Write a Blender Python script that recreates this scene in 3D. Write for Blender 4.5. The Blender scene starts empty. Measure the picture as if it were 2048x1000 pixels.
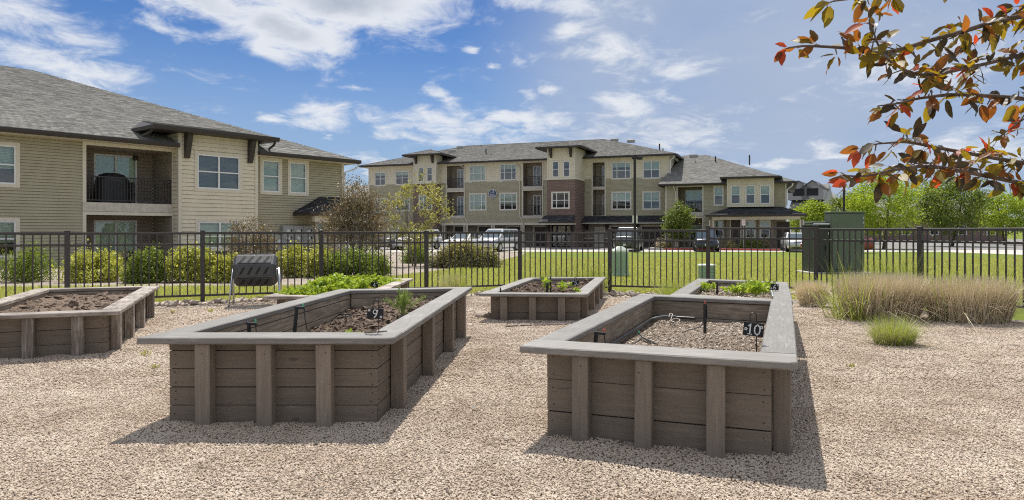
import bpy, math, random
import numpy as np
from mathutils import Vector, Matrix, noise as mnoise

random.seed(7)
rng = np.random.default_rng(7)
R = math.radians
SC = bpy.context.scene
COL = SC.collection

# ---------------------------------------------------------------- camera
F = 1400.0          # focal length in photograph pixels (2048 wide)
EYE = 1.18
HOR = 461.0
cam_data = bpy.data.cameras.new('camera')
cam = bpy.data.objects.new('camera', cam_data)
COL.objects.link(cam)
cam.location = (0, 0, EYE)
cam.rotation_euler = (R(90), 0, 0)
cam_data.sensor_width = 36.0
cam_data.lens = 36.0 * F / 2048.0
cam_data.shift_y = -(500.0 - HOR) / 2048.0
cam_data.clip_start = 0.05
cam_data.clip_end = 2000.0
SC.camera = cam
SC.cycles.filter_width = 1.1
SC.cycles.use_denoising = False

# ---------------------------------------------------------------- light
SUN_EL, SUN_AZ = 59.0, -2.0       # azimuth measured from +Y towards +X
SKY_STRENGTH = 0.085
SUN_STRENGTH = 5.0
EXPOSURE = 0.28
SC.view_settings.view_transform = 'Standard'
SC.view_settings.look = 'None'
SC.view_settings.gamma = 1.0
SC.view_settings.exposure = EXPOSURE
SC.view_settings.use_curve_mapping = False

sd = bpy.data.lights.new('sun', 'SUN')
sd.energy = SUN_STRENGTH
sd.angle = R(0.53)
sd.color = (1.0, 0.955, 0.88)
sun = bpy.data.objects.new('sun', sd)
COL.objects.link(sun)
_s = Vector((math.sin(R(SUN_AZ)) * math.cos(R(SUN_EL)), math.cos(R(SUN_AZ)) * math.cos(R(SUN_EL)), math.sin(R(SUN_EL))))
sun.rotation_euler = (-_s).to_track_quat('-Z', 'Y').to_euler()
sun.location = (0, 0, 40)


def nd(nt, typ, ins=None, **props):
    n = nt.nodes.new(typ)
    for k, v in props.items():
        setattr(n, k, v)
    if ins:
        for k, v in ins.items():
            s = n.inputs[k]
            if isinstance(v, bpy.types.NodeSocket):
                nt.links.new(v, s)
            else:
                s.default_value = v
    return n


def math_n(nt, op, a, b=None, c=None, clamp=False):
    n = nt.nodes.new('ShaderNodeMath')
    n.operation = op
    n.use_clamp = clamp
    for i, v in enumerate((a, b, c)):
        if v is None:
            continue
        if isinstance(v, bpy.types.NodeSocket):
            nt.links.new(v, n.inputs[i])
        else:
            n.inputs[i].default_value = v
    return n.outputs[0]


def mix_c(nt, fac, a, b, blend='MIX'):
    n = nt.nodes.new('ShaderNodeMix')
    n.data_type = 'RGBA'
    n.blend_type = blend
    n.clamp_factor = True
    for s, v in ((n.inputs[0], fac), (n.inputs[6], a), (n.inputs[7], b)):
        if isinstance(v, bpy.types.NodeSocket):
            nt.links.new(v, s)
        elif isinstance(v, (int, float)):
            s.default_value = v
        else:
            s.default_value = (*v, 1.0) if len(v) == 3 else v
    return n.outputs[2]


def smooth_n(nt, v, lo, hi, a=0.0, b=1.0):
    n = nt.nodes.new('ShaderNodeMapRange')
    n.interpolation_type = 'SMOOTHSTEP'
    nt.links.new(v, n.inputs[0])
    n.inputs[1].default_value = lo
    n.inputs[2].default_value = hi
    n.inputs[3].default_value = a
    n.inputs[4].default_value = b
    return n.outputs[0]


def ramp_n(nt, v, stops):
    n = nt.nodes.new('ShaderNodeValToRGB')
    cr = n.color_ramp
    while len(cr.elements) < len(stops):
        cr.elements.new(0.5)
    for e, (p, c) in zip(cr.elements, stops):
        e.position = p
        e.color = (*c, 1.0)
    nt.links.new(v, n.inputs[0])
    return n.outputs[0]


# ---------------------------------------------------------------- sky with clouds
world = bpy.data.worlds.new('World')
SC.world = world
world.use_nodes = True
world.cycles.sampling_method = 'MANUAL'
world.cycles.sample_map_resolution = 512
wt = world.node_tree
wt.nodes.clear()
sky = nd(wt, 'ShaderNodeTexSky', sky_type='NISHITA', sun_disc=False, sun_elevation=R(SUN_EL),
         sun_rotation=R(SUN_AZ), altitude=1600.0, air_density=1.25, dust_density=0.6, ozone_density=3.0)
geo = nd(wt, 'ShaderNodeTexCoord')
sep = nd(wt, 'ShaderNodeSeparateXYZ', {0: geo.outputs['Generated']})
sx, sy, sz = sep.outputs
az = math_n(wt, 'ARCTAN2', sx, sy)
el = math_n(wt, 'ARCSINE', sz)


def azel(px, py):
    u, v = (px - 1024) / F, (HOR - py) / F
    return math.atan(u), math.atan(v / math.sqrt(1 + u * u))


# flattened dome coordinates: clouds get smaller and flatter towards the horizon
zz = math_n(wt, 'ADD', math_n(wt, 'MAXIMUM', sz, 0.0), 0.22)
cx = math_n(wt, 'DIVIDE', sx, zz)
cy = math_n(wt, 'DIVIDE', sy, zz)
cp = nd(wt, 'ShaderNodeCombineXYZ', {0: cx, 1: cy, 2: 0.0}).outputs[0]
n_big = nd(wt, 'ShaderNodeTexNoise', {'Vector': cp, 'Scale': 1.1, 'Detail': 3.0, 'Roughness': 0.5}).outputs[0]
n_fine = nd(wt, 'ShaderNodeTexNoise', {'Vector': cp, 'Scale': 6.0, 'Detail': 10.0, 'Roughness': 0.68, 'Distortion': 0.45}).outputs[0]
n_w1 = nd(wt, 'ShaderNodeTexNoise', {'Vector': cp, 'Scale': 3.0, 'Detail': 5.0, 'Roughness': 0.6})
wsep = nd(wt, 'ShaderNodeSeparateColor', {0: n_w1.outputs['Color']})
az0, el0 = az, el
az = math_n(wt, 'ADD', az, math_n(wt, 'MULTIPLY', math_n(wt, 'SUBTRACT', wsep.outputs[0], 0.5), 0.08))
el = math_n(wt, 'ADD', el, math_n(wt, 'MULTIPLY', math_n(wt, 'SUBTRACT', wsep.outputs[1], 0.5), 0.055))
# cumulus groups (position and half extents in degrees of sky)
CLOUDS = [  # px, py, rx, ry, tilt, weight
    (400, 8, 150, 30, 22, 1.35), (560, 58, 130, 40, 10, 1.45), (690, 2, 190, 46, 0, 1.6), (545, 100, 62, 22, 25, 0.95),
    (660, 55, 60, 34, 0, 0.8), (318, 52, 60, 13, 22, 0.62), (372, 66, 44, 10, 20, 0.5), (300, -40, 160, 46, 10, 0.8),
    (640, 232, 66, 24, 8, 0.95), (540, 236, 34, 9, -5, 0.72), (888, 195, 36, 16, 14, 0.95), (838, 208, 26, 9, 5, 0.6),
    (770, 246, 66, 24, 24, 0.66), (890, 250, 110, 34, 4, 0.85), (1040, 238, 100, 24, 6, 0.85), (1120, 236, 40, 12, 0, 0.7),
    (945, 92, 17, 8, 8, 0.85), (995, 132, 14, 7, 20, 0.75), (1045, 130, 14, 9, 0, 0.7), (1055, 196, 22, 10, 10, 0.7), (1105, 186, 26, 10, -10, 0.7),
    (1150, 68, 34, 18, 0, 0.75), (1190, 112, 100, 22, 6, 0.85), (1245, 110, 90, 30, 28, 0.8), (1330, 146, 84, 17, -4, 0.8),
    (1240, 212, 68, 22, 4, 0.9), (1325, 197, 36, 15, 5, 0.8), (1200, 235, 50, 10, 0, 0.6), (1130, 12, 150, 22, 8, 0.85), (1040, 2, 60, 12, 0, 0.7),
    (1350, 262, 110, 40, 14, 0.72), (1560, 330, 44, 12, -4, 0.8), (1665, 296, 34, 11, 0, 0.8), (760, 345, 40, 24, 0, 0.8), (720, 330, 34, 9, 0, 0.8),
    (700, 184, 28, 6, 6, 0.55), (640, 282, 16, 6, 0, 0.7), (950, 280, 190, 20, 0, 0.62), (1250, 12, 60, 14, 0, 0.5),
    (860, 275, 120, 20, 0, 0.7), (1180, 265, 120, 26, 0, 0.55), (1020, 262, 120, 16, 0, 0.75),
    (120, 140, 130, 40, 10, 0.9), (60, 40, 120, 36, 16, 0.8), (170, 250, 70, 20, 4, 0.7), (1900, 120, 160, 60, -8, 0.6), (1960, 300, 120, 34, 0, 0.7),
]
dens = None
for (px, py, rx, ry, tilt, wgt) in CLOUDS:
    a0, e0 = azel(px, py)
    k = F
    c, s = math.cos(R(tilt)), math.sin(R(tilt))
    da = math_n(wt, 'SUBTRACT', az, a0)
    de = math_n(wt, 'SUBTRACT', el, e0)
    # rotate: screen-like axes, elevation grows upward, tilt is clockwise
    p = math_n(wt, 'ADD', math_n(wt, 'MULTIPLY', da, c * k / rx), math_n(wt, 'MULTIPLY', de, -s * k / rx))
    q = math_n(wt, 'ADD', math_n(wt, 'MULTIPLY', da, s * k / ry), math_n(wt, 'MULTIPLY', de, c * k / ry))
    r2 = math_n(wt, 'ADD', math_n(wt, 'MULTIPLY', p, p), math_n(wt, 'MULTIPLY', q, q))
    g = math_n(wt, 'MULTIPLY', math_n(wt, 'EXPONENT', math_n(wt, 'MULTIPLY', r2, -0.8)), wgt)
    dens = g if dens is None else math_n(wt, 'MAXIMUM', dens, g)
# elsewhere, out of view, thicker cloud cover is added to raise the fill light
front = math_n(wt, 'MULTIPLY', smooth_n(wt, math_n(wt, 'ABSOLUTE', az), 0.62, 0.8, 1.0, 0.0), smooth_n(wt, el, 0.33, 0.46, 1.0, 0.0))
gen = smooth_n(wt, n_big, 0.33, 0.62, 0.10, 0.95)
dens = math_n(wt, 'ADD', dens, math_n(wt, 'MULTIPLY', gen, math_n(wt, 'SUBTRACT', 1.0, front)))
edge = math_n(wt, 'ADD', dens, math_n(wt, 'MULTIPLY', math_n(wt, 'SUBTRACT', n_fine, 0.5), 2.5))
cumulus = smooth_n(wt, edge, 0.16, 1.12)
# thin grey-white veil over the right part of the sky
a0, e0 = azel(1540, 230)
va = math_n(wt, 'MULTIPLY', math_n(wt, 'SUBTRACT', az, a0), 1 / 0.31)
ve = math_n(wt, 'MULTIPLY', math_n(wt, 'SUBTRACT', el, e0), 1 / 0.34)
vr = math_n(wt, 'EXPONENT', math_n(wt, 'MULTIPLY', math_n(wt, 'ADD', math_n(wt, 'MULTIPLY', va, va), math_n(wt, 'MULTIPLY', ve, ve)), -0.9))
veil_n = nd(wt, 'ShaderNodeTexNoise', {'Vector': cp, 'Scale': 1.6, 'Detail': 5.0, 'Roughness': 0.55}).outputs[0]
veil = math_n(wt, 'MULTIPLY', smooth_n(wt, vr, 0.05, 0.62), smooth_n(wt, veil_n, 0.2, 0.65, 0.66, 0.97))
low = smooth_n(wt, el0, 0.02, 0.30, 0.62, 0.0)
veil = math_n(wt, 'MAXIMUM', math_n(wt, 'MAXIMUM', veil, low), math_n(wt, 'MULTIPLY', math_n(wt, 'SUBTRACT', 1.0, front), 0.62))  # veil also laid over the unseen sky for more fill light
sky_c = mix_c(wt, 1.0, sky.outputs[0], (0.43, 0.60, 0.84), 'MULTIPLY')
sky_c = mix_c(wt, 1.0, sky_c, mix_c(wt, smooth_n(wt, el0, 0.10, 0.40), (1.06, 1.04, 1.0), (0.70, 0.82, 0.93)), 'MULTIPLY')
veil_col = mix_c(wt, n_big, (3.55, 4.4, 6.05), (4.45, 5.25, 6.75))
c1 = mix_c(wt, veil, sky_c, veil_col)
shade = smooth_n(wt, math_n(wt, 'ADD', dens, math_n(wt, 'MULTIPLY', math_n(wt, 'SUBTRACT', n_fine, 0.5), 0.9)), 1.0, 1.75)
cloud_col = mix_c(wt, shade, (7.9, 8.15, 8.6), (4.5, 5.0, 5.8))
c2 = mix_c(wt, math_n(wt, 'MULTIPLY', cumulus, 0.93), c1, cloud_col)
bg = nd(wt, 'ShaderNodeBackground', {'Color': c2, 'Strength': SKY_STRENGTH})
wo = nd(wt, 'ShaderNodeOutputWorld', {'Surface': bg.outputs[0]})

# ---------------------------------------------------------------- helpers
def P(px, py, Y):
    """world point seen at photograph pixel px, py at distance Y"""
    return Vector(((px - 1024) / F * Y, Y, EYE + (HOR - py) / F * Y))


def terrain(Y):
    return -0.45 * min(1.0, max(0.0, (Y - 14.0) / 38.0))


def G(px, py):
    """ground point seen at a pixel"""
    Y = F * EYE / max(4.0, py - HOR)
    for _ in range(30):
        Y = F * (EYE - terrain(Y)) / max(4.0, py - HOR)
    return Vector(((px - 1024) / F * Y, Y, terrain(Y)))


class MB:
    def __init__(self):
        self.v, self.f, self.m = [], [], []

    def add(self, verts, faces, mi=0):
        o = len(self.v)
        self.v += [tuple(p) for p in verts]
        self.f += [tuple(i + o for i in f) for f in faces]
        self.m += [mi] * len(faces)

    def poly(self, pts, mi=0):
        self.add(pts, [tuple(range(len(pts)))], mi)

    def box(self, x0, x1, y0, y1, z0, z1, mi=0):
        self.prism([(x0, y0), (x1, y0), (x1, y1), (x0, y1)], z0, z1, mi)

    def prism(self, poly, z0, z1, mi=0):
        n = len(poly)
        a = sum(poly[i][0] * poly[(i + 1) % n][1] - poly[(i + 1) % n][0] * poly[i][1] for i in range(n))
        if a < 0:
            poly = list(reversed(poly))
        v = [(x, y, z0) for x, y in poly] + [(x, y, z1) for x, y in poly]
        f = [tuple(reversed(range(n))), tuple(range(n, 2 * n))]
        f += [(i, (i + 1) % n, n + (i + 1) % n, n + i) for i in range(n)]
        self.add(v, f, mi)

    def obox(self, c, ax, ay, az, mi=0):
        """box about c with half axes ax, ay, az"""
        c, ax, ay, az = Vector(c), Vector(ax), Vector(ay), Vector(az)
        v = [c - ax - ay - az, c + ax - ay - az, c + ax + ay - az, c - ax + ay - az,
             c - ax - ay + az, c + ax - ay + az, c + ax + ay + az, c - ax + ay + az]
        self.add(v, [(3, 2, 1, 0), (4, 5, 6, 7), (0, 1, 5, 4), (1, 2, 6, 5), (2, 3, 7, 6), (3, 0, 4, 7)], mi)

    def tube(self, pts, rad, n=8, mi=0, cap=True):
        pts = [Vector(p) for p in pts]
        if isinstance(rad, (int, float)):
            rad = [rad] * len(pts)
        ref = None
        rings = []
        for i, p in enumerate(pts):
            d = (pts[min(i + 1, len(pts) - 1)] - pts[max(i - 1, 0)])
            d = d.normalized() if d.length > 1e-9 else Vector((0, 0, 1))
            if ref is None:
                ref = d.orthogonal().normalized()
            ref = (ref - d * ref.dot(d))
            ref = ref.normalized() if ref.length > 1e-6 else d.orthogonal().normalized()
            b = d.cross(ref)
            rings.append([p + (ref * math.cos(2 * math.pi * k / n) + b * math.sin(2 * math.pi * k / n)) * rad[i] for k in range(n)])
        v = [q for r in rings for q in r]
        f = []
        for i in range(len(pts) - 1):
            for k in range(n):
                k2 = (k + 1) % n
                f.append((i * n + k, i * n + k2, (i + 1) * n + k2, (i + 1) * n + k))
        if cap:
            f.append(tuple(reversed(range(n))))
            f.append(tuple(range((len(pts) - 1) * n, len(pts) * n)))
        self.add(v, f, mi)

    def lathe(self, prof, n=16, c=(0, 0, 0), mi=0):
        """profile of (r, z) about a vertical axis"""
        v, f = [], []
        for r, z in prof:
            for k in range(n):
                a = 2 * math.pi * k / n
                v.append((c[0] + r * math.cos(a), c[1] + r * math.sin(a), c[2] + z))
        for i in range(len(prof) - 1):
            for k in range(n):
                k2 = (k + 1) % n
                f.append((i * n + k, i * n + k2, (i + 1) * n + k2, (i + 1) * n + k))
        f.append(tuple(reversed(range(n))))
        f.append(tuple(range((len(prof) - 1) * n, len(prof) * n)))
        self.add(v, f, mi)

    def mesh(self, name, mats, smooth=False):
        me = bpy.data.meshes.new(name)
        me.from_pydata(self.v, [], self.f)
        for m in (mats if isinstance(mats, (list, tuple)) else [mats]):
            me.materials.append(m)
        if any(self.m):
            me.polygons.foreach_set('material_index', self.m)
        if smooth:
            me.polygons.foreach_set('use_smooth', [True] * len(me.polygons))
        me.update()
        return me

    def build(self, name, mats, parent=None, loc=(0, 0, 0), rot=(0, 0, 0), smooth=False, bevel=0):
        o = bpy.data.objects.new(name, self.mesh(name, mats, smooth))
        COL.objects.link(o)
        o.location = loc
        o.rotation_euler = rot
        if parent:
            o.parent = parent
        if bevel:
            b = o.modifiers.new('bevel', 'BEVEL')
            b.width = bevel
            b.segments = 1
            b.limit_method = 'ANGLE'
        return o


def tag(o, label=None, cat=None, group=None, kind=None):
    if label:
        o['label'] = label
    if cat:
        o['category'] = cat
    if group:
        o['group'] = group
    if kind:
        o['kind'] = kind
    return o


def thing(name, label, cat, loc=(0, 0, 0), rz=0.0, group=None):
    o = bpy.data.objects.new(name, None)
    o.empty_display_size = 0.2
    COL.objects.link(o)
    o.location = loc
    o.rotation_euler = (0, 0, rz)
    return tag(o, label, cat, group)


def copy_of(o, parent=None, **kw):
    c = o.copy()
    COL.objects.link(c)
    c.parent = parent
    for k, v in kw.items():
        setattr(c, k, v)
    return c


def copy_tree(o, parent=None):
    c = copy_of(o, parent)
    for ch in list(o.children):
        copy_tree(ch, c)
    return c


# ---------------------------------------------------------------- materials
def new_mat(name):
    m = bpy.data.materials.new(name)
    m.use_nodes = True
    nt = m.node_tree
    nt.nodes.clear()
    out = nd(nt, 'ShaderNodeOutputMaterial')
    return m, nt, out


def principled(nt, out, color, rough=0.6, metal=0.0, normal=None, spec=0.4, coat=0.0):
    b = nd(nt, 'ShaderNodeBsdfPrincipled', {'Roughness': rough, 'Metallic': metal, 'Specular IOR Level': spec, 'Coat Weight': coat})
    if isinstance(color, bpy.types.NodeSocket):
        nt.links.new(color, b.inputs['Base Color'])
    else:
        b.inputs['Base Color'].default_value = (*color, 1)
    if normal is not None:
        nt.links.new(normal, b.inputs['Normal'])
    nt.links.new(b.outputs[0], out.inputs[0])
    return b


def tex_obj(nt, scale=(1, 1, 1)):
    tc = nd(nt, 'ShaderNodeTexCoord')
    return nd(nt, 'ShaderNodeMapping', {'Vector': tc.outputs['Object'], 'Scale': scale}).outputs[0]


def simple(name, col, rough=0.6, metal=0.0, var=0.12, scale=6.0, bump=0.0, bscale=60.0, spec=0.4, coat=0.0, rand=0.0):
    m, nt, out = new_mat(name)
    co = tex_obj(nt)
    n = nd(nt, 'ShaderNodeTexNoise', {'Vector': co, 'Scale': scale, 'Detail': 5.0, 'Roughness': 0.6}).outputs[0]
    lo = tuple(c * (1 - var) for c in col)
    hi = tuple(min(1, c * (1 + var)) for c in col)
    c = mix_c(nt, smooth_n(nt, n, 0.3, 0.7), lo, hi)
    if rand:
        oi = nd(nt, 'ShaderNodeObjectInfo').outputs['Random']
        c = mix_c(nt, 1.0, c, mix_c(nt, oi, (1 - rand,) * 3, (1 + rand,) * 3), 'MULTIPLY')
    nrm = None
    if bump:
        n2 = nd(nt, 'ShaderNodeTexNoise', {'Vector': co, 'Scale': bscale, 'Detail': 4.0}).outputs[0]
        nrm = nd(nt, 'ShaderNodeBump', {'Height': n2, 'Strength': bump, 'Distance': 0.01}).outputs[0]
    principled(nt, out, c, rough, metal, nrm, spec, coat)
    return m


def wood(name, base, worn, dark, wear=0.62, rough=0.75, grain=0.55, knots=True, edge_scuff=0.0):
    """painted or weathered board, grain along the local X axis"""
    m, nt, out = new_mat(name)
    tc = nd(nt, 'ShaderNodeTexCoord')
    oi = nd(nt, 'ShaderNodeObjectInfo')
    rnd = oi.outputs['Random']
    off = nd(nt, 'ShaderNodeCombineXYZ', {0: math_n(nt, 'MULTIPLY', rnd, 37.0), 1: math_n(nt, 'MULTIPLY', rnd, 11.0), 2: 0.0}).outputs[0]
    co = nd(nt, 'ShaderNodeVectorMath', {0: tc.outputs['Object'], 1: off}, operation='ADD').outputs[0]
    st = nd(nt, 'ShaderNodeMapping', {'Vector': co, 'Scale': (1.2, 16.0, 16.0)}).outputs[0]
    g1 = nd(nt, 'ShaderNodeTexNoise', {'Vector': st, 'Scale': 3.2, 'Detail': 7.0, 'Roughness': 0.68, 'Distortion': 0.5}).outputs[0]
    st2 = nd(nt, 'ShaderNodeMapping', {'Vector': co, 'Scale': (2.5, 70.0, 70.0)}).outputs[0]
    g2 = nd(nt, 'ShaderNodeTexNoise', {'Vector': st2, 'Scale': 2.0, 'Detail': 3.0, 'Roughness': 0.6}).outputs[0]
    big = nd(nt, 'ShaderNodeTexNoise', {'Vector': co, 'Scale': 2.6, 'Detail': 4.0, 'Roughness': 0.6}).outputs[0]
    c = mix_c(nt, smooth_n(nt, g1, 0.35, 0.7), dark, base)
    w = math_n(nt, 'ADD', math_n(nt, 'MULTIPLY', g1, 0.5), math_n(nt, 'MULTIPLY', big, 0.6))
    c = mix_c(nt, smooth_n(nt, w, wear - 0.12, wear + 0.1), c, worn)
    # hairline checks along the grain
    crack = smooth_n(nt, g2, 0.27, 0.36, 1.0, 0.0)
    c = mix_c(nt, math_n(nt, 'MULTIPLY', crack, 0.75), c, tuple(x * 0.3 for x in dark))
    if knots:
        kv = nd(nt, 'ShaderNodeMapping', {'Vector': co, 'Scale': (3.2, 7.5, 7.5)}).outputs[0]
        vo = nd(nt, 'ShaderNodeTexVoronoi', {'Vector': kv, 'Scale': 1.0, 'Randomness': 1.0})
        kn = smooth_n(nt, vo.outputs['Distance'], 0.05, 0.13, 1.0, 0.0)
        gate = math_n(nt, 'GREATER_THAN', nd(nt, 'ShaderNodeSeparateColor', {0: vo.outputs['Color']}).outputs[0], 0.62)
        c = mix_c(nt, math_n(nt, 'MULTIPLY', math_n(nt, 'MULTIPLY', kn, gate), 0.7), c, tuple(x * 0.45 for x in dark))
    if edge_scuff:
        bw = nd(nt, 'ShaderNodeTexNoise', {'Vector': nd(nt, 'ShaderNodeMapping', {'Vector': co, 'Scale': (2.2, 22.0, 22.0)}).outputs[0], 'Scale': 1.6, 'Detail': 6.0, 'Roughness': 0.7}).outputs[0]
        c = mix_c(nt, math_n(nt, 'MULTIPLY', smooth_n(nt, bw, 0.66, 0.72), edge_scuff), c, (0.52, 0.47, 0.43))
    c = mix_c(nt, 1.0, c, mix_c(nt, rnd, (0.84, 0.84, 0.84), (1.14, 1.13, 1.11)), 'MULTIPLY')
    h = math_n(nt, 'ADD', math_n(nt, 'MULTIPLY', g1, 0.6), math_n(nt, 'MULTIPLY', g2, 0.5))
    nrm = nd(nt, 'ShaderNodeBump', {'Height': h, 'Strength': grain, 'Distance': 0.006}).outputs[0]
    principled(nt, out, c, rough, 0, nrm, 0.35)
    return m


def leaf_mat(name, cols, trans=0.4, rough=0.5, tcol=None):
    m, nt, out = new_mat(name)
    g = nd(nt, 'ShaderNodeNewGeometry')
    n = len(cols)
    c = ramp_n(nt, g.outputs['Random Per Island'], [(i / max(1, n - 1), col) for i, col in enumerate(cols)])
    oi = nd(nt, 'ShaderNodeObjectInfo').outputs['Random']
    c = mix_c(nt, 1.0, c, mix_c(nt, oi, (0.9, 0.9, 0.9), (1.1, 1.1, 1.1)), 'MULTIPLY')
    d = nd(nt, 'ShaderNodeBsdfPrincipled', {'Base Color': c, 'Roughness': rough, 'Specular IOR Level': 0.35})
    tc = mix_c(nt, 1.0, c, tcol or (1.35, 1.3, 0.7), 'MULTIPLY')
    t = nd(nt, 'ShaderNodeBsdfTranslucent', {'Color': tc})
    mx = nd(nt, 'ShaderNodeMixShader', {0: trans, 1: d.outputs[0], 2: t.outputs[0]})
    nt.links.new(mx.outputs[0], out.inputs[0])
    return m


def glass_mat(name, tint=(0.80, 0.9, 0.84), refl=0.10, rough=0.015):
    """a window pane: a tinted see-through sheet with a mirror-like sheen"""
    m, nt, out = new_mat(name)
    tr = nd(nt, 'ShaderNodeBsdfTransparent', {'Color': (*tint, 1)})
    gl = nd(nt, 'ShaderNodeBsdfGlossy', {'Color': (0.95, 0.97, 1, 1), 'Roughness': rough})
    lw = nd(nt, 'ShaderNodeLayerWeight', {'Blend': 0.25})
    f = math_n(nt, 'ADD', math_n(nt, 'MULTIPLY', lw.outputs['Fresnel'], 0.9), refl, clamp=True)
    mx = nd(nt, 'ShaderNodeMixShader', {0: f, 1: tr.outputs[0], 2: gl.outputs[0]})
    nt.links.new(mx.outputs[0], out.inputs[0])
    return m


def gravel_mat(name, cols, scale, bump=0.8):
    m, nt, out = new_mat(name)
    tc = nd(nt, 'ShaderNodeTexCoord')
    wob = nd(nt, 'ShaderNodeTexNoise', {'Vector': tc.outputs['Object'], 'Scale': 0.7, 'Detail': 5.0, 'Roughness': 0.6}).outputs[0]
    vo = nd(nt, 'ShaderNodeTexVoronoi', {'Vector': tc.outputs['Object'], 'Scale': scale, 'Randomness': 1.0})
    r = nd(nt, 'ShaderNodeSeparateColor', {0: vo.outputs['Color']}).outputs[0]
    n = len(cols)
    c = ramp_n(nt, r, [(i / (n - 1), k) for i, k in enumerate(cols)])
    gap = smooth_n(nt, vo.outputs['Distance'], 0.25, 0.75, 1.0, 0.45)
    c = mix_c(nt, 1.0, c, mix_c(nt, gap, (0.25, 0.24, 0.23), (1.0, 1.0, 1.0)), 'MULTIPLY')
    c = mix_c(nt, 1.0, c, mix_c(nt, smooth_n(nt, wob, 0.3, 0.7), (0.86, 0.84, 0.82), (1.1, 1.09, 1.07)), 'MULTIPLY')
    h = math_n(nt, 'SUBTRACT', 1.0, vo.outputs['Distance'])
    nrm = nd(nt, 'ShaderNodeBump', {'Height': h, 'Strength': bump, 'Distance': 0.012}).outputs[0]
    principled(nt, out, c, 0.9, 0, nrm, 0.2)
    return m


def pebble_mat(name, cols):
    m, nt, out = new_mat(name)
    oi = nd(nt, 'ShaderNodeObjectInfo').outputs['Random']
    n = len(cols)
    c = ramp_n(nt, oi, [(i / (n - 1), k) for i, k in enumerate(cols)])
    g = nd(nt, 'ShaderNodeNewGeometry')
    p1 = nd(nt, 'ShaderNodeTexNoise', {'Vector': g.outputs['Position'], 'Scale': 1.3, 'Detail': 6.0, 'Roughness': 0.65}).outputs[0]
    p2 = nd(nt, 'ShaderNodeTexNoise', {'Vector': g.outputs['Position'], 'Scale': 5.0, 'Detail': 4.0, 'Roughness': 0.6}).outputs[0]
    c = mix_c(nt, 1.0, c, mix_c(nt, smooth_n(nt, p1, 0.3, 0.68), (0.82, 0.765, 0.72), (1.10, 1.10, 1.09)), 'MULTIPLY')
    c = mix_c(nt, 1.0, c, mix_c(nt, smooth_n(nt, p2, 0.25, 0.5), (0.72, 0.69, 0.66), (1.03, 1.03, 1.03)), 'MULTIPLY')
    principled(nt, out, c, 0.85, 0, None, 0.25)
    return m


M = {}
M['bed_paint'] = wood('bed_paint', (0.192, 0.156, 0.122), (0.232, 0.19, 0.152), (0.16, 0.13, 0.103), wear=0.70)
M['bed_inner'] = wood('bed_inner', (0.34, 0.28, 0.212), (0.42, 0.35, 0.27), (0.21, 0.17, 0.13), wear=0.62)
M['bed_post'] = wood('bed_post', (0.27, 0.222, 0.176), (0.34, 0.275, 0.215), (0.21, 0.172, 0.138), wear=0.72)
M['bed_cap'] = wood('bed_cap', (0.232, 0.218, 0.200), (0.295, 0.28, 0.26), (0.188, 0.176, 0.160), wear=0.64, rough=0.55, edge_scuff=0.4, knots=False)
M['bed_old'] = wood('bed_old', (0.27, 0.23, 0.195), (0.44, 0.395, 0.35), (0.16, 0.13, 0.11), wear=0.58)
GRAV = [(0.404, 0.329, 0.263), (0.565, 0.477, 0.384), (0.498, 0.41, 0.327), (0.625, 0.54, 0.441), (0.457, 0.382, 0.317), (0.585, 0.497, 0.401), (0.524, 0.44, 0.354), (0.672, 0.601, 0.508)]
M['gravel'] = gravel_mat('gravel', GRAV, 95.0)
M['pebble'] = pebble_mat('pebble', GRAV)
M['mulch_chip'] = leaf_mat('mulch_chip', [(0.17, 0.125, 0.09), (0.29, 0.225, 0.165), (0.40, 0.325, 0.245), (0.22, 0.17, 0.125), (0.50, 0.43, 0.345)], 0.02)
M['mulch_rock'] = gravel_mat('mulch_rock', [(0.30, 0.25, 0.21), (0.42, 0.36, 0.30), (0.36, 0.29, 0.24), (0.5, 0.45, 0.39), (0.27, 0.24, 0.22)], 26.0)
M['fence'] = simple('fence_metal', (0.042, 0.036, 0.033), 0.42, 0.0, 0.1, 3.0, spec=0.5)
M['white'] = simple('white_vinyl', (0.80, 0.79, 0.77), 0.45, var=0.04)
M['cream'] = simple('cream_trim', (0.66, 0.60, 0.48), 0.6, var=0.05)
M['beige'] = simple('beige_siding', (0.70, 0.625, 0.475), 0.7, var=0.06, scale=1.5)
M['olive'] = simple('olive_siding', (0.405, 0.362, 0.25), 0.7, var=0.06, scale=1.5)
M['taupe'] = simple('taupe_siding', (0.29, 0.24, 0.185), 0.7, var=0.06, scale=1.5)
M['fascia'] = simple('dark_fascia', (0.045, 0.036, 0.032), 0.5, var=0.1)
M['brown_door'] = simple('brown_door', (0.06, 0.042, 0.036), 0.5, var=0.08)
M['tan_door'] = simple('tan_door', (0.50, 0.45, 0.38), 0.5, var=0.04)
M['dark_room'] = simple('dark_room', (0.02, 0.022, 0.022), 0.8, var=0.1)  # near-black colour stands in for the shade of unlit interiors
M['blind'] = simple('blind_slats', (0.62, 0.66, 0.58), 0.6, var=0.05)
M['blind_grey'] = simple('blind_grey', (0.20, 0.205, 0.20), 0.6, var=0.05)
M['glass'] = glass_mat('window_glass')
M['dark_glass'] = glass_mat('car_glass', (0.32, 0.38, 0.40), 0.18)
M['railing'] = simple('railing_metal', (0.035, 0.033, 0.034), 0.5)
M['deck'] = simple('deck_edge', (0.55, 0.50, 0.42), 0.7)
M['galv'] = simple('galvanised_steel', (0.55, 0.57, 0.6), 0.32, 0.9, var=0.1, scale=20)
M['black_plastic'] = simple('black_plastic', (0.022, 0.022, 0.024), 0.38, var=0.2, bump=0.1)
M['tumbler'] = simple('tumbler_plastic', (0.024, 0.024, 0.027), 0.46, var=0.15, spec=1.0, bump=0.15, bscale=120)
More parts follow.
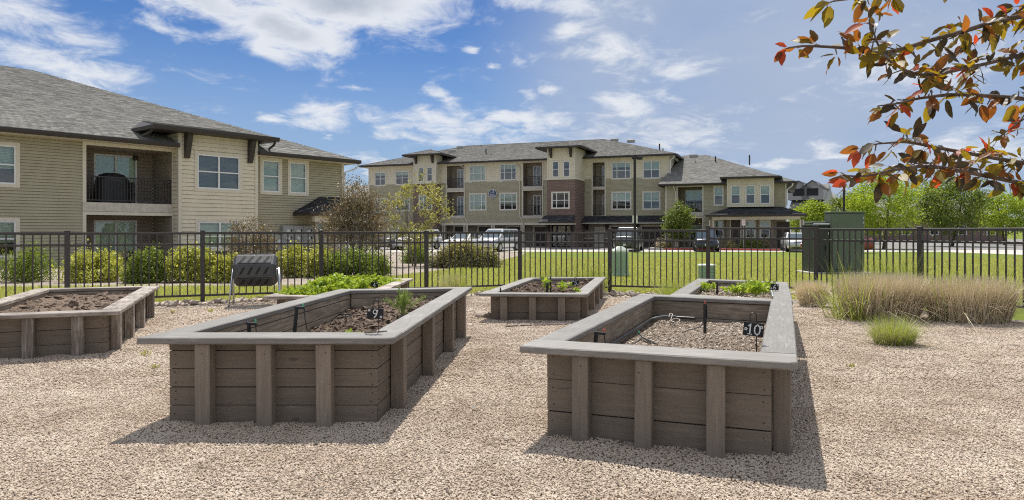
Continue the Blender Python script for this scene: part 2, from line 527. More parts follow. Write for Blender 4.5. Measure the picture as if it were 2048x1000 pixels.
M['black'] = simple('black_paint', (0.012, 0.012, 0.012), 0.6)
M['screw'] = simple('screw_head', (0.03, 0.027, 0.025), 0.5)
M['pole'] = simple('dark_bronze', (0.022, 0.019, 0.018), 0.4)
M['concrete'] = simple('concrete', (0.47, 0.44, 0.40), 0.85, var=0.12, scale=2.0, bump=0.3)
M['asphalt'] = simple('asphalt', (0.20, 0.19, 0.18), 0.9, var=0.2, scale=1.0, bump=0.4)
M['red_kerb'] = simple('red_kerb', (0.42, 0.055, 0.045), 0.6, var=0.2)
M['green_box'] = simple('cabinet_green', (0.125, 0.15, 0.11), 0.42, var=0.08, scale=2.0)
M['green_box_dark'] = simple('cabinet_dark_green', (0.036, 0.042, 0.034), 0.45, var=0.1)
M['pedestal'] = simple('pedestal_green', (0.30, 0.42, 0.29), 0.45, var=0.08)
M['pedestal_top'] = simple('pedestal_lid', (0.62, 0.68, 0.58), 0.5, var=0.08)
M['grey_metal'] = simple('grey_enclosure', (0.33, 0.325, 0.31), 0.5, var=0.05)
M['slate'] = simple('chalk_slate', (0.016, 0.016, 0.018), 0.7, var=0.2, scale=40)
M['chalk'] = simple('chalk_white', (0.78, 0.77, 0.74), 0.8, var=0.1, scale=60)
M['wire'] = simple('rusty_wire', (0.045, 0.036, 0.03), 0.5, 0.5)
M['soil_dark'] = simple('dark_soil', (0.17, 0.122, 0.088), 0.95, var=0.55, scale=55, bump=0.9, bscale=160)
M['soil_tan'] = simple('wood_mulch', (0.26, 0.20, 0.15), 0.95, var=0.5, scale=80, bump=0.9, bscale=220)
M['rock'] = simple('river_rock', (0.44, 0.36, 0.29), 0.8, var=0.25, scale=9, bump=0.4, bscale=40, rand=0.28)
M['bark'] = simple('bark', (0.12, 0.085, 0.065), 0.9, var=0.35, scale=18, bump=0.7)
M['bark_grey'] = simple('grey_bark', (0.20, 0.165, 0.14), 0.85, var=0.3, scale=25, bump=0.5)
M['purple_leaf'] = leaf_mat('purple_leaf', [(0.085, 0.072, 0.045), (0.165, 0.15, 0.085), (0.25, 0.225, 0.135), (0.12, 0.088, 0.066), (0.33, 0.29, 0.195)], 0.28, tcol=(1.3, 1.0, 0.6))
M['light_leaf'] = leaf_mat('light_leaf', [(0.24, 0.235, 0.085), (0.38, 0.365, 0.145), (0.30, 0.295, 0.11), (0.47, 0.44, 0.20)], 0.42)
M['green_leaf'] = leaf_mat('green_leaf', [(0.091, 0.145, 0.030), (0.165, 0.223, 0.043), (0.264, 0.314, 0.066), (0.123, 0.182, 0.033)], 0.38)
M['lime_leaf'] = leaf_mat('lime_leaf', [(0.195, 0.285, 0.033), (0.330, 0.420, 0.045), (0.255, 0.345, 0.042), (0.420, 0.480, 0.068)], 0.42)
M['hedge_leaf'] = leaf_mat('hedge_leaf', [(0.239, 0.270, 0.062), (0.456, 0.467, 0.104), (0.343, 0.373, 0.083), (0.643, 0.622, 0.177), (0.156, 0.187, 0.045)], 0.36)
M['juniper'] = leaf_mat('juniper', [(0.210, 0.217, 0.083), (0.360, 0.352, 0.135), (0.150, 0.158, 0.068), (0.300, 0.232, 0.158), (0.450, 0.420, 0.180)], 0.3)
M['mint'] = leaf_mat('mint', [(0.230, 0.333, 0.034), (0.356, 0.460, 0.052), (0.287, 0.391, 0.046), (0.437, 0.517, 0.092)], 0.4)
M['dill'] = leaf_mat('dill', [(0.22, 0.33, 0.07), (0.32, 0.42, 0.11), (0.38, 0.45, 0.12)], 0.4)
M['dry_grass'] = leaf_mat('dry_grass', [(0.50, 0.41, 0.26), (0.74, 0.64, 0.46), (0.60, 0.50, 0.33), (0.84, 0.76, 0.59), (0.36, 0.28, 0.18)], 0.14, tcol=(1.05, 1.0, 0.88))
M['green_grass'] = leaf_mat('green_grass', [(0.17, 0.23, 0.04), (0.28, 0.34, 0.07), (0.22, 0.29, 0.05), (0.42, 0.44, 0.17)], 0.4)
M['lawn_blade'] = leaf_mat('lawn_blade', [(0.35, 0.375, 0.115), (0.47, 0.48, 0.17), (0.41, 0.43, 0.14), (0.56, 0.53, 0.24)], 0.35)
M['leaf_red'] = leaf_mat('young_red_leaf', [(0.42, 0.065, 0.030), (0.36, 0.09, 0.035)], 0.55, tcol=(1.6, 1.1, 0.8))
M['leaf_bronze'] = leaf_mat('bronze_leaf', [(0.26, 0.115, 0.033), (0.17, 0.088, 0.032)], 0.5, tcol=(1.8, 1.3, 0.5))
M['leaf_olive'] = leaf_mat('olive_leaf', [(0.25, 0.19, 0.03), (0.165, 0.14, 0.03)], 0.52, tcol=(1.9, 1.6, 0.4))
M['leaf_dark'] = leaf_mat('dark_plum_leaf', [(0.075, 0.062, 0.034), (0.062, 0.042, 0.030)], 0.25, tcol=(1.4, 1.2, 0.5))
M['car_silver'] = simple('silver_car_paint', (0.60, 0.61, 0.62), 0.28, 0.45, var=0.02, coat=0.6)
M['car_white'] = simple('white_car_paint', (0.72, 0.72, 0.70), 0.3, 0.0, var=0.02, coat=0.6)
M['car_grey'] = simple('grey_car_paint', (0.10, 0.10, 0.10), 0.3, 0.5, var=0.03, coat=0.6)
M['car_blue'] = simple('navy_car_paint', (0.035, 0.04, 0.065), 0.22, 0.4, var=0.03, coat=0.8)
M['car_red'] = simple('red_car_paint', (0.28, 0.05, 0.05), 0.3, 0.2, var=0.03, coat=0.6)
M['tyre'] = simple('tyre_rubber', (0.018, 0.018, 0.018), 0.8)
M['rim'] = simple('alloy_rim', (0.58, 0.59, 0.60), 0.3, 0.8)
M['lamp_clear'] = simple('headlamp', (0.75, 0.77, 0.78), 0.12, 0.3, var=0.05, coat=0.8)
M['lamp_red'] = simple('tail_lamp', (0.35, 0.02, 0.02), 0.2, var=0.05)
M['plate'] = simple('number_plate', (0.65, 0.68, 0.62), 0.5)
M['sign_blue'] = simple('sign_blue', (0.055, 0.075, 0.13), 0.5)
M['hose_grey'] = simple('grey_hose', (0.085, 0.088, 0.092), 0.5)
M['tip_red'] = simple('red_tip', (0.65, 0.12, 0.10), 0.4)
M['tip_green'] = simple('green_tip', (0.10, 0.45, 0.25), 0.4)


def shingle_mat(name, cols):
    m, nt, out = new_mat(name)
    g = nd(nt, 'ShaderNodeNewGeometry').outputs['Random Per Island']
    n = len(cols)
    c = ramp_n(nt, g, [(i / (n - 1), k) for i, k in enumerate(cols)])
    co = tex_obj(nt)
    big = nd(nt, 'ShaderNodeTexNoise', {'Vector': co, 'Scale': 0.5, 'Detail': 4.0}).outputs[0]
    c = mix_c(nt, 1.0, c, mix_c(nt, big, (0.86, 0.86, 0.86), (1.12, 1.12, 1.12)), 'MULTIPLY')
    gr = nd(nt, 'ShaderNodeTexNoise', {'Vector': co, 'Scale': 60.0, 'Detail': 2.0}).outputs[0]
    c = mix_c(nt, 1.0, c, mix_c(nt, gr, (0.75, 0.75, 0.75), (1.2, 1.2, 1.2)), 'MULTIPLY')
    principled(nt, out, c, 0.9, 0, None, 0.25)
    return m


M['shingle'] = shingle_mat('grey_shingle', [(0.15, 0.146, 0.135), (0.235, 0.227, 0.207), (0.195, 0.188, 0.172), (0.30, 0.288, 0.265), (0.135, 0.131, 0.121)])
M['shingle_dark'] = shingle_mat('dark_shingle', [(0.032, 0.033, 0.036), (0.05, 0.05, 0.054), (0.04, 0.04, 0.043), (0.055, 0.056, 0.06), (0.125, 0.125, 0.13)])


def brick_mat(name, c1, c2, mortar, bw=0.2, bh=0.068):
    m, nt, out = new_mat(name)
    tc = nd(nt, 'ShaderNodeTexCoord')
    s = nd(nt, 'ShaderNodeSeparateXYZ', {0: tc.outputs['Object']})
    xy = math_n(nt, 'ADD', s.outputs[0], s.outputs[1])
    v = nd(nt, 'ShaderNodeCombineXYZ', {0: xy, 1: s.outputs[2], 2: 0.0}).outputs[0]
    b = nd(nt, 'ShaderNodeTexBrick', {'Vector': v, 'Color1': (*c1, 1), 'Color2': (*c2, 1), 'Mortar': (*mortar, 1), 'Scale': 1.0,
                                     'Mortar Size': 0.007, 'Mortar Smooth': 0.2, 'Bias': 0.0, 'Brick Width': bw, 'Row Height': bh})
    n = nd(nt, 'ShaderNodeTexNoise', {'Vector': v, 'Scale': 9.0, 'Detail': 4.0}).outputs[0]
    c = mix_c(nt, 1.0, b.outputs[0], mix_c(nt, n, (0.75, 0.75, 0.75), (1.25, 1.25, 1.25)), 'MULTIPLY')
    nrm = nd(nt, 'ShaderNodeBump', {'Height': b.outputs['Fac'], 'Strength': 0.6, 'Distance': 0.008}, invert=True).outputs[0]
    principled(nt, out, c, 0.85, 0, nrm, 0.2)
    return m


M['brick'] = brick_mat('brown_brick', (0.205, 0.130, 0.105), (0.150, 0.100, 0.085), (0.40, 0.35, 0.31), 0.42, 0.145)
M['brick_small'] = brick_mat('brown_brick_small', (0.16, 0.105, 0.088), (0.115, 0.08, 0.07), (0.25, 0.225, 0.20), 0.21, 0.07)

# ---------------------------------------------------------------- ground
FENCE = [Vector((-14.2, 7.455)), Vector((-5.03, 11.38)), Vector((0.155, 13.6)), Vector((5.15, 11.86)), Vector((9.0, 5.19))]


def sheet(name, pts, mat, kind='structure', dz=0.0):
    """flat polygon on the terrain; split at the slope's two breaks so it follows it"""
    bm_o = MB()
    pts = [Vector((p[0], p[1])) for p in pts]

    def clip(poly, Y, keep_above):
        out = []
        for i in range(len(poly)):
            a, b = poly[i], poly[(i + 1) % len(poly)]
            ia, ib = (a.y >= Y) == keep_above, (b.y >= Y) == keep_above
            if ia:
                out.append(a)
            if ia != ib:
                t = (Y - a.y) / (b.y - a.y)
                out.append(a + (b - a) * t)
        return out
    for lo, hi in ((None, 14.0), (14.0, 52.0), (52.0, None)):
        q = pts
        if lo is not None:
            q = clip(q, lo, True)
        if hi is not None and q:
            q = clip(q, hi, False)
        if len(q) > 2:
            v = [(p.x, p.y, terrain(p.y) + dz) for p in q]
            a = sum(v[i][0] * v[(i + 1) % len(v)][1] - v[(i + 1) % len(v)][0] * v[i][1] for i in range(len(v)))
            bm_o.poly(v if a > 0 else list(reversed(v)))
    o = bm_o.build(name, mat)
    o['kind'] = kind
    return o


def lawn_mat():
    m, nt, out = new_mat('lawn_turf')
    co = tex_obj(nt)
    a = nd(nt, 'ShaderNodeTexNoise', {'Vector': co, 'Scale': 1.2, 'Detail': 6.0, 'Roughness': 0.65}).outputs[0]
    st = nd(nt, 'ShaderNodeMapping', {'Vector': co, 'Scale': (26, 9, 1)}).outputs[0]
    b = nd(nt, 'ShaderNodeTexNoise', {'Vector': st, 'Scale': 3.0, 'Detail': 4.0, 'Roughness': 0.7}).outputs[0]
    c = mix_c(nt, smooth_n(nt, a, 0.3, 0.7), (0.125, 0.165, 0.022), (0.20, 0.235, 0.038))
    c = mix_c(nt, 1.0, c, mix_c(nt, smooth_n(nt, b, 0.3, 0.7), (0.62, 0.66, 0.6), (1.3, 1.25, 1.3)), 'MULTIPLY')
    nrm = nd(nt, 'ShaderNodeBump', {'Height': b, 'Strength': 0.7, 'Distance': 0.04}).outputs[0]
    principled(nt, out, c, 0.9, 0, nrm, 0.1)
    return m


M['lawn'] = lawn_mat()
sheet('terrain', [(-700, -60), (700, -60), (700, 1500), (-700, 1500)], M['lawn'], dz=-0.05)
sheet('lawn', [(-14.2, 7.455), (-5.03, 11.38), (0.155, 13.6), (5.15, 11.86), (9.0, 5.19), (40, 5.0), (60, 53.4), (-40, 53.4), (-40, 7.4)], M['lawn'], dz=-0.008)
gravel = sheet('gravel_ground', [(-14.2, 7.455), (-14.2, -8), (9.0, -8), (9.0, 5.19), (5.15, 11.86), (0.155, 13.6), (-5.03, 11.38)], M['gravel'])
_mp = [G(*q) for q in [(-900, 580), (274, 573), (560, 573), (680, 568), (780, 553), (880, 541), (960, 533), (1008, 520), (1046, 509), (1052, 505.5), (1000, 504.2), (-900, 504.2)]]
sheet('rock_mulch', [(p.x, p.y) for p in _mp], M['mulch_rock'], dz=0.0)
sheet('parking_lot', [(-120, 53.4), (150, 53.4), (150, 130), (-120, 130)], M['asphalt'], dz=0.004)
sheet('concrete_gutter', [(-60, 53.4), (60, 53.4), (60, 58.2), (-60, 58.2)], M['concrete'], dz=0.008)
sheet('side_road', [(31, 30), (60, 20), (60, 53.4), (33, 53.4)], M['concrete'], dz=0.004)

# ---------------------------------------------------------------- buildings
EX_B, EX_O = 0.18, 0.12       # siding exposure


class Bld:
    """local frame: x along the facade, y into the building, z up (world height)"""
    def __init__(self, name, label, ang, O):
        self.a = R(ang)
        self.O = Vector((O[0], O[1], 0))
        self.d = Vector((math.cos(self.a), math.sin(self.a), 0))
        self.n = Vector((-math.sin(self.a), math.cos(self.a), 0))
        self.root = thing(name, label, 'building', self.O, self.a)

    def at(self, px, py, t=0.0):
        r = Vector(((px - 1024) / F, 1.0, (HOR - py) / F))
        k = (t + self.O.dot(self.n)) / r.dot(self.n)
        w = r * k
        return (w - self.O).dot(self.d), w.z + EYE

    def rect(self, xl, xr, yt, yb, t=0.0):
        s0, z1 = self.at(xl, yt, t)
        _, z0 = self.at(xl, yb, t)
        s1, _ = self.at(xr, yt, t)
        return s0, s1, z0, z1

    # ---- walls -----------------------------------------------------------
    def lap(self, mb, p0, h, nrm, L, z0, z1, openings=(), ex=0.15, mi=0, lip=0.026, groove=None):
        """lap siding: every course a leaning board with its own lower lip"""
        if groove is None:
            groove = 0.015 if self.O.y < 50 else 0.0  # recess added so shade draws a dark line under each board
        p0, h, nrm = Vector((p0[0], p0[1], 0)), Vector((h[0], h[1], 0)), Vector((nrm[0], nrm[1], 0))
        n = max(1, round((z1 - z0) / ex))
        st = (z1 - z0) / n
        for i in range(n):
            zb, zt = z0 + i * st, z0 + (i + 1) * st
            brk = sorted({zb, zt} | {z for o in openings for z in o[2:4] if zb < z < zt})
            for za, zc in zip(brk, brk[1:]):
                zm = (za + zc) / 2
                iv = [(0.0, L)]
                for (a0, a1, b0, b1) in openings:
                    if b0 < zm < b1:
                        nv = []
                        for (u, v) in iv:
                            if a1 <= u or a0 >= v:
                                nv.append((u, v))
                            else:
                                if a0 > u:
                                    nv.append((u, a0))
                                if a1 < v:
                                    nv.append((a1, v))
                        iv = nv
                g = min(groove, st * 0.22) if za == zb else 0.0
                oa = lip * (1 - (za + g - zb) / st)
                oc = lip * (1 - (zc - zb) / st)
                for (u, v) in iv:
                    A, B = p0 + h * u, p0 + h * v
                    k0, k1, k2 = Vector((0, 0, za)), Vector((0, 0, za + g)), Vector((0, 0, zc))
                    mb.poly([A + nrm * oa + k1, B + nrm * oa + k1, B + nrm * oc + k2, A + nrm * oc + k2], mi)
                    if za == zb and not g:
                        mb.poly([A + k0, B + k0, B + nrm * oa + k0, A + nrm * oa + k0], mi)
                    if g:
                        r_ = nrm * -0.035
                        mb.poly([A + r_ + k1, B + r_ + k1, B + nrm * oa + k1, A + nrm * oa + k1], mi)
                        mb.poly([A + r_ + k0, B + r_ + k0, B + r_ + k1, A + r_ + k1], mi)
                        mb.poly([A + k0, B + k0, B + r_ + k0, A + r_ + k0], mi)

    def front(self, mb, s0, s1, z0, z1, t, openings=(), ex=0.15, mi=0, lip=0.026):
        self.lap(mb, (s0, t), (1, 0), (0, -1), s1 - s0, z0, z1, [(a - s0, b - s0, c, d) for a, b, c, d in openings], ex, mi, lip)

    def right(self, mb, s, t0, t1, z0, z1, ex=0.15, mi=0, lip=0.026, openings=()):
        self.lap(mb, (s, t0), (0, 1), (1, 0), t1 - t0, z0, z1, openings, ex, mi, lip)

    def left(self, mb, s, t0, t1, z0, z1, ex=0.15, mi=0, lip=0.026):
        self.lap(mb, (s, t1), (0, -1), (-1, 0), t1 - t0, z0, z1, (), ex, mi, lip)

    # ---- windows ---------------------------------------------------------
    def window(self, s0, s1, z0, z1, t, cols=(0.5,), rail=0.5, blind=0.55, trim=0.09, bmat='blind', sub=True, gl='glass', name='window'):
        """casing, vinyl frame, mullions at fractions cols, meeting rail; pane, blind and dark room behind"""
        mb = MB()
        f = 0.055
        a0, a1, b0, b1 = s0 + trim, s1 - trim, z0 + trim, z1 - trim
        y0, y1 = t - 0.035, t + 0.03
        for (u0, u1, w0, w1) in ((s0, a0, z0, z1), (a1, s1, z0, z1), (a0, a1, b1, z1), (a0, a1, z0, b0)):
            mb.box(u0, u1, y0, y1, w0, w1, 0)
        y0, y1 = t - 0.012, t + 0.07
        for (u0, u1, w0, w1) in ((a0, a0 + f, b0, b1), (a1 - f, a1, b0, b1), (a0 + f, a1 - f, b1 - f, b1), (a0 + f, a1 - f, b0, b0 + f)):
            mb.box(u0, u1, y0, y1, w0, w1, 1)
        edges = [a0 + f] + [a0 + (a1 - a0) * c for c in cols] + [a1 - f]
        for c in cols:
            x = a0 + (a1 - a0) * c
            mb.box(x - f * 0.6, x + f * 0.6, y0 - 0.002, y1, b0 + f, b1 - f, 1)
        if rail:
            z = b0 + (b1 - b0) * rail
            for u, v in zip(edges, edges[1:]):
                mb.box(u + 0.001, v - 0.001, y0 + 0.004, y1, z - f * 0.45, z + f * 0.45, 1)
        w = mb.build(name, [M['cream'], M['white']], self.root)
        p = MB()
        p.poly([(a0, t + 0.035, b0), (a1, t + 0.035, b0), (a1, t + 0.035, b1), (a0, t + 0.035, b1)])
        p.build('pane', M[gl], w)
        if blind:
            q = MB()
            zb = b1 - (b1 - b0) * blind
            n = max(6, int((b1 - zb) / 0.055))
            for i in range(n):
                za = zb + (b1 - zb) * i / n
                zc = zb + (b1 - zb) * (i + 1) / n
                q.poly([(a0, t + 0.12, za), (a1, t + 0.12, za), (a1, t + 0.145, zc), (a0, t + 0.145, zc)])
            q.build('blind', M[bmat], w)
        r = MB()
        r.box(s0 + 0.02, s1 - 0.02, t + 0.2, t + 0.9, z0 + 0.02, z1 - 0.02)  # near-black box painting in the shade of an unlit room
        r.build('dark_backing', M['dark_room'], w)
        return w

    def opening_of(self, r, m=0.03):
        return (r[0] + m, r[1] - m, r[2] + m, r[3] - m)

    def railing(self, parent, s0, s1, t, z0, h=1.05, gap=0.11, bar=0.012):
        mb = MB()
        mb.box(s0, s1, t - 0.03, t + 0.03, z0 + h - 0.045, z0 + h)
        mb.box(s0, s1, t - 0.02, t + 0.02, z0 + 0.07, z0 + 0.11)
        n = max(2, int((s1 - s0) / gap))
        for i in range(n + 1):
            x = s0 + 0.015 + (s1 - s0 - 0.03) * i / n
            mb.box(x - bar, x + bar, t - bar, t + bar, z0 + 0.11, z0 + h - 0.045)
        for x in (s0 + 0.02, s1 - 0.02):
            mb.box(x - 0.02, x + 0.02, t - 0.025, t + 0.025, z0, z0 + h - 0.046)
        return mb.build('railing', M['railing'], parent)

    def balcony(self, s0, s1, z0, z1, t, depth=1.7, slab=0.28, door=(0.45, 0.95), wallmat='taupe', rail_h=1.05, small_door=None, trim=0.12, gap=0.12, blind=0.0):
        """a recessed balcony: side, back and ceiling walls, slab edge, trim, railing and sliding door"""
        mb = MB()
        y0, y1 = t, t + depth
        d0, d1 = s0 + (s1 - s0) * door[0], s0 + (s1 - s0) * door[1]
        dz1 = z0 + 2.12
        for args in (((s0, y0), (s0, y1)), ((s1, y1), (s1, y0))):
            (xa, ya), (xb, yb) = args
            nx = 1 if xa == s0 else -1
            self.lap(mb, (xa, ya), (0, 1 if yb > ya else -1), (nx, 0), depth, z0, z1, (), 0.15, 0)
        self.front(mb, s0, s1, z0, z1, y1, [(d0 + 0.02, d1 - 0.02, z0 - 0.1, dz1)], 0.15, 0)
        mb.poly([(s0, y0, z1), (s0, y1, z1), (s1, y1, z1), (s1, y0, z1)], 0)
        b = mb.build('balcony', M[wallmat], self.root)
        sl = MB()
        sl.box(s0 - trim, s1 + trim, t - 0.05, t + depth, z0 - slab, z0 - 0.003)
        sl.build('slab', M['deck'], b)
        tr = MB()
        for u0, u1, w0, w1 in ((s0 - trim, s0, z0, z1), (s1, s1 + trim, z0, z1), (s0 - trim, s1 + trim, z1, z1 + trim)):
            tr.box(u0, u1, t - 0.04, t + 0.05, w0, w1)
        tr.build('trim', M['cream'], b)
        self.railing(b, s0 + 0.01, s1 - 0.01, t + 0.06, z0, rail_h, gap)
        dr = MB()
        f = 0.07
        yy = y1 - 0.03
        mid = (d0 + d1) / 2
        for u0, u1, w0, w1 in ((d0, d0 + f, z0, dz1), (d1 - f, d1, z0, dz1), (d0 + f, d1 - f, dz1 - f, dz1), (d0 + f, d1 - f, z0, z0 + f), (mid - f / 2, mid + f / 2, z0 + f, dz1 - f)):
            dr.box(u0, u1, yy, yy + 0.1, w0, w1, 0)
        dr.poly([(d0 + f, yy + 0.05, z0 + f), (d1 - f, yy + 0.05, z0 + f), (d1 - f, yy + 0.05, dz1 - f), (d0 + f, yy + 0.05, dz1 - f)], 1)
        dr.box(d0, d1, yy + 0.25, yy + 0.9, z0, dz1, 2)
        if blind:
            dr.poly([(d0 + f, yy + 0.12, dz1 - f - (dz1 - z0) * blind), (d1 - f, yy + 0.12, dz1 - f - (dz1 - z0) * blind), (d1 - f, yy + 0.12, dz1 - f), (d0 + f, yy + 0.12, dz1 - f)], 3)
        dr.build('sliding_door', [M['white'], M['glass'], M['dark_room'], M['blind']], b)
        if small_door:
            e0, e1 = s0 + (s1 - s0) * small_door[0], s0 + (s1 - s0) * small_door[1]
            sdm = MB()
            sdm.box(e0, e1, y1 - 0.06, y1 - 0.02, z0 + 0.02, z0 + 2.05)
            sdm.box(e1 - 0.12, e1 - 0.07, y1 - 0.1, y1 - 0.06, z0 + 1.0, z0 + 1.05)
            sdm.build('storage_door', M['taupe'], b)
        return b

    # ---- roofs -----------------------------------------------------------
    def slope(self, pts, mat='shingle', course=0.145, tab=0.32, thick=0.16, name='roof', fascia=True, parent=None):
        """one roof plane, pts counter-clockwise from outside, the first edge is the eave;
        laid with single shingle tabs over a solid deck"""
        pts = [Vector(p) for p in pts]
        e = (pts[1] - pts[0])
        u = e.normalized()
        nrm = None
        for i in range(2, len(pts)):
            c = (pts[1] - pts[0]).cross(pts[i] - pts[0])
            if c.length > 1e-6:
                nrm = c.normalized()
                break
        if nrm.z < 0:
            nrm = -nrm
        w = nrm.cross(u)
        if w.z < 0:
            w = -w
        P2 = [((p - pts[0]).dot(u), (p - pts[0]).dot(w)) for p in pts]
        mb = MB()
        top = [p for p in pts]
        bot = [p - Vector((0, 0, thick)) for p in pts]
        n = len(pts)
        mb.poly(top, 0)
        mb.poly(list(reversed(bot)), 1)
        for i in range(n):
            j = (i + 1) % n
            mb.poly([bot[i], bot[j], top[j], top[i]], 1)
        H = max(q[1] for q in P2)

        def span(y):
            xs = []
            for i in range(n):
                (xa, ya), (xb, yb) = P2[i], P2[(i + 1) % n]
                if (ya <= y < yb) or (yb <= y < ya):
                    xs.append(xa + (xb - xa) * (y - ya) / (yb - ya))
            xs.sort()
            return [(xs[k], xs[k + 1]) for k in range(0, len(xs) - 1, 2)]
        y = 0.0
        rr = random.Random(int(abs(pts[0].x * 31 + pts[0].y * 17 + pts[0].z * 7)) + len(mat))
        while y < H - 0.02:
            y2 = min(y + course * 1.06, H - 0.001)
            for (xa, xb), (xc, xd) in zip(span(y + 0.001), span(y2)):
                x = xa - rr.random() * tab
                while x < xb:
                    x2 = x + tab * rr.uniform(0.55, 1.35)
                    l0, r0 = max(x, xa), min(x2 - 0.006, xb)
                    l1, r1 = max(x, xc), min(x2 - 0.006, xd)
                    if r0 - l0 > 0.01:
                        if r1 < l1:
                            l1 = r1 = (l1 + r1) / 2
                            l1 = max(min(l1, r0), l0); r1 = l1 + 0.001
                        k0 = 0.016 + 0.008 * rr.random()
                        A = pts[0] + u * l0 + w * y + nrm * k0
                        B = pts[0] + u * r0 + w * y + nrm * k0
                        C_ = pts[0] + u * r1 + w * y2 + nrm * 0.004
                        D = pts[0] + u * l1 + w * y2 + nrm * 0.004
                        mb.add([A, B, C_, D, A - nrm * (k0 - 0.002), B - nrm * (k0 - 0.002)], [(0, 1, 2, 3), (4, 5, 1, 0)], 0)
                    x = x2
            y += course
        return mb.build(name, [M[mat], M['fascia']], parent or self.root)

    def gutter(self, a, b, h=0.15, w=0.12, mat='fascia'):
        """a trough along an eave edge"""
        a, b = Vector(a), Vector(b)
        u = (b - a).normalized()
        o = Vector((u.y, -u.x, 0))
        mb = MB()
        prof = [(0.0, 0.0), (0.0, -h), (w * 0.7, -h), (w, -h * 0.45), (w, 0.02), (w - 0.015, 0.02), (w - 0.015, -0.03), (0.015, -0.03)]
        v = [a + o * p + Vector((0, 0, q)) for p, q in prof] + [b + o * p + Vector((0, 0, q)) for p, q in prof]
        n = len(prof)
        mb.add(v, [(i, (i + 1) % n, n + (i + 1) % n, n + i) for i in range(n)] + [tuple(reversed(range(n))), tuple(range(n, 2 * n))])
        return mb.build('gutter', M[mat], self.root)

    def hip(self, s0, s1, t0, t1, z, pitch, mat='shingle', name='roof', back=True):
        """full hip roof over a rectangle of eaves"""
        half = min((t1 - t0), (s1 - s0)) / 2
        zr = z + pitch * half
        if (s1 - s0) >= (t1 - t0):
            r0, r1 = Vector((s0 + half, (t0 + t1) / 2, zr)), Vector((s1 - half, (t0 + t1) / 2, zr))
            fr, ri, ba, le = [r1, r0], [r1], [r0, r1], [r0]
        else:
            r0, r1 = Vector(((s0 + s1) / 2, t0 + half, zr)), Vector(((s0 + s1) / 2, t1 - half, zr))
            fr, ri, ba, le = [r0], [r1, r0], [r1], [r0, r1]
        A, B, C_, D = Vector((s0, t0, z)), Vector((s1, t0, z)), Vector((s1, t1, z)), Vector((s0, t1, z))
        self.slope([A, B] + fr, mat, name=name)
        self.slope([B, C_] + ri, mat, name=name)
        if back:
            self.slope([C_, D] + ba, mat, course=0.5, tab=1.5, name=name)
        self.slope([D, A] + le, mat, name=name)
        self.gutter(A, B)
        self.gutter(B, C_)
        self.gutter(D, A)
        # ridge and hip caps
        mb = MB()
        for p, q in ((A, fr[-1]), (B, fr[0])) + (((fr[0], fr[-1]),) if len(fr) > 1 else ()):
            mb.tube([Vector(p) + Vector((0, 0, 0.01)), Vector(q) + Vector((0, 0, 0.01))], 0.05, 5)
        mb.build('ridge_cap', M[mat], self.root)
        return zr

    def trim(self, s0, s1, t0, t1, z0, z1, mat='cream', name='trim_board'):
        mb = MB()
        mb.box(s0, s1, t0, t1, z0, z1)
        return mb.build(name, M[mat], self.root)

    def bracket(self, s, t, z, h=0.75, d=0.45, w=0.16):
        mb = MB()
        v = [(s - w / 2, t, z), (s - w / 2, t - d, z), (s - w / 2, t - d, z - 0.1), (s - w / 2, t - 0.1, z - h), (s - w / 2, t, z - h)]
        v2 = [(x + w, y, q) for x, y, q in v]
        mb.add(v + v2, [(0, 1, 2, 3, 4), (9, 8, 7, 6, 5)] + [(i, i + 5, (i + 1) % 5 + 5, (i + 1) % 5) for i in range(5)])
        return mb.build('eave_bracket', M['fascia'], self.root)

    def pipe(self, pts, r=0.045, mat='cream', name='downpipe'):
        mb = MB()
        mb.tube(pts, r, 6)
        return mb.build(name, M[mat], self.root)


# ---- the three storey building across the car park ------------------------
B = Bld('apartment_building', 'long three storey apartment building in beige and olive siding with brick entrance tower', -21.0, (0.0, 72.8))
GZ = -0.47
sL, zE = B.at(737.5, 340, 0)
sR, _ = B.at(1338, 316, 0)
ZE = 8.32
_, zBelt = B.at(990, 359.5)
_, zLint = B.at(1000, 446)
windows = []
# third and second floor windows: left, right, top, bottom, columns
for (xl, xr, yt, yb, cols, bl) in [
        (748.7, 772.5, 343.7, 372.8, (0.5,), 0.25), (790.5, 818.5, 341.5, 371, (0.5,), 0.3), (791, 820, 393, 423, (0.33, 0.66), 0.6), (748.7, 772.5, 396, 424, (0.5,), 0.5),
        (938.2, 972.3, 330, 364, (0.27, 0.73), 0.95), (938.2, 973.4, 386.5, 421.7, (0.27, 0.73), 0.95),
        (998.8, 1034, 327.8, 362, (0.27, 0.73), 0.3), (998.4, 1034.8, 385.5, 421.2, (0.27, 0.73), 0.62),
        (1222.3, 1262.8, 323.8, 359.6, (0.27, 0.73), 0.3), (1222.3, 1263, 383.4, 420.3, (0.27, 0.73), 0.55),
        (1284.8, 1321, 320.8, 358.5, (0.5,), 0.55), (1284.6, 1321.3, 382.5, 420.2, (0.5,), 0.58)]:
    r = B.rect(xl, xr, yt, yb)
    windows.append((r, cols, bl))
BALC = []
for (xl, xr, yt, yb) in [(894, 927.8, 332, 376.5), (894, 927.8, 384.5, 431.5), (1046.5, 1084.2, 326, 373), (1046.5, 1084.2, 381.5, 431),
                         (1185.5, 1209.3, 325.5, 373.5), (1185.5, 1209.3, 378.5, 431.5)]:
    BALC.append(B.rect(xl, xr, yt, yb))
ops = [B.opening_of(r) for r, _, _ in windows] + [(r[0], r[1], r[2] - 0.05, r[3]) for r in BALC]
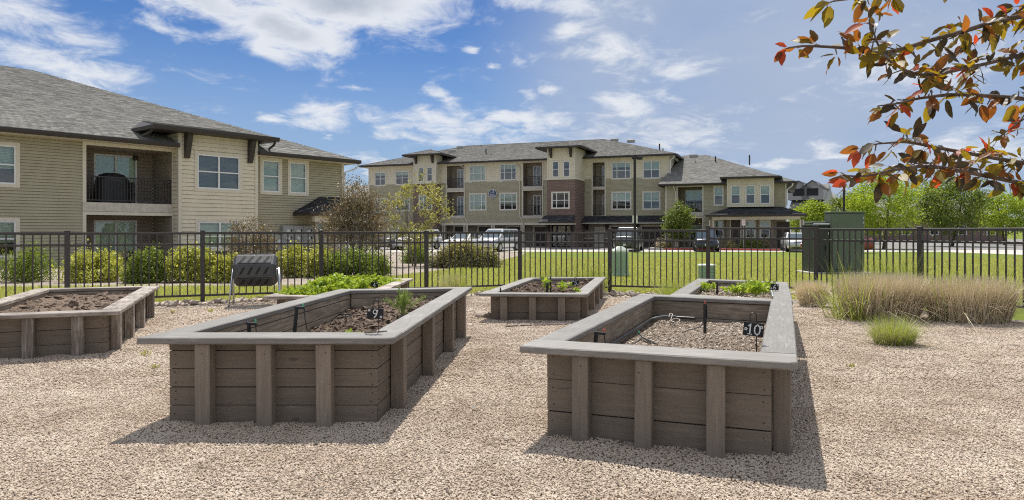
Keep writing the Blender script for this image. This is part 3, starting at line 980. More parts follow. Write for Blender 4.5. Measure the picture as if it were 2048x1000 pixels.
# tower footprints
A0, A1 = B.at(827.5, 336, -1.0)[0], B.at(872.5, 330, -1.0)[0]
T0, T1 = B.at(1094.5, 300, -3.4)[0], B.at(1150, 300, -3.4)[0]
wall = MB()
B.front(wall, sL, sR, zBelt, ZE, 0, ops, EX_B, 0)
B.right(wall, sR, 0, 16, zBelt, ZE, EX_B, 0)
B.left(wall, sL, 0, 16, zBelt, ZE, EX_B, 0)
o = wall.build('upper_wall', M['beige'], B.root)
o['kind'] = 'stuff'
wall = MB()
B.front(wall, sL, sR, zLint, zBelt - 0.2, 0, ops, EX_O, 0)
B.left(wall, sL, 0, 16, GZ, zBelt - 0.2, EX_O, 0)
B.right(wall, sR, 0, 16, GZ, zBelt - 0.2, EX_O, 0)
B.front(wall, sL, A0, GZ, zLint, 0, [], EX_O, 0)
o = wall.build('middle_wall', M['olive'], B.root)
o['kind'] = 'stuff'
# belt, lintel and corner boards (leaving the balconies and towers clear)
def boards(z0, z1, cuts, s0, s1, t=0.0):
    s = s0
    for a, b in sorted(cuts) + [(s1, s1)]:
        if a - s > 0.05:
            B.trim(s, a, t - 0.035, t + 0.02, z0, z1)
        s = max(s, b)
bc = [(r[0] - 0.121, r[1] + 0.121) for r in BALC]
wc = [(r[0] - 0.002, r[1] + 0.002) for r, _, _ in windows if r[2] < zBelt < r[3] + 0.3 or r[2] - 0.25 < zBelt < r[3]]
boards(zBelt - 0.2, zBelt, bc + wc + [(A0, A1), (T0, T1)], sL + 0.12, sR - 0.12)
boards(zLint - 0.22, zLint, [(A0, A1), (T0, T1)], A1, B.at(1165, 440)[0])
for s in (sL, sR - 0.12):
    B.trim(s - 0.01, s + 0.12, -0.04, 0.06, GZ, ZE)
for x in (884, 1036.5, 1092, 1179):
    s = B.at(x, 400)[0]
for (r, cols, bl) in windows:
    B.window(*r, 0.0, cols, 0.5, bl)
for i, r in enumerate(BALC):
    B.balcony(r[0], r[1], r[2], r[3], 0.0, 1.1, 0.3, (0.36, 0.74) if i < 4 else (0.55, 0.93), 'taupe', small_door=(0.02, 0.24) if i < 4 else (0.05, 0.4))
# ground floor: recessed garages under the lintel, columns in front
g0, g1 = A1, T0 + 0.2
gw = MB()
doors = []
for (xl, xr) in [(909, 929), (957, 983), (1014, 1042), (1068.5, 1094)]:
    a, b = B.at(xl, 454, 1.3)[0], B.at(xr, 454, 1.3)[0]
    doors.append((a, b, GZ, B.at(xl, 453.5, 1.3)[1]))
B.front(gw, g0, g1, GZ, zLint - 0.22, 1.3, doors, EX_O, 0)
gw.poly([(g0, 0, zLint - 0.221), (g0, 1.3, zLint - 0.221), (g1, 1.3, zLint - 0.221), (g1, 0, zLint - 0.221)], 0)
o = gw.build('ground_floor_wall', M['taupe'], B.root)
o['kind'] = 'stuff'


def garage_door(s0, s1, z0, z1, t):
    mb = MB()
    for u0, u1, w0, w1 in ((s0 - 0.12, s0, z0, z1 + 0.12), (s1, s1 + 0.12, z0, z1 + 0.12), (s0, s1, z1, z1 + 0.12)):
        mb.box(u0, u1, t - 0.05, t + 0.05, w0, w1, 1)
    n = 5
    for i in range(n):
        a, b = z0 + (z1 - z0) * i / n, z0 + (z1 - z0) * (i + 1) / n - 0.015
        mb.box(s0, s1, t + 0.06, t + 0.1, a, b, 0)
    mb.poly([(s0, t + 0.11, z0), (s1, t + 0.11, z0), (s1, t + 0.11, z1), (s0, t + 0.11, z1)], 0)
    return mb.build('garage_door', [M['brown_door'], M['cream']], B.root)


for d in doors:
    garage_door(d[0], d[1], d[2], d[3], 1.3)
for x0, x1 in [(884.5, 890), (928, 934.5), (983, 989), (1042, 1048.5)]:
    a, b = B.at(x0, 455)[0], B.at(x1, 455)[0]
    mb = MB()
    mb.box(a, b, -0.03, 0.5, GZ, zLint - 0.224)
    mb.box(a - 0.03, a + 0.06, -0.05, 0.05, GZ, zLint - 0.226, 1)
    mb.box(b - 0.06, b + 0.03, -0.05, 0.05, GZ, zLint - 0.226, 1)
    mb.build('column', [M['taupe'], M['cream']], B.root)
# right part of the ground floor, flush, under a lean-to roof
q0, q1 = T1, sR - 0.06
rd = []
for (xl, xr, yt) in [(1220.5, 1265, 453.5), (1283.5, 1329, 453.0)]:
    a, z = B.at(xl, yt)
    rd.append((a, min(B.at(xr, yt)[0], q1 - 0.25), GZ, z))
da, dz = B.at(1191.5, 456)
db, _ = B.at(1208, 456)
gw = MB()
B.front(gw, q0, q1, GZ + 0.9, zLint - 0.01, 0.0, rd + [(da, db, GZ, dz)], EX_O, 0)
o = gw.build('ground_floor_wall', M['taupe'], B.root)
o['kind'] = 'stuff'
gw = MB()
s = q0
for a, b in sorted([(r_[0] - 0.12, r_[1] + 0.12) for r_ in rd] + [(da - 0.1, db + 0.1)]) + [(q1, q1)]:
    if a > s + 0.02:
        gw = MB()
        gw.box(s, a, -0.05, 0.1, GZ, GZ + 0.82, 0)
        gw.box(s, a, -0.08, 0.1, GZ + 0.821, GZ + 0.9, 1)
        gw.build('brick_base', [M['brick'], M['cream']], B.root)
    s = b
for d in rd:
    garage_door(*d, 0.0)
mb = MB()
mb.box(da, db, 0.03, 0.08, GZ, dz, 0)
for u0, u1, w0, w1 in ((da - 0.1, da, GZ, dz + 0.1), (db, db + 0.1, GZ, dz + 0.1), (da, db, dz, dz + 0.1)):
    mb.box(u0, u1, -0.05, 0.06, w0, w1, 1)
mb.box(da + 0.08, da + 0.14, -0.03, 0.03, GZ + 1.0, GZ + 1.06, 2)
mb.build('door', [M['tan_door'], M['cream'], M['galv']], B.root)
aw0, awz1 = B.at(1172, 434)
aw1 = sR + 0.05
B.slope([(aw0 - 0.1, -1.3, zLint + 0.12), (aw1, -1.3, zLint + 0.12), (aw1, -0.02, zLint + 0.66), (aw0 - 0.1, -0.02, zLint + 0.66)], 'shingle_dark', name='lean_to_roof', thick=0.14)
B.trim(aw0 - 0.1, aw1, -1.24, -0.02, zLint - 0.12, zLint - 0.03)
for x in (1175, 1215.5, 1275, 1325):
    B.bracket(B.at(x, 455)[0], -0.02, zLint - 0.12, 0.6, 0.7, 0.2)
# ---- towers
def tower(s0, s1, t, ztop, zb, floor2=True):
    mb = MB()
    wins = []
    return mb


ZT = B.at(1095, 296, -3.4)[1]
# entrance tower
tw = [B.rect(1103.3, 1119.2, 321.3, 356.3, -3.4), B.rect(1125, 1141, 320.8, 356, -3.4)]
t2 = B.rect(1102.8, 1140, 383.6, 418.3, -3.4)
zTB = B.at(1100, 357.5, -3.4)[1]
mb = MB()
B.front(mb, T0, T1, zTB, ZT, -3.4, [B.opening_of(r) for r in tw], EX_B)
B.right(mb, T1, -3.4, 0.4, zTB, ZT, EX_B)
B.left(mb, T0, -3.4, 0.4, zTB, ZT, EX_B)
o = mb.build('tower_wall', M['beige'], B.root)
o['kind'] = 'stuff'


def brick_walls(s0, s1, t0, t1, z0, z1, openings, mat='brick'):
    """brick skin of a tower: front with holes and both sides"""
    mb = MB()
    xs = sorted({s0, s1} | {x for o_ in openings for x in o_[:2]})
    zs = sorted({z0, z1} | {z for o_ in openings for z in o_[2:]})
    for xa, xb in zip(xs, xs[1:]):
        for za, zb in zip(zs, zs[1:]):
            xm, zm = (xa + xb) / 2, (za + zb) / 2
            if any(o_[0] < xm < o_[1] and o_[2] < zm < o_[3] for o_ in openings):
                continue
            mb.poly([(xa, t0, za), (xb, t0, za), (xb, t0, zb), (xa, t0, zb)])
    for (a, b, c, d) in openings:       # reveals
        for pts in (((a, c), (a, d)), ((a, d), (b, d)), ((b, d), (b, c)), ((b, c), (a, c))):
            (xa, za), (xb, zb) = pts
            mb.poly([(xa, t0, za), (xb, t0, zb), (xb, t0 + 0.12, zb), (xa, t0 + 0.12, za)])
    mb.poly([(s1, t0, z0), (s1, t1, z0), (s1, t1, z1), (s1, t0, z1)])
    mb.poly([(s0, t1, z0), (s0, t0, z0), (s0, t0, z1), (s0, t1, z1)])
    return mb.build('brick_wall', M[mat], B.root)


e0, ez = B.at(1103, 448.5, -3.4)
e1, _ = B.at(1140.5, 448.5, -3.4)
brick_walls(T0 - 0.03, T1 + 0.03, -3.44, 0.3, GZ, zTB - 0.12, [B.opening_of(t2), (e0, e1, GZ - 0.1, ez)])
B.trim(T0 - 0.1, T1 + 0.1, -3.5, 0.3, zTB - 0.119, zTB + 0.03)
for r in tw:
    B.window(*r, -3.4, (), 0.5, 0.3, bmat='blind_grey')
B.window(*t2, -3.46, (0.27, 0.73), 0.5, 0.15, bmat='blind_grey')
for s in (T0, T1 - 0.1):
    B.trim(s - 0.015, s + 0.115, -3.44, -3.3, zTB + 0.031, ZT)
B.trim(T1 - 0.02, T1 + 0.02, -0.1, 0.0, zTB + 0.032, ZT)
# entrance door with side lights
mb = MB()
y = -3.2
w_ = e1 - e0
for fx in (0.0, 0.26, 0.74, 1.0):
    x = e0 + w_ * fx
    mb.box(max(e0, x - 0.07), min(e1, x + 0.07), y, y + 0.1, GZ, ez, 0)
for z in (ez - 0.12, ez - 0.95, GZ + 0.1):
    mb.box(e0 + 0.075, e1 - 0.075, y + 0.004, y + 0.09, z - 0.07, z + 0.07, 0)
mb.poly([(e0, y + 0.05, GZ), (e1, y + 0.05, GZ), (e1, y + 0.05, ez), (e0, y + 0.05, ez)], 1)
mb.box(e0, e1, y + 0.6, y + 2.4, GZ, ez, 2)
mb.box(e0 + w_ * 0.30, e0 + w_ * 0.68, y - 0.06, y - 0.02, GZ + 1.05, GZ + 1.11, 3)
mb.build('entrance_door', [M['black'], M['glass'], M['dark_room'], M['galv']], B.root)
cz = B.at(1090, 443.5, -4.4)[1]
B.slope([(T0 - 0.45, -4.7, cz), (T1 + 0.25, -4.7, cz), (T1 + 0.02, -3.46, cz + 0.62), (T0 - 0.2, -3.46, cz + 0.62)], 'shingle_dark', name='door_canopy', thick=0.14)
B.trim(T0 - 0.3, T1 + 0.1, -4.6, -3.46, cz - 0.28, cz - 0.15)
for s in (T0 + 0.2, T1 - 0.2):
    B.bracket(s, -3.46, cz - 0.28, 0.7, 0.8, 0.16)
B.hip(T0 - 0.85, T1 + 0.85, -4.25, 2.6, ZT, 0.30, name='tower_roof')
for x in (1102.5, 1142):
    B.bracket(B.at(x, 300, -3.4)[0], -3.42, ZT - 0.02, 0.95, 0.55, 0.2)
# left tower
ZA = B.at(829, 311, -1.0)[1]
zAB = B.at(850, 365.5, -1.0)[1]
tw = [B.rect(834.6, 848.9, 333.8, 365, -1.0), B.rect(852.5, 866, 333, 364.5, -1.0)]
t2 = B.rect(838, 865.5, 389.5, 421, -1.0)
mb = MB()
B.front(mb, A0, A1, zAB, ZA, -1.0, [B.opening_of(r) for r in tw], EX_B)
B.right(mb, A1, -1.0, 0.4, zAB, ZA, EX_B)
B.left(mb, A0, -1.0, 0.4, zAB, ZA, EX_B)
o = mb.build('tower_wall', M['beige'], B.root)
o['kind'] = 'stuff'
brick_walls(A0 - 0.03, A1 + 0.03, -1.04, 0.3, GZ, zAB - 0.12, [B.opening_of(t2)])
B.trim(A0 - 0.08, A1 + 0.08, -1.1, 0.3, zAB - 0.119, zAB + 0.03)
for r in tw:
    B.window(*r, -1.0, (), 0.5, 0.3, bmat='blind_grey')
B.window(*t2, -1.06, (0.33, 0.66), 0.5, 0.5)
for s in (A0, A1 - 0.1):
    B.trim(s - 0.015, s + 0.115, -1.04, -0.9, zAB + 0.031, ZA)
B.hip(A0 - 0.85, A1 + 0.95, -1.9, 3.6, ZA, 0.32, name='tower_roof')
for x in (833, 866):
    B.bracket(B.at(x, 312, -1.0)[0], -1.02, ZA - 0.02, 0.9, 0.5, 0.2)
# main hip roof
eL, eR = sL - 0.75, sR + 0.75
B.hip(eL, eR, -0.7, 17.5, ZE + 0.12, 0.315)
B.trim(sL - 0.6, sR + 0.6, -0.55, 0.0, ZE - 0.06, ZE - 0.03, name='soffit')
for x, y_, kind in [(921, 296, 'v'), (905, 304, 'v'), (1009, 299, 'c'), (982, 309, 'c'), (1229, 281.5, 'v'), (1262, 284, 'v'), (972, 309, 'p'), (1087, 303, 'p'), (1319, 300, 'p'), (1326, 301, 'c')]:
    # find the point on the front slope
    r_ = Vector(((x - 1024) / F, 1.0, (HOR - y_) / F))
    best = None
    for k in np.arange(60, 95, 0.25):
        w_ = r_ * k
        t_ = (w_ - B.O).dot(B.n)
        zz_ = ZE + 0.12 + 0.315 * (min(t_, 8.4) + 0.7)
        if w_.z + EYE <= zz_:
            best = ((w_ - B.O).dot(B.d), t_, zz_)
            break
    if best is None:
        s_, t_ = B.at(x, y_, 7.5)[0], 7.6
        best = (s_, t_, ZE + 0.12 + 0.315 * 8.3)
    mb = MB()
    if kind == 'v':
        mb.box(best[0] - 0.4, best[0] + 0.4, best[1] - 0.3, best[1] + 0.3, best[2] - 0.1, best[2] + 0.22)
        mb.build('roof_vent', M['grey_metal'], B.root, bevel=0.05)
    else:
        h = 0.6 if kind == 'p' else 0.2
        mb.lathe([(0.07, -0.2), (0.07, h), (0.05, h)], 8, best)
        mb.build('vent_pipe', M['fascia'] if kind == 'p' else M['grey_metal'], B.root)
# downpipes
for x, y_ in [(929.5, 330), (1040, 326)]:
    s_, z_ = B.at(x, y_ + 8)
    B.pipe([(s_ - 0.35, -0.6, ZE - 0.02), (s_ - 0.3, -0.5, ZE - 0.2), (s_, -0.08, ZE - 0.55), (s_, -0.08, zLint + 0.7), (s_ + 0.35, -0.08, zLint + 0.05), (s_ + 0.35, -0.08, GZ)], 0.055)
s_ = B.at(1341, 330)[0]
B.pipe([(s_ + 0.5, -0.55, ZE - 0.05), (s_ + 0.3, -0.4, ZE - 0.25), (s_ - 0.02, -0.1, ZE - 0.5), (s_ - 0.02, -0.1, ZE - 2.4)], 0.05, 'white')
# round number plaque between the windows
s_, z_ = B.at(985.7, 387.5)
SIGN_AT = (s_, z_)

# ---- two storey wing at the right end --------------------------------------
WT = -2.4
w0, w1 = B.at(1331, 400, WT)[0], B.at(1572.5, 400, WT)[0]
WE = 5.30
bay0, bay1 = B.at(1454, 380, WT - 0.7)[0], B.at(1548, 380, WT - 0.7)[0]
balr = B.rect(1355.5, 1404.5, 374.5, 424.5, WT)
patr = (balr[0], balr[1], GZ, balr[2] - 0.55)
wn = [(B.rect(1426.8, 1448, 371.5, 412.3, WT), 0.5), (B.rect(1427.5, 1448.5, 439.5, 478, WT), 0.5)]
mb = MB()
ops = [B.opening_of(r) for r, _ in wn] + [(balr[0], balr[1], balr[2] - 0.05, balr[3]), patr]
B.front(mb, w0, w1, GZ, WE, WT, ops, EX_O)
B.left(mb, w0, WT, 2, GZ, WE, EX_O)
B.right(mb, w1, WT, 12, GZ, WE, EX_O)
o = mb.build('wing_wall', M['olive'], B.root)
o['kind'] = 'stuff'
for r, bl in wn:
    B.window(*r, WT, (), 0.5, bl)
B.balcony(*balr, WT, 1.7, 0.34, (0.22, 0.97), 'taupe', blind=0.45, gap=0.13)
B.balcony(patr[0], patr[1], patr[2], patr[3], WT, 1.7, 0.05, (0.35, 0.97), 'taupe', blind=0.3, trim=0.1)
mb = MB()
bw = [B.rect(1460, 1482.5, 370, 410, WT - 0.7), B.rect(1489.5, 1512, 369.3, 409.7, WT - 0.7), B.rect(1518.7, 1541.8, 368.5, 409.5, WT - 0.7)]
bz0, bz1 = B.at(1460, 414, WT - 0.7)[1], B.at(1460, 357.5, WT - 0.7)[1]
B.front(mb, bay0, bay1, bz0, bz1, WT - 0.7, [B.opening_of(r) for r in bw], EX_B)
B.right(mb, bay1, WT - 0.7, WT + 0.5, bz0, bz1, EX_B)
B.left(mb, bay0, WT - 0.7, WT + 0.5, bz0, bz1, EX_B)
mb.poly([(bay0, WT - 0.7, bz0), (bay0, WT, bz0), (bay1, WT, bz0), (bay1, WT - 0.7, bz0)])
o = mb.build('bay_wall', M['beige'], B.root)
o['kind'] = 'stuff'
for r in bw:
    B.window(*r, WT - 0.7, (), 0.5, 0.52)
for s in (bay0, bay1 - 0.1):
    B.trim(s - 0.012, s + 0.112, WT - 0.74, WT - 0.62, bz0, bz1)
for s in (w0 - 0.01, w1 - 0.11):
    B.trim(s, s + 0.12, WT - 0.045, WT + 0.06, GZ, WE)
# wing roof
wl, wr = B.at(1316, 371, WT - 0.6)[0], B.at(1593, 364, WT - 0.6)[0]
zr = WE + 0.12 + 0.41 * 8.4
A_, B_ = (wl, WT - 0.6, WE + 0.12), (wr, WT - 0.6, WE + 0.12)
rg0, rg1 = (wl + 1.2, WT + 7.8, zr), (wr - 8.4, WT + 7.8, zr)
B.slope([A_, (bay0, A_[1], A_[2]), (bay0, WT + 0.4, A_[2] + 0.41), (bay1, WT + 0.4, A_[2] + 0.41), (bay1, A_[1], A_[2]), B_, rg1, rg0], 'shingle')
B.slope([B_, (wr, WT + 16.2, WE + 0.12), rg1], 'shingle')
B.slope([(wr, WT + 16.2, WE + 0.12), (wl, WT + 16.2, WE + 0.12), rg0, rg1], 'shingle', course=0.5, tab=1.5)
B.slope([(wl, WT + 16.2, WE + 0.12), A_, rg0], 'shingle_dark')
B.gutter(A_, (bay0 - 0.02, A_[1], A_[2]))
B.gutter((bay1 + 0.02, A_[1], A_[2]), B_)
B.gutter(B_, (wr, WT + 16.2, WE + 0.12))
# bay roof: small hip meeting the wing roof
q0, q1 = bay0 - 0.55, bay1 + 0.55
bt = WT - 1.3
half = (q1 - q0) / 2
apex = ((q0 + q1) / 2, bt + half * 1.25, bz1 + 0.12 + 0.34 * half)
back = bt + half * 2.2
B.slope([(q0, bt, bz1 + 0.1), (q1, bt, bz1 + 0.1), apex], 'shingle', name='bay_roof')
B.slope([(q1, bt, bz1 + 0.1), (q1, back, bz1 + 0.1), (apex[0], back, apex[2]), apex], 'shingle', name='bay_roof')
B.slope([(q0, back, bz1 + 0.1), (q0, bt, bz1 + 0.1), apex, (apex[0], back, apex[2])], 'shingle_dark', name='bay_roof')
B.gutter((q0, bt, bz1 + 0.1), (q1, bt, bz1 + 0.1))
B.gutter((q1, bt, bz1 + 0.1), (q1, back, bz1 + 0.1))
# porch
PT = WT - 2.6
p0, pz = B.at(1411, 430, PT)
p1 = B.at(1614, 429, PT)[0]
ptop = B.at(1500, 413.5, WT - 0.7)[1]
i0, i1 = p0 + 2.0, p1 - 2.0
B.slope([(p0, PT, pz), (p1, PT, pz), (i1, WT - 0.02, ptop), (i0, WT - 0.02, ptop)], 'shingle_dark', name='porch_roof', thick=0.14)
B.slope([(p1, PT, pz), (p1, WT + 4, pz), (i1, WT + 4, ptop), (i1, WT - 0.02, ptop)], 'shingle_dark', name='porch_roof', thick=0.14)
B.slope([(p0, WT, pz), (p0, PT, pz), (i0, WT - 0.02, ptop)], 'shingle_dark', name='porch_roof', thick=0.14)
B.gutter((p0, PT, pz), (p1, PT, pz))
B.trim(p0 + 0.5, p1 - 0.5, PT + 0.35, PT + 0.6, pz - 0.42, pz - 0.16, name='porch_beam')
mb = MB()
mb.poly([(p0 + 0.1, PT + 0.1, pz - 0.15), (p0 + 0.1, WT, pz - 0.15), (p1 - 0.1, WT, pz - 0.15), (p1 - 0.1, PT + 0.1, pz - 0.15)])
mb.build('porch_ceiling', M['deck'], B.root)
for x0, x1 in [(1419, 1427), (1600, 1607.5)]:
    a, b = B.at(x0, 450, PT + 0.45)[0], B.at(x1, 450, PT + 0.45)[0]
    mb = MB()
    mb.box(a, b, PT + 0.3, PT + 0.65, GZ, pz - 0.43, 0)
    mb.box(a - 0.03, a + 0.07, PT + 0.27, PT + 0.68, GZ + 0.9, pz - 0.44, 1)
    mb.box(b - 0.07, b + 0.03, PT + 0.27, PT + 0.68, GZ + 0.9, pz - 0.44, 1)
    mb.build('column', [M['taupe'], M['cream']], B.root)
# wall below the bay
ft = WT - 0.72
fb0, fb1 = B.at(1452, 450, ft)[0], B.at(1549, 450, ft)[0]
fw = [B.rect(1489.5, 1511.5, 439.5, 477.5, ft), B.rect(1519, 1541.5, 439.5, 477.5, ft)]
d0, dz_ = B.at(1462, 440, ft)
d1 = B.at(1480.5, 440, ft)[0]
mb = MB()
B.front(mb, fb0, fb1, GZ + 0.85, bz0 - 0.3, ft, [B.opening_of(r) for r in fw] + [(d0, d1, GZ, dz_)], EX_O)
B.right(mb, fb1, ft, WT + 0.1, GZ + 0.85, bz0 - 0.3, EX_O)
B.left(mb, fb0, ft, WT + 0.1, GZ + 0.85, bz0 - 0.3, EX_O)
o = mb.build('porch_wall', M['taupe'], B.root)
o['kind'] = 'stuff'
for r in fw:
    B.window(*r, ft, (), 0.5, 0.55)
for u0, u1 in ((fb0 - 0.03, d0 - 0.1), (d1 + 0.1, fb1 + 0.03)):
    mb = MB()
    mb.box(u0, u1, ft - 0.06, ft + 0.3, GZ, GZ + 0.84)
    mb.build('brick_base', M['brick'], B.root)
mb = MB()
mb.box(d0, d1, ft + 0.03, ft + 0.08, GZ, dz_, 0)
for u0, u1, q_0, q_1 in ((d0 - 0.1, d0, GZ, dz_ + 0.1), (d1, d1 + 0.1, GZ, dz_ + 0.1), (d0, d1, dz_, dz_ + 0.1)):
    mb.box(u0, u1, ft - 0.05, ft + 0.06, q_0, q_1, 1)
mb.box(d1 - 0.14, d1 - 0.08, ft - 0.02, ft + 0.03, GZ + 0.98, GZ + 1.05, 2)
mb.build('door', [M['brown_door'], M['cream'], M['galv']], B.root)
a, z_ = B.at(1575, 443, WT)
d0, d1 = B.at(1577, 443, WT - 0.03)[0] - 1.3, B.at(1577, 443, WT - 0.03)[0]
mb = MB()
mb.box(d0 + 0.35, d1 + 0.1, WT - 0.06, WT - 0.02, GZ, z_, 0)
mb.build('door', M['brown_door'], B.root)
s_ = w1 - 0.02
B.pipe([(s_ + 0.55, WT - 0.5, WE - 0.02), (s_ + 0.5, WT - 0.4, WE - 0.25), (s_ + 0.08, WT - 0.08, WE - 0.55), (s_ + 0.08, WT - 0.08, ptop + 0.1)], 0.06, 'white')
s_ = B.at(1351, 380, WT)[0]
B.pipe([(s_ - 0.1, WT - 0.5, WE - 0.02), (s_ - 0.08, WT - 0.4, WE - 0.25), (s_, WT - 0.08, WE - 0.5), (s_, WT - 0.08, GZ)], 0.055)
for x, y_, k_ in [(1387, 309, 'v'), (1391, 322, 'c'), (1431, 322, 'p'), (1499, 343, 'p')]:
    s_, z_ = B.at(x, y_, 3.0 if k_ != 'v' else 5.0)
    t_ = 3.0 if k_ != 'v' else 5.0
    zz_ = WE + 0.12 + 0.41 * (t_ - WT + 0.6)
    mb = MB()
    if k_ == 'v':
        mb.box(s_ - 0.4, s_ + 0.4, t_ - 0.3, t_ + 0.3, zz_ - 0.15, zz_ + 0.22)
        mb.build('roof_vent', M['grey_metal'], B.root, bevel=0.05)
    else:
        h = 0.55 if k_ == 'p' else 0.2
        mb.lathe([(0.07, -0.4), (0.07, h), (0.05, h)], 8, (s_, t_, zz_))
        mb.build('vent_pipe', M['fascia'] if k_ == 'p' else M['grey_metal'], B.root)

# ---- two storey building on the left -----------------------------------------
L = Bld('apartment_house', 'two storey beige and olive clapboard house with bay window at the left', 50.0, (-13.0, 31.0))
LG = -0.5
bt = 0.0
b0_, b1_ = L.at(356.5, 380, bt)[0], L.at(514.5, 380, bt)[0]
bz = L.at(436, 272.5, bt)[1]
OT = 0.55
LE = 4.72
bwin = L.rect(388.8, 484.5, 301, 382.2, bt)
bwin2 = L.rect(391, 486, 437.5, 503, bt)
mb = MB()
L.front(mb, b0_, b1_, LG + 0.75, bz, bt, [L.opening_of(bwin), L.opening_of(bwin2)], 0.178, lip=0.03)
L.right(mb, b1_, bt, OT + 1.6, LG, bz, 0.178)
L.left(mb, b0_, bt, OT + 1.6, LG, bz, 0.178)
o = mb.build('bay_wall', M['beige'], L.root)
o['kind'] = 'stuff'
L.window(*bwin, bt, (0.5,), 0.5, 0.97, trim=0.13, bmat='blind_grey')
L.window(*bwin2, bt, (0.5,), 0.45, 0.97, trim=0.13)
for u0, u1, zq in ((b0_ + 0.1, bwin2[0], LG + 0.68), (bwin2[1], b1_ - 0.1, LG + 0.68), (bwin2[0], bwin2[1], min(LG + 0.68, bwin2[2] - 0.01))):
    mb = MB()
    mb.box(u0, u1, bt - 0.07, bt + 0.2, LG, zq)
    mb.build('brick_base', M['brick_small'], L.root)
for u0, u1 in ((b0_ + 0.1, bwin2[0]), (bwin2[1], b1_ - 0.1)):
    mb = MB()
    mb.box(u0, u1, bt - 0.11, bt + 0.2, LG + 0.682, LG + 0.75)
    mb.build('brick_cap', M['cream'], L.root)
for s in (b0_ - 0.012, b1_ - 0.13):
    L.trim(s, s + 0.142, bt - 0.045, bt + 0.1, LG, bz, name='corner_board')
# olive wall to the right
r0, r1 = b1_, L.at(686.5, 380, OT)[0]
ow = [L.rect(519.8, 563.8, 314, 388.5, OT), L.rect(575.2, 617, 318.5, 391, OT)]
ow2 = L.rect(630, 652, 438, 497, OT)
mb = MB()
L.front(mb, r0, r1, LG, LE, OT, [L.opening_of(r) for r in ow] + [L.opening_of(ow2)], 0.115)
L.right(mb, r1, OT, 24, LG, LE, 0.115)
o = mb.build('side_wall', M['olive'], L.root)
o['kind'] = 'stuff'
for r in ow:
    L.window(*r, OT, (), 0.5, 0.97, trim=0.13)
L.window(*ow2, OT, (), 0.5, 0.7, trim=0.12)
L.trim(r1 - 0.13, r1 + 0.012, OT - 0.045, OT + 0.1, LG, LE, name='corner_board')
# balcony bay to the left
k0, k1 = L.at(274, 350, OT)[0] - 1.9, L.at(343.5, 350, OT)[0]
_, kz0 = L.at(300, 407.5, OT)
_, kz1 = L.at(330, 303, OT)
mb = MB()
L.front(mb, k1, b0_, LG, LE, OT, [], 0.115)
lw = [(-11.2, -9.6, 2.75, 4.4), (-8.6, -7.3, 2.75, 4.4), (-11.2, -9.6, 0.1, 1.65), (-8.6, -7.3, 0.1, 1.65)]
L.front(mb, -16.0, k0, LG, LE, OT, [L.opening_of(r) for r in lw], 0.115)
o = mb.build('side_wall', M['olive'], L.root)
o['kind'] = 'stuff'
for r in lw:
    L.window(*r, OT, (), 0.5, 0.6, trim=0.12)
L.balcony(k0, k1, kz0, kz1, OT, 1.9, 0.36, (0.28, 0.80), 'taupe', blind=0.5, gap=0.115, trim=0.13)
L.balcony(k0, k1, LG, kz0 - 0.5, OT, 1.9, 0.05, (0.28, 0.80), 'taupe', blind=0.6, trim=0.13, rail_h=0.15)
# roofs
zr_ = LE + 0.12
rc = L.at(719.5, 326, OT - 0.65)[0]
D2 = 11.5
pit = 0.385
L.slope([(-17.0, OT - 0.65, zr_), (b0_, OT - 0.65, zr_), (b0_, OT + 0.45, zr_ + pit * 1.1), (b1_, OT + 0.45, zr_ + pit * 1.1), (b1_, OT - 0.65, zr_), (rc, OT - 0.65, zr_), (rc - D2, OT - 0.65 + D2, zr_ + pit * D2), (-17.0, OT - 0.65 + D2, zr_ + pit * D2)], 'shingle', 0.15, 0.34)
L.slope([(rc, OT - 0.65, zr_), (rc, OT - 0.65 + 2 * D2, zr_), (rc - D2, OT - 0.65 + D2, zr_ + pit * D2)], 'shingle', 0.15, 0.34)
L.slope([(rc, OT - 0.65 + 2 * D2, zr_), (-17.0, OT - 0.65 + 2 * D2, zr_), (-17.0, OT - 0.65 + D2, zr_ + pit * D2), (rc - D2, OT - 0.65 + D2, zr_ + pit * D2)], 'shingle', 0.5, 1.4)
L.gutter((b1_ + 0.02, OT - 0.65, zr_), (rc, OT - 0.65, zr_))
L.gutter((-17.0, OT - 0.65, zr_), (b0_ - 0.02, OT - 0.65, zr_))
L.gutter((rc, OT - 0.65, zr_), (rc, OT - 0.65 + 2 * D2, zr_))
L.trim(-16.0, b0_ - 0.02, OT - 0.55, OT, LE - 0.05, LE - 0.02, name='soffit')
L.trim(b1_ + 0.02, r1 + 0.5, OT - 0.55, OT, LE - 0.05, LE - 0.02, name='soffit')
# bay roof, shallower, running back into the big roof
q0, q1 = L.at(304, 266, bt - 0.6)[0], L.at(557, 288, bt - 0.6)[0]
qz = bz + 0.12
ap = 0.17
# where the shallow slope meets the steep one: qz + ap*(t-t0) = zr_ + pit*(t-t1)
t0_, t1_ = bt - 0.6, OT - 0.65
tm = (qz - zr_ - ap * t0_ + pit * t1_) / (pit - ap)
zm = qz + ap * (tm - t0_)
sm = (q0 + q1) / 2
tb = t1_ + (qz - zr_) / pit
L.slope([(q0, t0_, qz), (q1, t0_, qz), (q1 - 1.2, tm + 0.05, zm + 0.01), (q0 + 1.2, tm + 0.05, zm + 0.01)], 'shingle', 0.15, 0.34, name='bay_roof')
mb = MB()
for qa, qi in ((q0, q0 + 1.2), (q1, q1 - 1.2)):
    mb.poly([(qa, t0_, qz - 0.16), (qa, tb + 0.3, qz - 0.16), (qa, tb + 0.3, qz), (qa, t0_, qz)])
    mb.poly([(qa, t0_, qz), (qa, tb + 0.05, qz + 0.0), (qi, tm + 0.05, zm)])
mb.poly([(q0, t0_, qz - 0.16), (q1, t0_, qz - 0.16), (q1, tb + 0.3, qz - 0.16), (q0, tb + 0.3, qz - 0.16)])
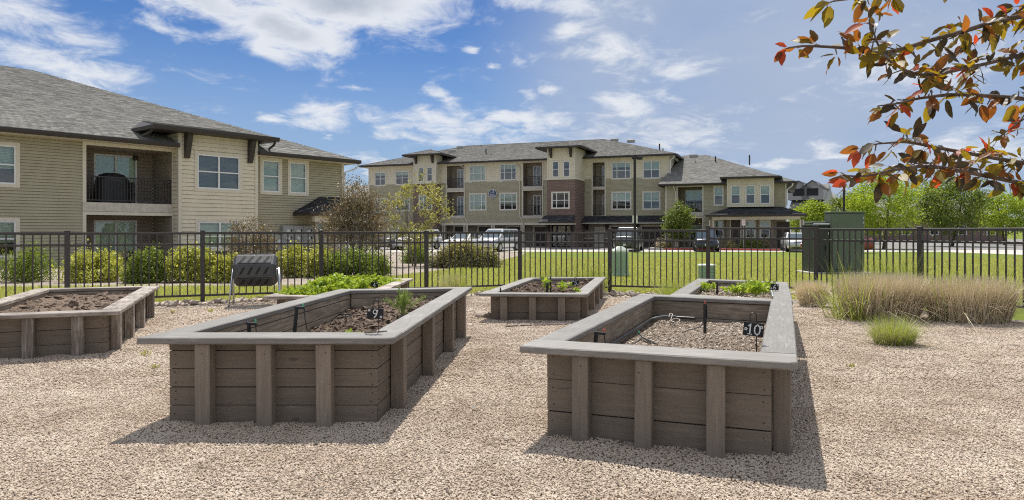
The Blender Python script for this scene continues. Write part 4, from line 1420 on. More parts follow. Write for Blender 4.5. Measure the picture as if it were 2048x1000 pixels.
mb.build('bay_roof', [M['fascia']], L.root)
L.gutter((q0, t0_, qz), (q1, t0_, qz), 0.17)
for x in (372.5, 499):
    L.bracket(L.at(x, 280, bt)[0], bt - 0.02, bz - 0.03, 1.05, 0.4, 0.22)
L.pipe([(q1 - 0.1, t0_ + 0.1, qz - 0.12), (q1 - 0.05, t0_ + 0.3, qz - 0.3), (q1 + 0.05, t0_ + 0.9, qz - 0.42)], 0.055, 'fascia')
L.pipe([(q0 + 0.1, t0_ + 0.1, qz - 0.12), (q0 + 0.05, t0_ + 0.3, qz - 0.3), (q0 - 0.05, t0_ + 0.7, qz - 0.4)], 0.055, 'fascia')
L.pipe([(r1 + 0.55, OT - 0.6, LE - 0.05), (r1 + 0.5, OT - 0.5, LE - 0.25), (r1 + 0.05, OT - 0.07, LE - 0.5), (r1 + 0.05, OT - 0.07, LG)], 0.05, 'white')
# entry porch at the right corner
e0_, ez_ = L.at(621, 421, OT - 1.5)
e1_ = r1 + 1.6
ez_ = L.at(621, 424, OT - 1.6)[1]
ia = e0_ + 1.6
L.slope([(e0_, OT - 1.6, ez_), (e1_, OT - 1.6, ez_), (e1_, OT - 0.01, ez_ + 0.85), (ia, OT - 0.01, ez_ + 0.85)], 'shingle_dark', name='porch_roof')
L.slope([(e0_, OT - 0.01, ez_), (e0_, OT - 1.6, ez_), (ia, OT - 0.01, ez_ + 0.85)], 'shingle_dark', name='porch_roof')
L.gutter((e0_, OT - 1.6, ez_), (e1_, OT - 1.6, ez_))
L.trim(e0_ + 0.3, e1_, OT - 1.4, OT - 1.2, ez_ - 0.45, ez_ - 0.17, name='porch_beam')
mb = MB()
a = e0_ + 1.5
mb.box(a, a + 0.3, OT - 1.45, OT - 1.15, LG, ez_ - 0.46)
mb.build('column', M['cream'], L.root)
mb = MB()
mb.lathe([(0.06, 0.0), (0.1, 0.02), (0.12, 0.14), (0.05, 0.2)], 10, (k1 - 0.75, OT + 1.82, kz0 + 1.95))
mb.build('wall_lantern', M['fascia'], L.root)

# covered grill on the upper balcony
gr = thing('barbecue_grill', 'black fabric covered grill standing on the upper balcony of the left house', 'grill',
           L.O + L.d * (k1 - 2.05) + L.n * (OT + 0.85) + Vector((0, 0, kz0)), L.a)
mb = MB()
for i, (zz_, hw, hd) in enumerate([(0.0, 0.62, 0.34), (0.7, 0.64, 0.36), (1.0, 0.60, 0.34), (1.2, 0.46, 0.28), (1.27, 0.3, 0.18)]):
    pass
ring = [(0.0, 0.64, 0.36), (0.75, 0.62, 0.35), (0.98, 0.57, 0.33), (1.17, 0.44, 0.26), (1.25, 0.25, 0.14)]
pts_ = []
for zz_, hw, hd in ring:
    for k in range(12):
        a_ = 2 * math.pi * k / 12
        pts_.append((hw * max(-1, min(1, 1.25 * math.cos(a_))) + 0.02 * math.sin(k * 2.1 + zz_ * 5), hd * max(-1, min(1, 1.25 * math.sin(a_))), zz_))
fs = [(i * 12 + k, i * 12 + (k + 1) % 12, (i + 1) * 12 + (k + 1) % 12, (i + 1) * 12 + k) for i in range(4) for k in range(12)] + [tuple(range(48, 60))]
mb.add(pts_, fs)
mb.build('cover', M['black_plastic'], gr, smooth=True)

# electricity meters on the left house
mp0, mz1 = L.at(566.5, 451.5, OT - 0.3)
mp1, _ = L.at(627.5, 451.5, OT - 0.3)
_, mz0 = L.at(566.5, 494, OT - 0.3)
mt = thing('electric_meter_bank', 'grey electric meter cabinets with round glass meters on the olive wall', 'electric meters',
           L.O + L.d * mp0 + L.n * (OT - 0.3) + Vector((0, 0, mz0)), L.a)
W_ = (mp1 - mp0) / 3
for i in range(3):
    mb = MB()
    mb.box(i * W_, (i + 1) * W_ - 0.012, 0, 0.26, 0, mz1 - mz0)
    c_ = mb.build('cabinet', M['grey_metal'], mt, bevel=0.01)
    for zz_ in (0.28, 0.62):
        mm = MB()
        z_ = (mz1 - mz0) * zz_ + 0.12
        pr = [(0.10, 0.0), (0.10, 0.03), (0.085, 0.06), (0.085, 0.10), (0.05, 0.13)]
        mm.lathe(pr, 14)
        mo = mm.build('meter', M['plate'], mt, loc=(i * W_ + W_ * 0.42, 0.0, z_), rot=(R(90), 0, 0), smooth=False)
        hh = MB()
        hh.box(-0.028, 0.028, -0.012, -0.001, -0.07, 0.07)
        hh.build('breaker', M['black'], mt, loc=(i * W_ + W_ * 0.78, 0.0, z_ + 0.03))
mp2, m2z1 = L.at(541, 471, OT - 0.3)
_, m2z0 = L.at(541, 500, OT - 0.3)
mb = MB()
mb.box(mp2 - mp0, -0.02, 0, 0.26, m2z0 - mz0, m2z1 - mz0)
mb.build('side_cabinet', M['grey_metal'], mt, bevel=0.01)
mm = MB()
mm.lathe([(0.10, 0.0), (0.10, 0.03), (0.085, 0.06), (0.085, 0.10), (0.05, 0.13)], 14)
mm.build('meter', M['plate'], mt, loc=((mp2 - mp0) * 0.35, 0.0, m2z1 - mz0 - 0.3), rot=(R(90), 0, 0))


# ---- buildings seen far behind ------------------------------------------------
def far_house(name, label, px0, px1, Y, depth, zeave, zridge, ang, gables=0, roofmat='shingle', wallmat='grey_metal'):
    c0, c1 = P(px0, HOR, Y), P(px1, HOR, Y)
    root = thing(name, label, 'building', (c0.x, Y, 0), R(ang))
    W = (c1 - c0).length
    mb = MB()
    mb.box(0.3, W - 0.3, 0.3, depth - 0.3, -0.5, zeave - 0.1)
    mb.build('wall', M[wallmat], root)
    mb = MB()
    m_ = depth / 2
    v = [(0, 0, zeave), (W, 0, zeave), (W, depth, zeave), (0, depth, zeave), (0, m_, zridge), (W, m_, zridge)]
    v += [(x, y, z - 0.25) for x, y, z in v[:4]]
    mb.add(v, [(0, 1, 5, 4), (2, 3, 4, 5), (6, 9, 8, 7), (0, 6, 7, 1), (2, 8, 9, 3)], 0)
    mb.add([v[1], v[2], v[5]], [(0, 1, 2)], 1)
    mb.add([v[3], v[0], v[4]], [(0, 1, 2)], 1)
    mb.build('roof', [M[roofmat], M[wallmat]], root)
    n = max(2, int(W / 3.5))
    for fl in range(max(1, int(zeave // 3))):
        for i in range(n):
            x = (i + 0.5) * W / n
            z = 0.5 + fl * 3.0
            mb = MB()
            mb.box(x - 0.6, x + 0.6, 0.22, 0.32, z, z + 1.4, 0)
            w_ = mb.build('window', M['white'], root)
            p_ = MB()
            p_.box(x - 0.5, x + 0.5, 0.19, 0.21, z + 0.1, z + 1.3)
            p_.build('pane', M['dark_room'], w_)
    for g in range(gables):
        x = W * (g + 0.6) / (gables + 0.4)
        mb = MB()
        hw, zz_ = 1.7, zeave + (zridge - zeave) * 0.45
        zt_ = zz_ + 2.6
        mb.add([(x - hw, 1.2, zz_ - 0.6), (x + hw, 1.2, zz_ - 0.6), (x + hw, 1.2, zz_ + 1.4), (x, 1.2, zt_), (x - hw, 1.2, zz_ + 1.4),
                (x - hw, m_, zz_ - 0.6), (x + hw, m_, zz_ - 0.6), (x + hw, m_, zz_ + 1.4), (x, m_, zt_), (x - hw, m_, zz_ + 1.4)],
               [(0, 1, 2, 3, 4), (1, 6, 7, 2), (5, 0, 4, 9)], 0)
        mb.add([(x - hw - 0.3, 0.8, zz_ + 1.25), (x, 0.8, zt_ + 0.1), (x + hw + 0.3, 0.8, zz_ + 1.25), (x - hw - 0.3, m_, zz_ + 1.25), (x, m_, zt_ + 0.1), (x + hw + 0.3, m_, zz_ + 1.25)],
               [(0, 1, 4, 3), (1, 2, 5, 4)], 1)
        mb.box(x - 0.9, x + 0.9, 1.14, 1.19, zz_ + 0.1, zz_ + 1.3, 2)
        mb.build('dormer', [M[wallmat], M['fascia'], M['dark_room']], root)
    return root


far_house('distant_house', 'far grey roofed house with dormers beyond the right end of the building', 1578, 1640, 118, 16, 5.0, 9.3, -32, 2)
far_house('distant_house', 'small far grey roofed house behind the round lime tree', 1650, 1672, 132, 12, 6.2, 8.6, -20, 0)
far_house('distant_house', 'far low grey roofed house between the left house and the long building', 640, 800, 125, 26, 5.2, 10.2, 12, 0)
far_house('distant_house', 'far brick house behind the trees at the right edge', 1730, 1990, 105, 14, 3.2, 6.0, -8, 0, 'shingle', 'brick')

# ---------------------------------------------------------------- raised beds
def inset(q, d):
    n = len(q)
    out = []
    for i in range(n):
        a, b, c = q[i - 1], q[i], q[(i + 1) % n]
        e1, e2 = (b - a).normalized(), (c - b).normalized()
        n1, n2 = Vector((-e1.y, e1.x)), Vector((-e2.y, e2.x))
        p1, p2 = a + n1 * d, b + n2 * d
        den = e1.x * e2.y - e1.y * e2.x
        t = ((p2 - p1).x * e2.y - (p2 - p1).y * e2.x) / den
        out.append(p1 + e1 * t)
    return out


def board(name, parent, a, b, inward, th, z0, z1, mats, skew0=0.0, skew1=0.0, bevel=0.004, jit=0.0):
    """a plank from a to b (2D), its thickness growing to the inner side; local X runs along it.
    material 0 outside, 1 on the inner face"""
    u = (b - a)
    Ln = u.length
    ang = math.atan2(u.y, u.x)
    mb = MB()
    v = [(0, 0, 0), (Ln, 0, 0), (Ln - skew1, th, 0), (skew0, th, 0)]
    h = z1 - z0
    v2 = [(x, y, h) for x, y, _ in v]
    mb.add(v + v2, [(3, 2, 1, 0), (4, 5, 6, 7), (0, 1, 5, 4), (1, 2, 6, 5), (3, 0, 4, 7)], 0)
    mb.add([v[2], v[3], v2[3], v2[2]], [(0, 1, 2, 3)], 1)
    # weld duplicate corner points
    o = mb.build(name, mats, parent)
    me = o.data
    import bmesh
    bm = bmesh.new()
    bm.from_mesh(me)
    bmesh.ops.remove_doubles(bm, verts=bm.verts, dist=1e-5)
    bm.to_mesh(me)
    bm.free()
    w = Vector((a.x, a.y, z0)) - parent.location
    o.location = w + Vector((-math.sin(ang), math.cos(ang), 0)) * jit
    o.rotation_euler = (0, 0, ang)
    if bevel:
        bv = o.modifiers.new('bevel', 'BEVEL')
        bv.width = bevel
        bv.segments = 2
        bv.limit_method = 'ANGLE'
    return o


def raised_bed(label, rim, H, rows, wf=0.2, ws=0.185, wb=0.185, over=0.125, posts=((0.2, 0.5, 0.8), (0.1, 0.37, 0.64, 0.92)), capm='bed_cap', outm='bed_paint', inm='bed_inner', postm='bed_post', lean=0.0):
    """rim: outer corners of the cap boards, near-left, near-right, far-right, far-left"""
    rr = random.Random(label)
    rim = [Vector(p) for p in rim]
    c = sum(rim, Vector((0, 0))) / 4
    root = thing('raised_bed', label, 'raised bed', (c.x, c.y, 0), 0, 'raised garden beds on the gravel')
    q = inset(rim, over)
    ct = 0.04
    zt = H - ct - 0.002
    for i in range(4):
        a, b = q[i], q[(i + 1) % 4]
        z = -0.06
        for k, h in enumerate(rows):
            z1 = min(z + h, zt) if k < len(rows) - 1 else zt
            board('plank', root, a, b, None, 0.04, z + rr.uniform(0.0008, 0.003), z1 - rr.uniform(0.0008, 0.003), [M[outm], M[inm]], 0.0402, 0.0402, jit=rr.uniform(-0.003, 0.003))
            z = z1
        # posts on the outside
        u = (b - a).normalized()
        n = Vector((u.y, -u.x))
        for f in posts[i % 2]:
            if i == 3:
                f = 1 - f - 0.06
            p = a + (b - a) * f
            w, d = 0.092, 0.09
            mb = MB()
            lx = rr.uniform(-0.006, 0.006)
            hh = zt + 0.08
            v = [(0.0, -w / 2, 0), (0, -w / 2, d), (0, w / 2, d), (0, w / 2, 0)]
            v2 = [(hh, y + lx, z_) for _, y, z_ in v]
            mb.add(v + v2, [(3, 2, 1, 0), (4, 5, 6, 7), (0, 1, 5, 4), (1, 2, 6, 5), (2, 3, 7, 6), (3, 0, 4, 7)])
            o = mb.build('post', M[postm], root, bevel=0.005)
            # local X up, local Y along the wall, local Z outward
            zq = 0.0035
            mat = Matrix(((0, u.x, n.x, p.x + n.x * zq - c.x), (0, u.y, n.y, p.y + n.y * zq - c.y), (1, 0, 0, -0.08), (0, 0, 0, 1)))
            if mat.to_3x3().determinant() < 0:
                mat = Matrix(((0, -u.x, n.x, p.x + n.x * zq - c.x), (0, -u.y, n.y, p.y + n.y * zq - c.y), (1, 0, 0, -0.08), (0, 0, 0, 1)))
            o.matrix_local = mat
    sb = MB()
    for i in range(4):
        a, b = q[i], q[(i + 1) % 4]
        u = (b - a).normalized()
        n = Vector((u.y, -u.x))
        z = -0.06
        spots = [0.035 / (b - a).length, 1 - 0.035 / (b - a).length]
        for k, h in enumerate(rows):
            z1 = min(z + h, zt)
            for f in spots:
                for zz_ in (z + (z1 - z) * 0.24, z + (z1 - z) * 0.76):
                    if zz_ > 0.05:
                        p = a + (b - a) * (f + rr.uniform(-0.004, 0.004))
                        sb.obox((p.x - c.x + n.x * 0.003, p.y - c.y + n.y * 0.003, zz_ + rr.uniform(-0.012, 0.012)), (u.x * 0.0032, u.y * 0.0032, 0), (n.x * 0.0012, n.y * 0.0012, 0), (0, 0, 0.0032))
            z = z1
        for f in posts[i % 2]:
            if i == 3:
                f = 1 - f - 0.06
            p = a + (b - a) * f
            for zz_ in (H - 0.10,):
                sb.obox((p.x - c.x + n.x * 0.0935 + u.x * rr.uniform(-0.02, 0.02), p.y - c.y + n.y * 0.0935 + u.y * rr.uniform(-0.02, 0.02), zz_ + rr.uniform(-0.01, 0.01)), (u.x * 0.0032, u.y * 0.0032, 0), (n.x * 0.0012, n.y * 0.0012, 0), (0, 0, 0.0032))
    sb.build('screw_heads', M['screw'], root)['kind'] = 'stuff'
    # cap boards: near and far run full length, sides fit between
    NL, NR, FR, FL = rim
    uf = (NR - NL).normalized()
    zc0, zc1 = H - ct, H

    def on(a, b, d):
        return a + (b - a).normalized() * d

    def cap(p4, along):
        a, b = along
        u = (b - a)
        ang = math.atan2(u.y, u.x)
        ca, sa = math.cos(-ang), math.sin(-ang)
        mb = MB()
        dz = rr.uniform(-0.003, 0.002)
        mb.prism([((p.x - a.x) * ca - (p.y - a.y) * sa, (p.x - a.x) * sa + (p.y - a.y) * ca) for p in p4], 0, ct)
        mb.build('cap_board', M[capm], root, loc=(a.x - c.x, a.y - c.y, zc0 + dz), rot=(0, 0, ang), bevel=0.006)
    il, ir = on(NL, FL, wf), on(NR, FR, wf)
    jl, jr = on(FL, NL, wb), on(FR, NR, wb)
    ch = 0.03
    cap([NL, on(NR, NL, ch), on(NR, FR, ch), ir, il], (NL, NR))
    cap([jl, jr, FR, FL], (FL, FR))
    g = 0.004
    def shift(p, d):
        return p + d
    ul, ur = (FL - NL).normalized(), (FR - NR).normalized()
    li, lo_ = il + ul * g, jl - ul * g
    ri, ro = ir + ur * g, jr - ur * g
    uw = (ir - il).normalized()
    uw2 = (jr - jl).normalized()
    cap([li, li + uw * ws, lo_ + uw2 * ws, lo_], (li, lo_))
    cap([ri - uw * ws, ri, ro, ro - uw2 * ws], (ri, ro))
    return root, q


def soil(name, label, q, zfun, mat, step=0.022, rough=0.02, seed=1, clods=0, clod_mat=None, clod_size=0.02):
    """a rough bed of earth filling the quad q; clods and chips are joined into it"""
    r = np.random.default_rng(seed)
    q = inset(q, 0.043)
    n_u = max(6, int(((q[1] - q[0]).length) / step))
    n_v = max(6, int(((q[3] - q[0]).length) / step))
    V, Fc, Mi = [], [], []
    for j in range(n_v + 1):
        for i in range(n_u + 1):
            u, v = i / n_u, j / n_v
            p = (q[0] * (1 - u) + q[1] * u) * (1 - v) + (q[3] * (1 - u) + q[2] * u) * v
            h = mnoise.fractal(Vector((p.x * 9, p.y * 9, seed)), 0.9, 2.1, 5) * rough * 1.2 + r.normal() * rough * 0.28
            if 0 < i < n_u and 0 < j < n_v:
                p = p + Vector((r.normal(), r.normal())) * step * 0.18
            V.append((p.x, p.y, zfun(u, v) + h))
    for j in range(n_v):
        for i in range(n_u):
            a = j * (n_u + 1) + i
            Fc.append((a, a + 1, a + n_u + 2, a + n_u + 1))
    Mi = [0] * len(Fc)
    for _ in range(clods):
        u, v = r.random(), r.random()
        p = (q[0] * (1 - u) + q[1] * u) * (1 - v) + (q[3] * (1 - u) + q[2] * u) * v
        s = clod_size * (0.35 + r.random() ** 2 * 1.3)
        z = zfun(u, v) + mnoise.fractal(Vector((p.x * 9, p.y * 9, seed)), 0.9, 2.1, 5) * rough * 1.2 + s * 0.25
        o = len(V)
        d = r.normal(size=(6, 3)) * 0.28
        base = np.array([(1, 0, 0), (-1, 0, 0), (0, 1, 0), (0, -1, 0), (0, 0, 0.7), (0, 0, -0.7)]) + d
        a = r.random() * 6.3
        sx = 0.6 + r.random()
        for bx, by, bz in base:
            x, y = bx * s * sx, by * s
            V.append((p.x + x * math.cos(a) - y * math.sin(a), p.y + x * math.sin(a) + y * math.cos(a), z + bz * s))
        for f in ((0, 2, 4), (2, 1, 4), (1, 3, 4), (3, 0, 4), (2, 0, 5), (1, 2, 5), (3, 1, 5), (0, 3, 5)):
            Fc.append(tuple(o + k for k in f))
            Mi.append(1)
    me = bpy.data.meshes.new(name)
    me.from_pydata(V, [], Fc)
    me.materials.append(M[mat])
    me.materials.append(M[clod_mat or mat])
    me.polygons.foreach_set('material_index', Mi)
    o = bpy.data.objects.new(name, me)
    COL.objects.link(o)
    tag(o, label, 'soil', None, 'stuff')
    return o


BEDS = {}
BEDS[9] = raised_bed('large grey raised bed at the front left holding the number 9 plate',
                     [(-2.235, 4.16), (-0.705, 4.16), (-0.452, 8.0), (-1.892, 7.66)], 0.54, (0.17, 0.112, 0.112, 0.112, 0.1), wf=0.235,
                     posts=((0.19, 0.48, 0.76), (0.10, 0.40, 0.70, 0.95)))
BEDS[10] = raised_bed('large grey raised bed at the front right holding the number 10 plate',
                      [(0.041, 3.97), (1.412, 3.456), (2.64, 6.60), (1.326, 7.25)], 0.525, (0.20, 0.185, 0.16), wf=0.265,
                      posts=((0.18, 0.465, 0.775), (0.045, 0.36, 0.66, 0.94)))
BEDS[6] = raised_bed('grey raised bed with the number 6 plate, end to end behind another bed',
                     [(1.665, 7.40), (2.69, 6.70), (3.637, 9.24), (2.63, 9.92)], 0.50, (0.2, 0.185, 0.14), wf=0.19, posts=((0.3, 0.7), (0.1, 0.5, 0.9)))
BEDS[5] = raised_bed('low grey raised bed with the number 5 plate, standing alone before the fence',
                     [(-0.435, 9.07), (0.963, 8.95), (1.663, 12.35), (0.251, 12.14)], 0.365, (0.17, 0.215), wf=0.2, posts=((0.16, 0.485, 0.81), (0.1, 0.42, 0.7, 0.93)))
BEDS[4] = raised_bed('weathered low raised bed overgrown with bright leafy herbs and the number 4 plate',
                     [(-3.09, 8.68), (-1.76, 8.7), (-1.69, 11.95), (-3.0, 11.9)], 0.365, (0.17, 0.215), wf=0.2, capm='bed_old', posts=((0.16, 0.485, 0.81), (0.1, 0.42, 0.7, 0.93)))
BEDS[1] = raised_bed('bleached raised bed with bare cap boards at the far left before the compost tumbler',
                     [(-5.07, 6.1), (-3.71, 6.62), (-4.88, 9.7), (-6.25, 9.2)], 0.42, (0.17, 0.14, 0.14), wf=0.2, capm='bed_old', postm='bed_old', posts=((0.16, 0.485, 0.81), (0.06, 0.34, 0.62, 0.93)))


def z9(u, v):
    return 0.30 + 0.115 * min(1, max(0, (u - 0.12) / 0.5)) * min(1, max(0.35, v * 1.6)) + 0.04 * math.sin(v * 7 + u * 4)


def z10(u, v):
    return 0.315 + 0.02 * math.sin(u * 5) * math.sin(v * 6) - 0.05 * max(0, 0.12 - u) / 0.12 - 0.03 * max(0, v - 0.93) / 0.07


soil('garden_soil', 'dark crumbly brown soil heaped in the bed of plate 9', BEDS[9][1], z9, 'soil_dark', 0.024, 0.022, 3, 2600, 'soil_dark', 0.024)
soil('wood_mulch', 'pale tan shredded mulch in the bed of plate 10', BEDS[10][1], z10, 'soil_tan', 0.026, 0.009, 4, 16000, 'mulch_chip', 0.0075)
soil('garden_soil', 'dark brown soil filling the low bed of plate 5', BEDS[5][1], lambda u, v: 0.275 + 0.02 * math.sin(u * 6 + v * 3), 'soil_dark', 0.035, 0.02, 5, 1200, 'soil_dark', 0.03)
soil('garden_soil', 'light brown soil between the seedlings of the bed of plate 6', BEDS[6][1], lambda u, v: 0.41 + 0.01 * math.sin(u * 6), 'soil_tan', 0.04, 0.01, 6, 2500, 'mulch_chip', 0.011)
soil('garden_soil', 'shaded soil under the leafy herbs in the bed of plate 4', BEDS[4][1], lambda u, v: 0.27, 'soil_dark', 0.06, 0.02, 7)
soil('garden_soil', 'brown soil in the bleached bed at the far left', BEDS[1][1], lambda u, v: 0.33, 'soil_dark', 0.05, 0.02, 8, 300, 'soil_dark', 0.03)

# ---------------------------------------------------------------- number plates on wire stakes
DIGITS = {  # centre-line strokes with stroke width factors, in a 1 x 1.5 cell
    '9': [([(0.82, 0.98), (0.72, 1.32), (0.45, 1.42), (0.18, 1.25), (0.14, 0.98), (0.30, 0.74), (0.55, 0.72), (0.78, 0.9), (0.86, 1.2)], 0.11),
          ([(0.9, 1.35), (0.84, 0.9), (0.66, 0.4), (0.40, 0.06)], 0.15)],
    '1': [([(0.25, 1.15), (0.52, 1.4)], 0.09), ([(0.52, 1.42), (0.5, 0.08)], 0.14), ([(0.22, 0.05), (0.8, 0.05)], 0.08)],
    '0': [([(0.5, 1.42), (0.2, 1.15), (0.13, 0.72), (0.22, 0.28), (0.5, 0.05), (0.78, 0.28), (0.87, 0.72), (0.8, 1.15), (0.5, 1.42)], 0.13)],
    '5': [([(0.82, 1.38), (0.3, 1.36)], 0.1), ([(0.3, 1.4), (0.24, 0.82)], 0.09), ([(0.24, 0.82), (0.55, 0.92), (0.82, 0.72), (0.82, 0.34), (0.55, 0.06), (0.2, 0.12)], 0.12)],
    '6': [([(0.78, 1.4), (0.42, 1.12), (0.2, 0.65), (0.2, 0.32), (0.48, 0.05), (0.8, 0.25), (0.82, 0.55), (0.55, 0.75), (0.24, 0.55)], 0.13)],
    '4': [([(0.62, 0.05), (0.64, 1.4)], 0.13), ([(0.64, 1.4), (0.12, 0.5)], 0.08), ([(0.1, 0.48), (0.9, 0.5)], 0.09)],
    '8': [([(0.5, 1.42), (0.22, 1.2), (0.5, 0.8), (0.8, 0.4), (0.5, 0.05), (0.2, 0.4), (0.5, 0.8), (0.78, 1.2), (0.5, 1.42)], 0.13)],
}


def strokes(mb, text, x0, z0, h, y, mi=0, width=None, adv=0.95):
    s = h / 1.45
    x = x0
    for ch in text:
        for pts, w in DIGITS[ch]:
            w = (width or w * 1.3) * s
            P_ = [Vector((x + px_ * s, z0 + pz * s)) for px_, pz in pts]
            for a, b in zip(P_, P_[1:]):
                d = (b - a)
                if d.length < 1e-6:
                    continue
                d.normalize()
                n = Vector((-d.y, d.x)) * w * 0.5
                a2, b2 = a - d * w * 0.3, b + d * w * 0.3
                mb.add([(a2.x - n.x, y, a2.y - n.y), (b2.x - n.x, y, b2.y - n.y), (b2.x + n.x, y, b2.y + n.y), (a2.x + n.x, y, a2.y + n.y)], [(0, 1, 2, 3)], mi)
        x += s * adv
    return mb


def flower(mb, x, z, r, y):
    for k in range(5):
        a = 2 * math.pi * k / 5 + 0.3
        cx, cz = x + math.cos(a) * r * 0.62, z + math.sin(a) * r * 0.62
        mb.poly([(cx + r * 0.36 * math.cos(t), y, cz + r * 0.36 * math.sin(t)) for t in [i * math.pi / 4 for i in range(8)]])


def plate_sign(num, label, loc, W, Hh, zbase, zc, ztop, tilt=0.0, yaw=0.0, flowers=((-0.37, 0.3), (0.37, -0.3)), foot=False, size=0.78):
    """slate plate hung on a bent wire stake; loc is the foot of the stake"""
    t = thing('number_sign', label, 'sign', loc, yaw, 'chalk number plates in the raised beds')
    mb = MB()
    x = 0.0
    r = 0.0032
    hk = W * 0.16
    pts = [(hk, 0.02, zbase), (hk, 0.012, zc), (hk, 0.01, ztop - hk)]
    for k in range(1, 7):
        a = math.pi * k / 6
        pts.append((hk * math.cos(a), 0.01, ztop - hk + hk * 1.1 * math.sin(a)))
    pts.append((-hk, -0.004, zc + Hh * 0.42))
    mb.tube(pts, r, 6)
    if foot:
        mb.tube([(-W * 0.6, -0.03, zbase + 0.006), (W * 0.6, 0.05, zbase + 0.006)], r * 1.2, 6)
    mb.build('stake', M['wire'], t)
    pb = MB()
    pb.box(-W / 2, W / 2, -0.004, 0.004, -Hh / 2, Hh / 2)
    p = pb.build('plate', M['slate'], t, loc=(0, -0.004, zc), rot=(R(-6), R(tilt), 0), bevel=0.002)
    db = MB()
    h = Hh * size
    wtot = h / 1.45 * (0.95 * (len(num) - 1) + 1.0)
    strokes(db, num, -wtot / 2 + 0.0, -h / 2 - 0.001, h, -0.0052)
    db.build('numeral', M['chalk'], p)
    for fx, fz in flowers:
        fb = MB()
        flower(fb, fx * W, fz * Hh, Hh * 0.13, -0.0052)
        fb.build('flower_mark', M['chalk'], p)
    return t


def mark(num, label, px, py, Y, Wpx, Hpx, foot_z, top_py, tilt=0.0, yaw=0.0, **kw):
    c = P(px, py, Y)
    _top = P(px, top_py, Y).z
    plate_sign(num, label, (c.x, Y, 0), Wpx * Y / F, Hpx * Y / F, foot_z, c.z, _top, tilt, yaw, **kw)


mark('9', 'black chalk plate reading 9 on a wire stake footed on the cap board', 751, 627, 4.36, 33, 21, 0.541, 600, 1.5, R(-4), foot=True)
mark('10', 'black chalk plate reading 10 tilted on a wire hook', 1507, 658.5, 4.02, 39, 27, 0.30, 626, 6, R(-14), flowers=((-0.38, -0.02), (0.37, 0.22)))
mark('5', 'small black chalk plate reading 5 on a stake', 1151, 565.5, 10.2, 13.5, 10.5, 0.25, 555, 3, 0)
mark('6', 'small black chalk plate reading 6 beside the leafy plants', 1549, 574, 7.9, 16, 12.5, 0.40, 562, 4, R(-12), flowers=((-0.36, -0.25), (0.37, 0.3)))
mark('4', 'small black chalk plate reading 4 half hidden behind a cap board', 749, 569.5, 10.3, 15.5, 11, 0.25, 560, 0, 0, flowers=((0.37, 0.3),))

# ---------------------------------------------------------------- irrigation risers and hoses
def riser(label, px, py_top, py_bot, Y, w=0.022, lean=(0, 0), tip='tip_green', hook=True, tube_pts=None):
    b = P(px, py_bot, Y)
    topz = P(px, py_top, Y).z
    h = max(0.05, topz - b.z)
    t = thing('irrigation_riser', label, 'irrigation riser', b)
    mb = MB()
    mb.tube([(0, 0, -0.03), (lean[0] * h, lean[1] * h, h)], [w * 0.5, w * 0.5], 8)
    if hook:
        mb.obox((lean[0] * h + w * 0.75, lean[1] * h, h - 0.008), (w * 1.3, 0, -0.004), (0, w * 0.4, 0), (0, 0, 0.008))
    mb.build('stake', M['black_plastic'], t)
    tb = MB()
    tx = lean[0] * h + (w * 1.7 if hook else 0)
    tb.lathe([(0.006, 0), (0.007, 0.014), (0.003, 0.022)], 8, (tx, lean[1] * h, h))
    tb.build('nozzle', M[tip], t)
    hs = MB()
    pts = tube_pts or [(tx, 0.0, h - 0.01), (tx + 0.004, 0.0, h * 0.62), (tx + 0.014, 0.0, h * 0.3), (tx + 0.01, 0.01, 0.0), (tx - 0.05, 0.03, -0.02)]
    hs.tube(pts, 0.0035, 6)
    hs.build('feed_hose', M['black_plastic'], t)
    return t


riser('leaning black drip riser with green tip by the left wall of the plate 9 bed', 588, 613, 668, 4.75, 0.026, (0.10, 0), 'tip_green',
      tube_pts=[(0.07, 0, 0.17), (0.075, 0, 0.1), (0.09, 0, 0.02), (0.08, 0, -0.03)])
riser('short black drip riser with green tip, near left corner of plate 9 bed', 498, 645, 690, 4.7, 0.026, (0, 0), 'tip_green')
riser('black drip riser half hidden by the feathery dill', 792, 580, 632, 6.6, 0.02, (0.12, 0), 'tip_green', hook=False)
riser('short black drip riser with red tip, near left corner of plate 10 bed', 1189, 664, 700, 4.55, 0.028, (0.12, 0), 'tip_red')
riser('tall black drip riser with a red tip in the middle of the plate 10 bed', 1410, 607, 659, 5.55, 0.026, (0, 0), 'tip_red', hook=False,
      tube_pts=[(0.012, -0.01, 0.19), (0.012, -0.012, 0.10), (-0.04, -0.03, 0.03), (-0.11, -0.06, 0.012), (-0.16, -0.05, 0.0)])
riser('black drip riser among seedlings in the plate 6 bed', 1434, 567, 589, 8.3, 0.026, (0.03, 0), 'black', hook=False)
riser('tall thin black drip riser in the plate 5 bed', 1101, 555, 581, 10.0, 0.022, (0, 0), 'black', hook=False)
riser('stout black drip riser beside a leafy seedling in the plate 5 bed', 1094.5, 566.5, 584, 9.7, 0.032, (0, 0), 'tip_green', hook=False)
riser('small black riser stub at the near left corner of the plate 5 bed', 1001, 578, 590, 9.35, 0.022, (0, 0), 'black', hook=False)


def hose(label, pts, r, mat):
    mb = MB()
    mb.tube(pts, r, 8)
    o = mb.build('drip_hose', M[mat], smooth=True)
    c = Vector(pts[len(pts) // 2])
    return tag(o, label, 'hose')


def smoothpts(pts, n=6):
    pts = [Vector(p) for p in pts]
    out = []
    for i in range(len(pts) - 1):
        p0, p1, p2, p3 = pts[max(0, i - 1)], pts[i], pts[i + 1], pts[min(len(pts) - 1, i + 2)]
        for k in range(n):
            t = k / n
            out.append(0.5 * ((2 * p1) + (p2 - p0) * t + (2 * p0 - 5 * p1 + 4 * p2 - p3) * t * t + (3 * p1 - p0 - 3 * p2 + p3) * t ** 3))
    out.append(pts[-1])
    return out


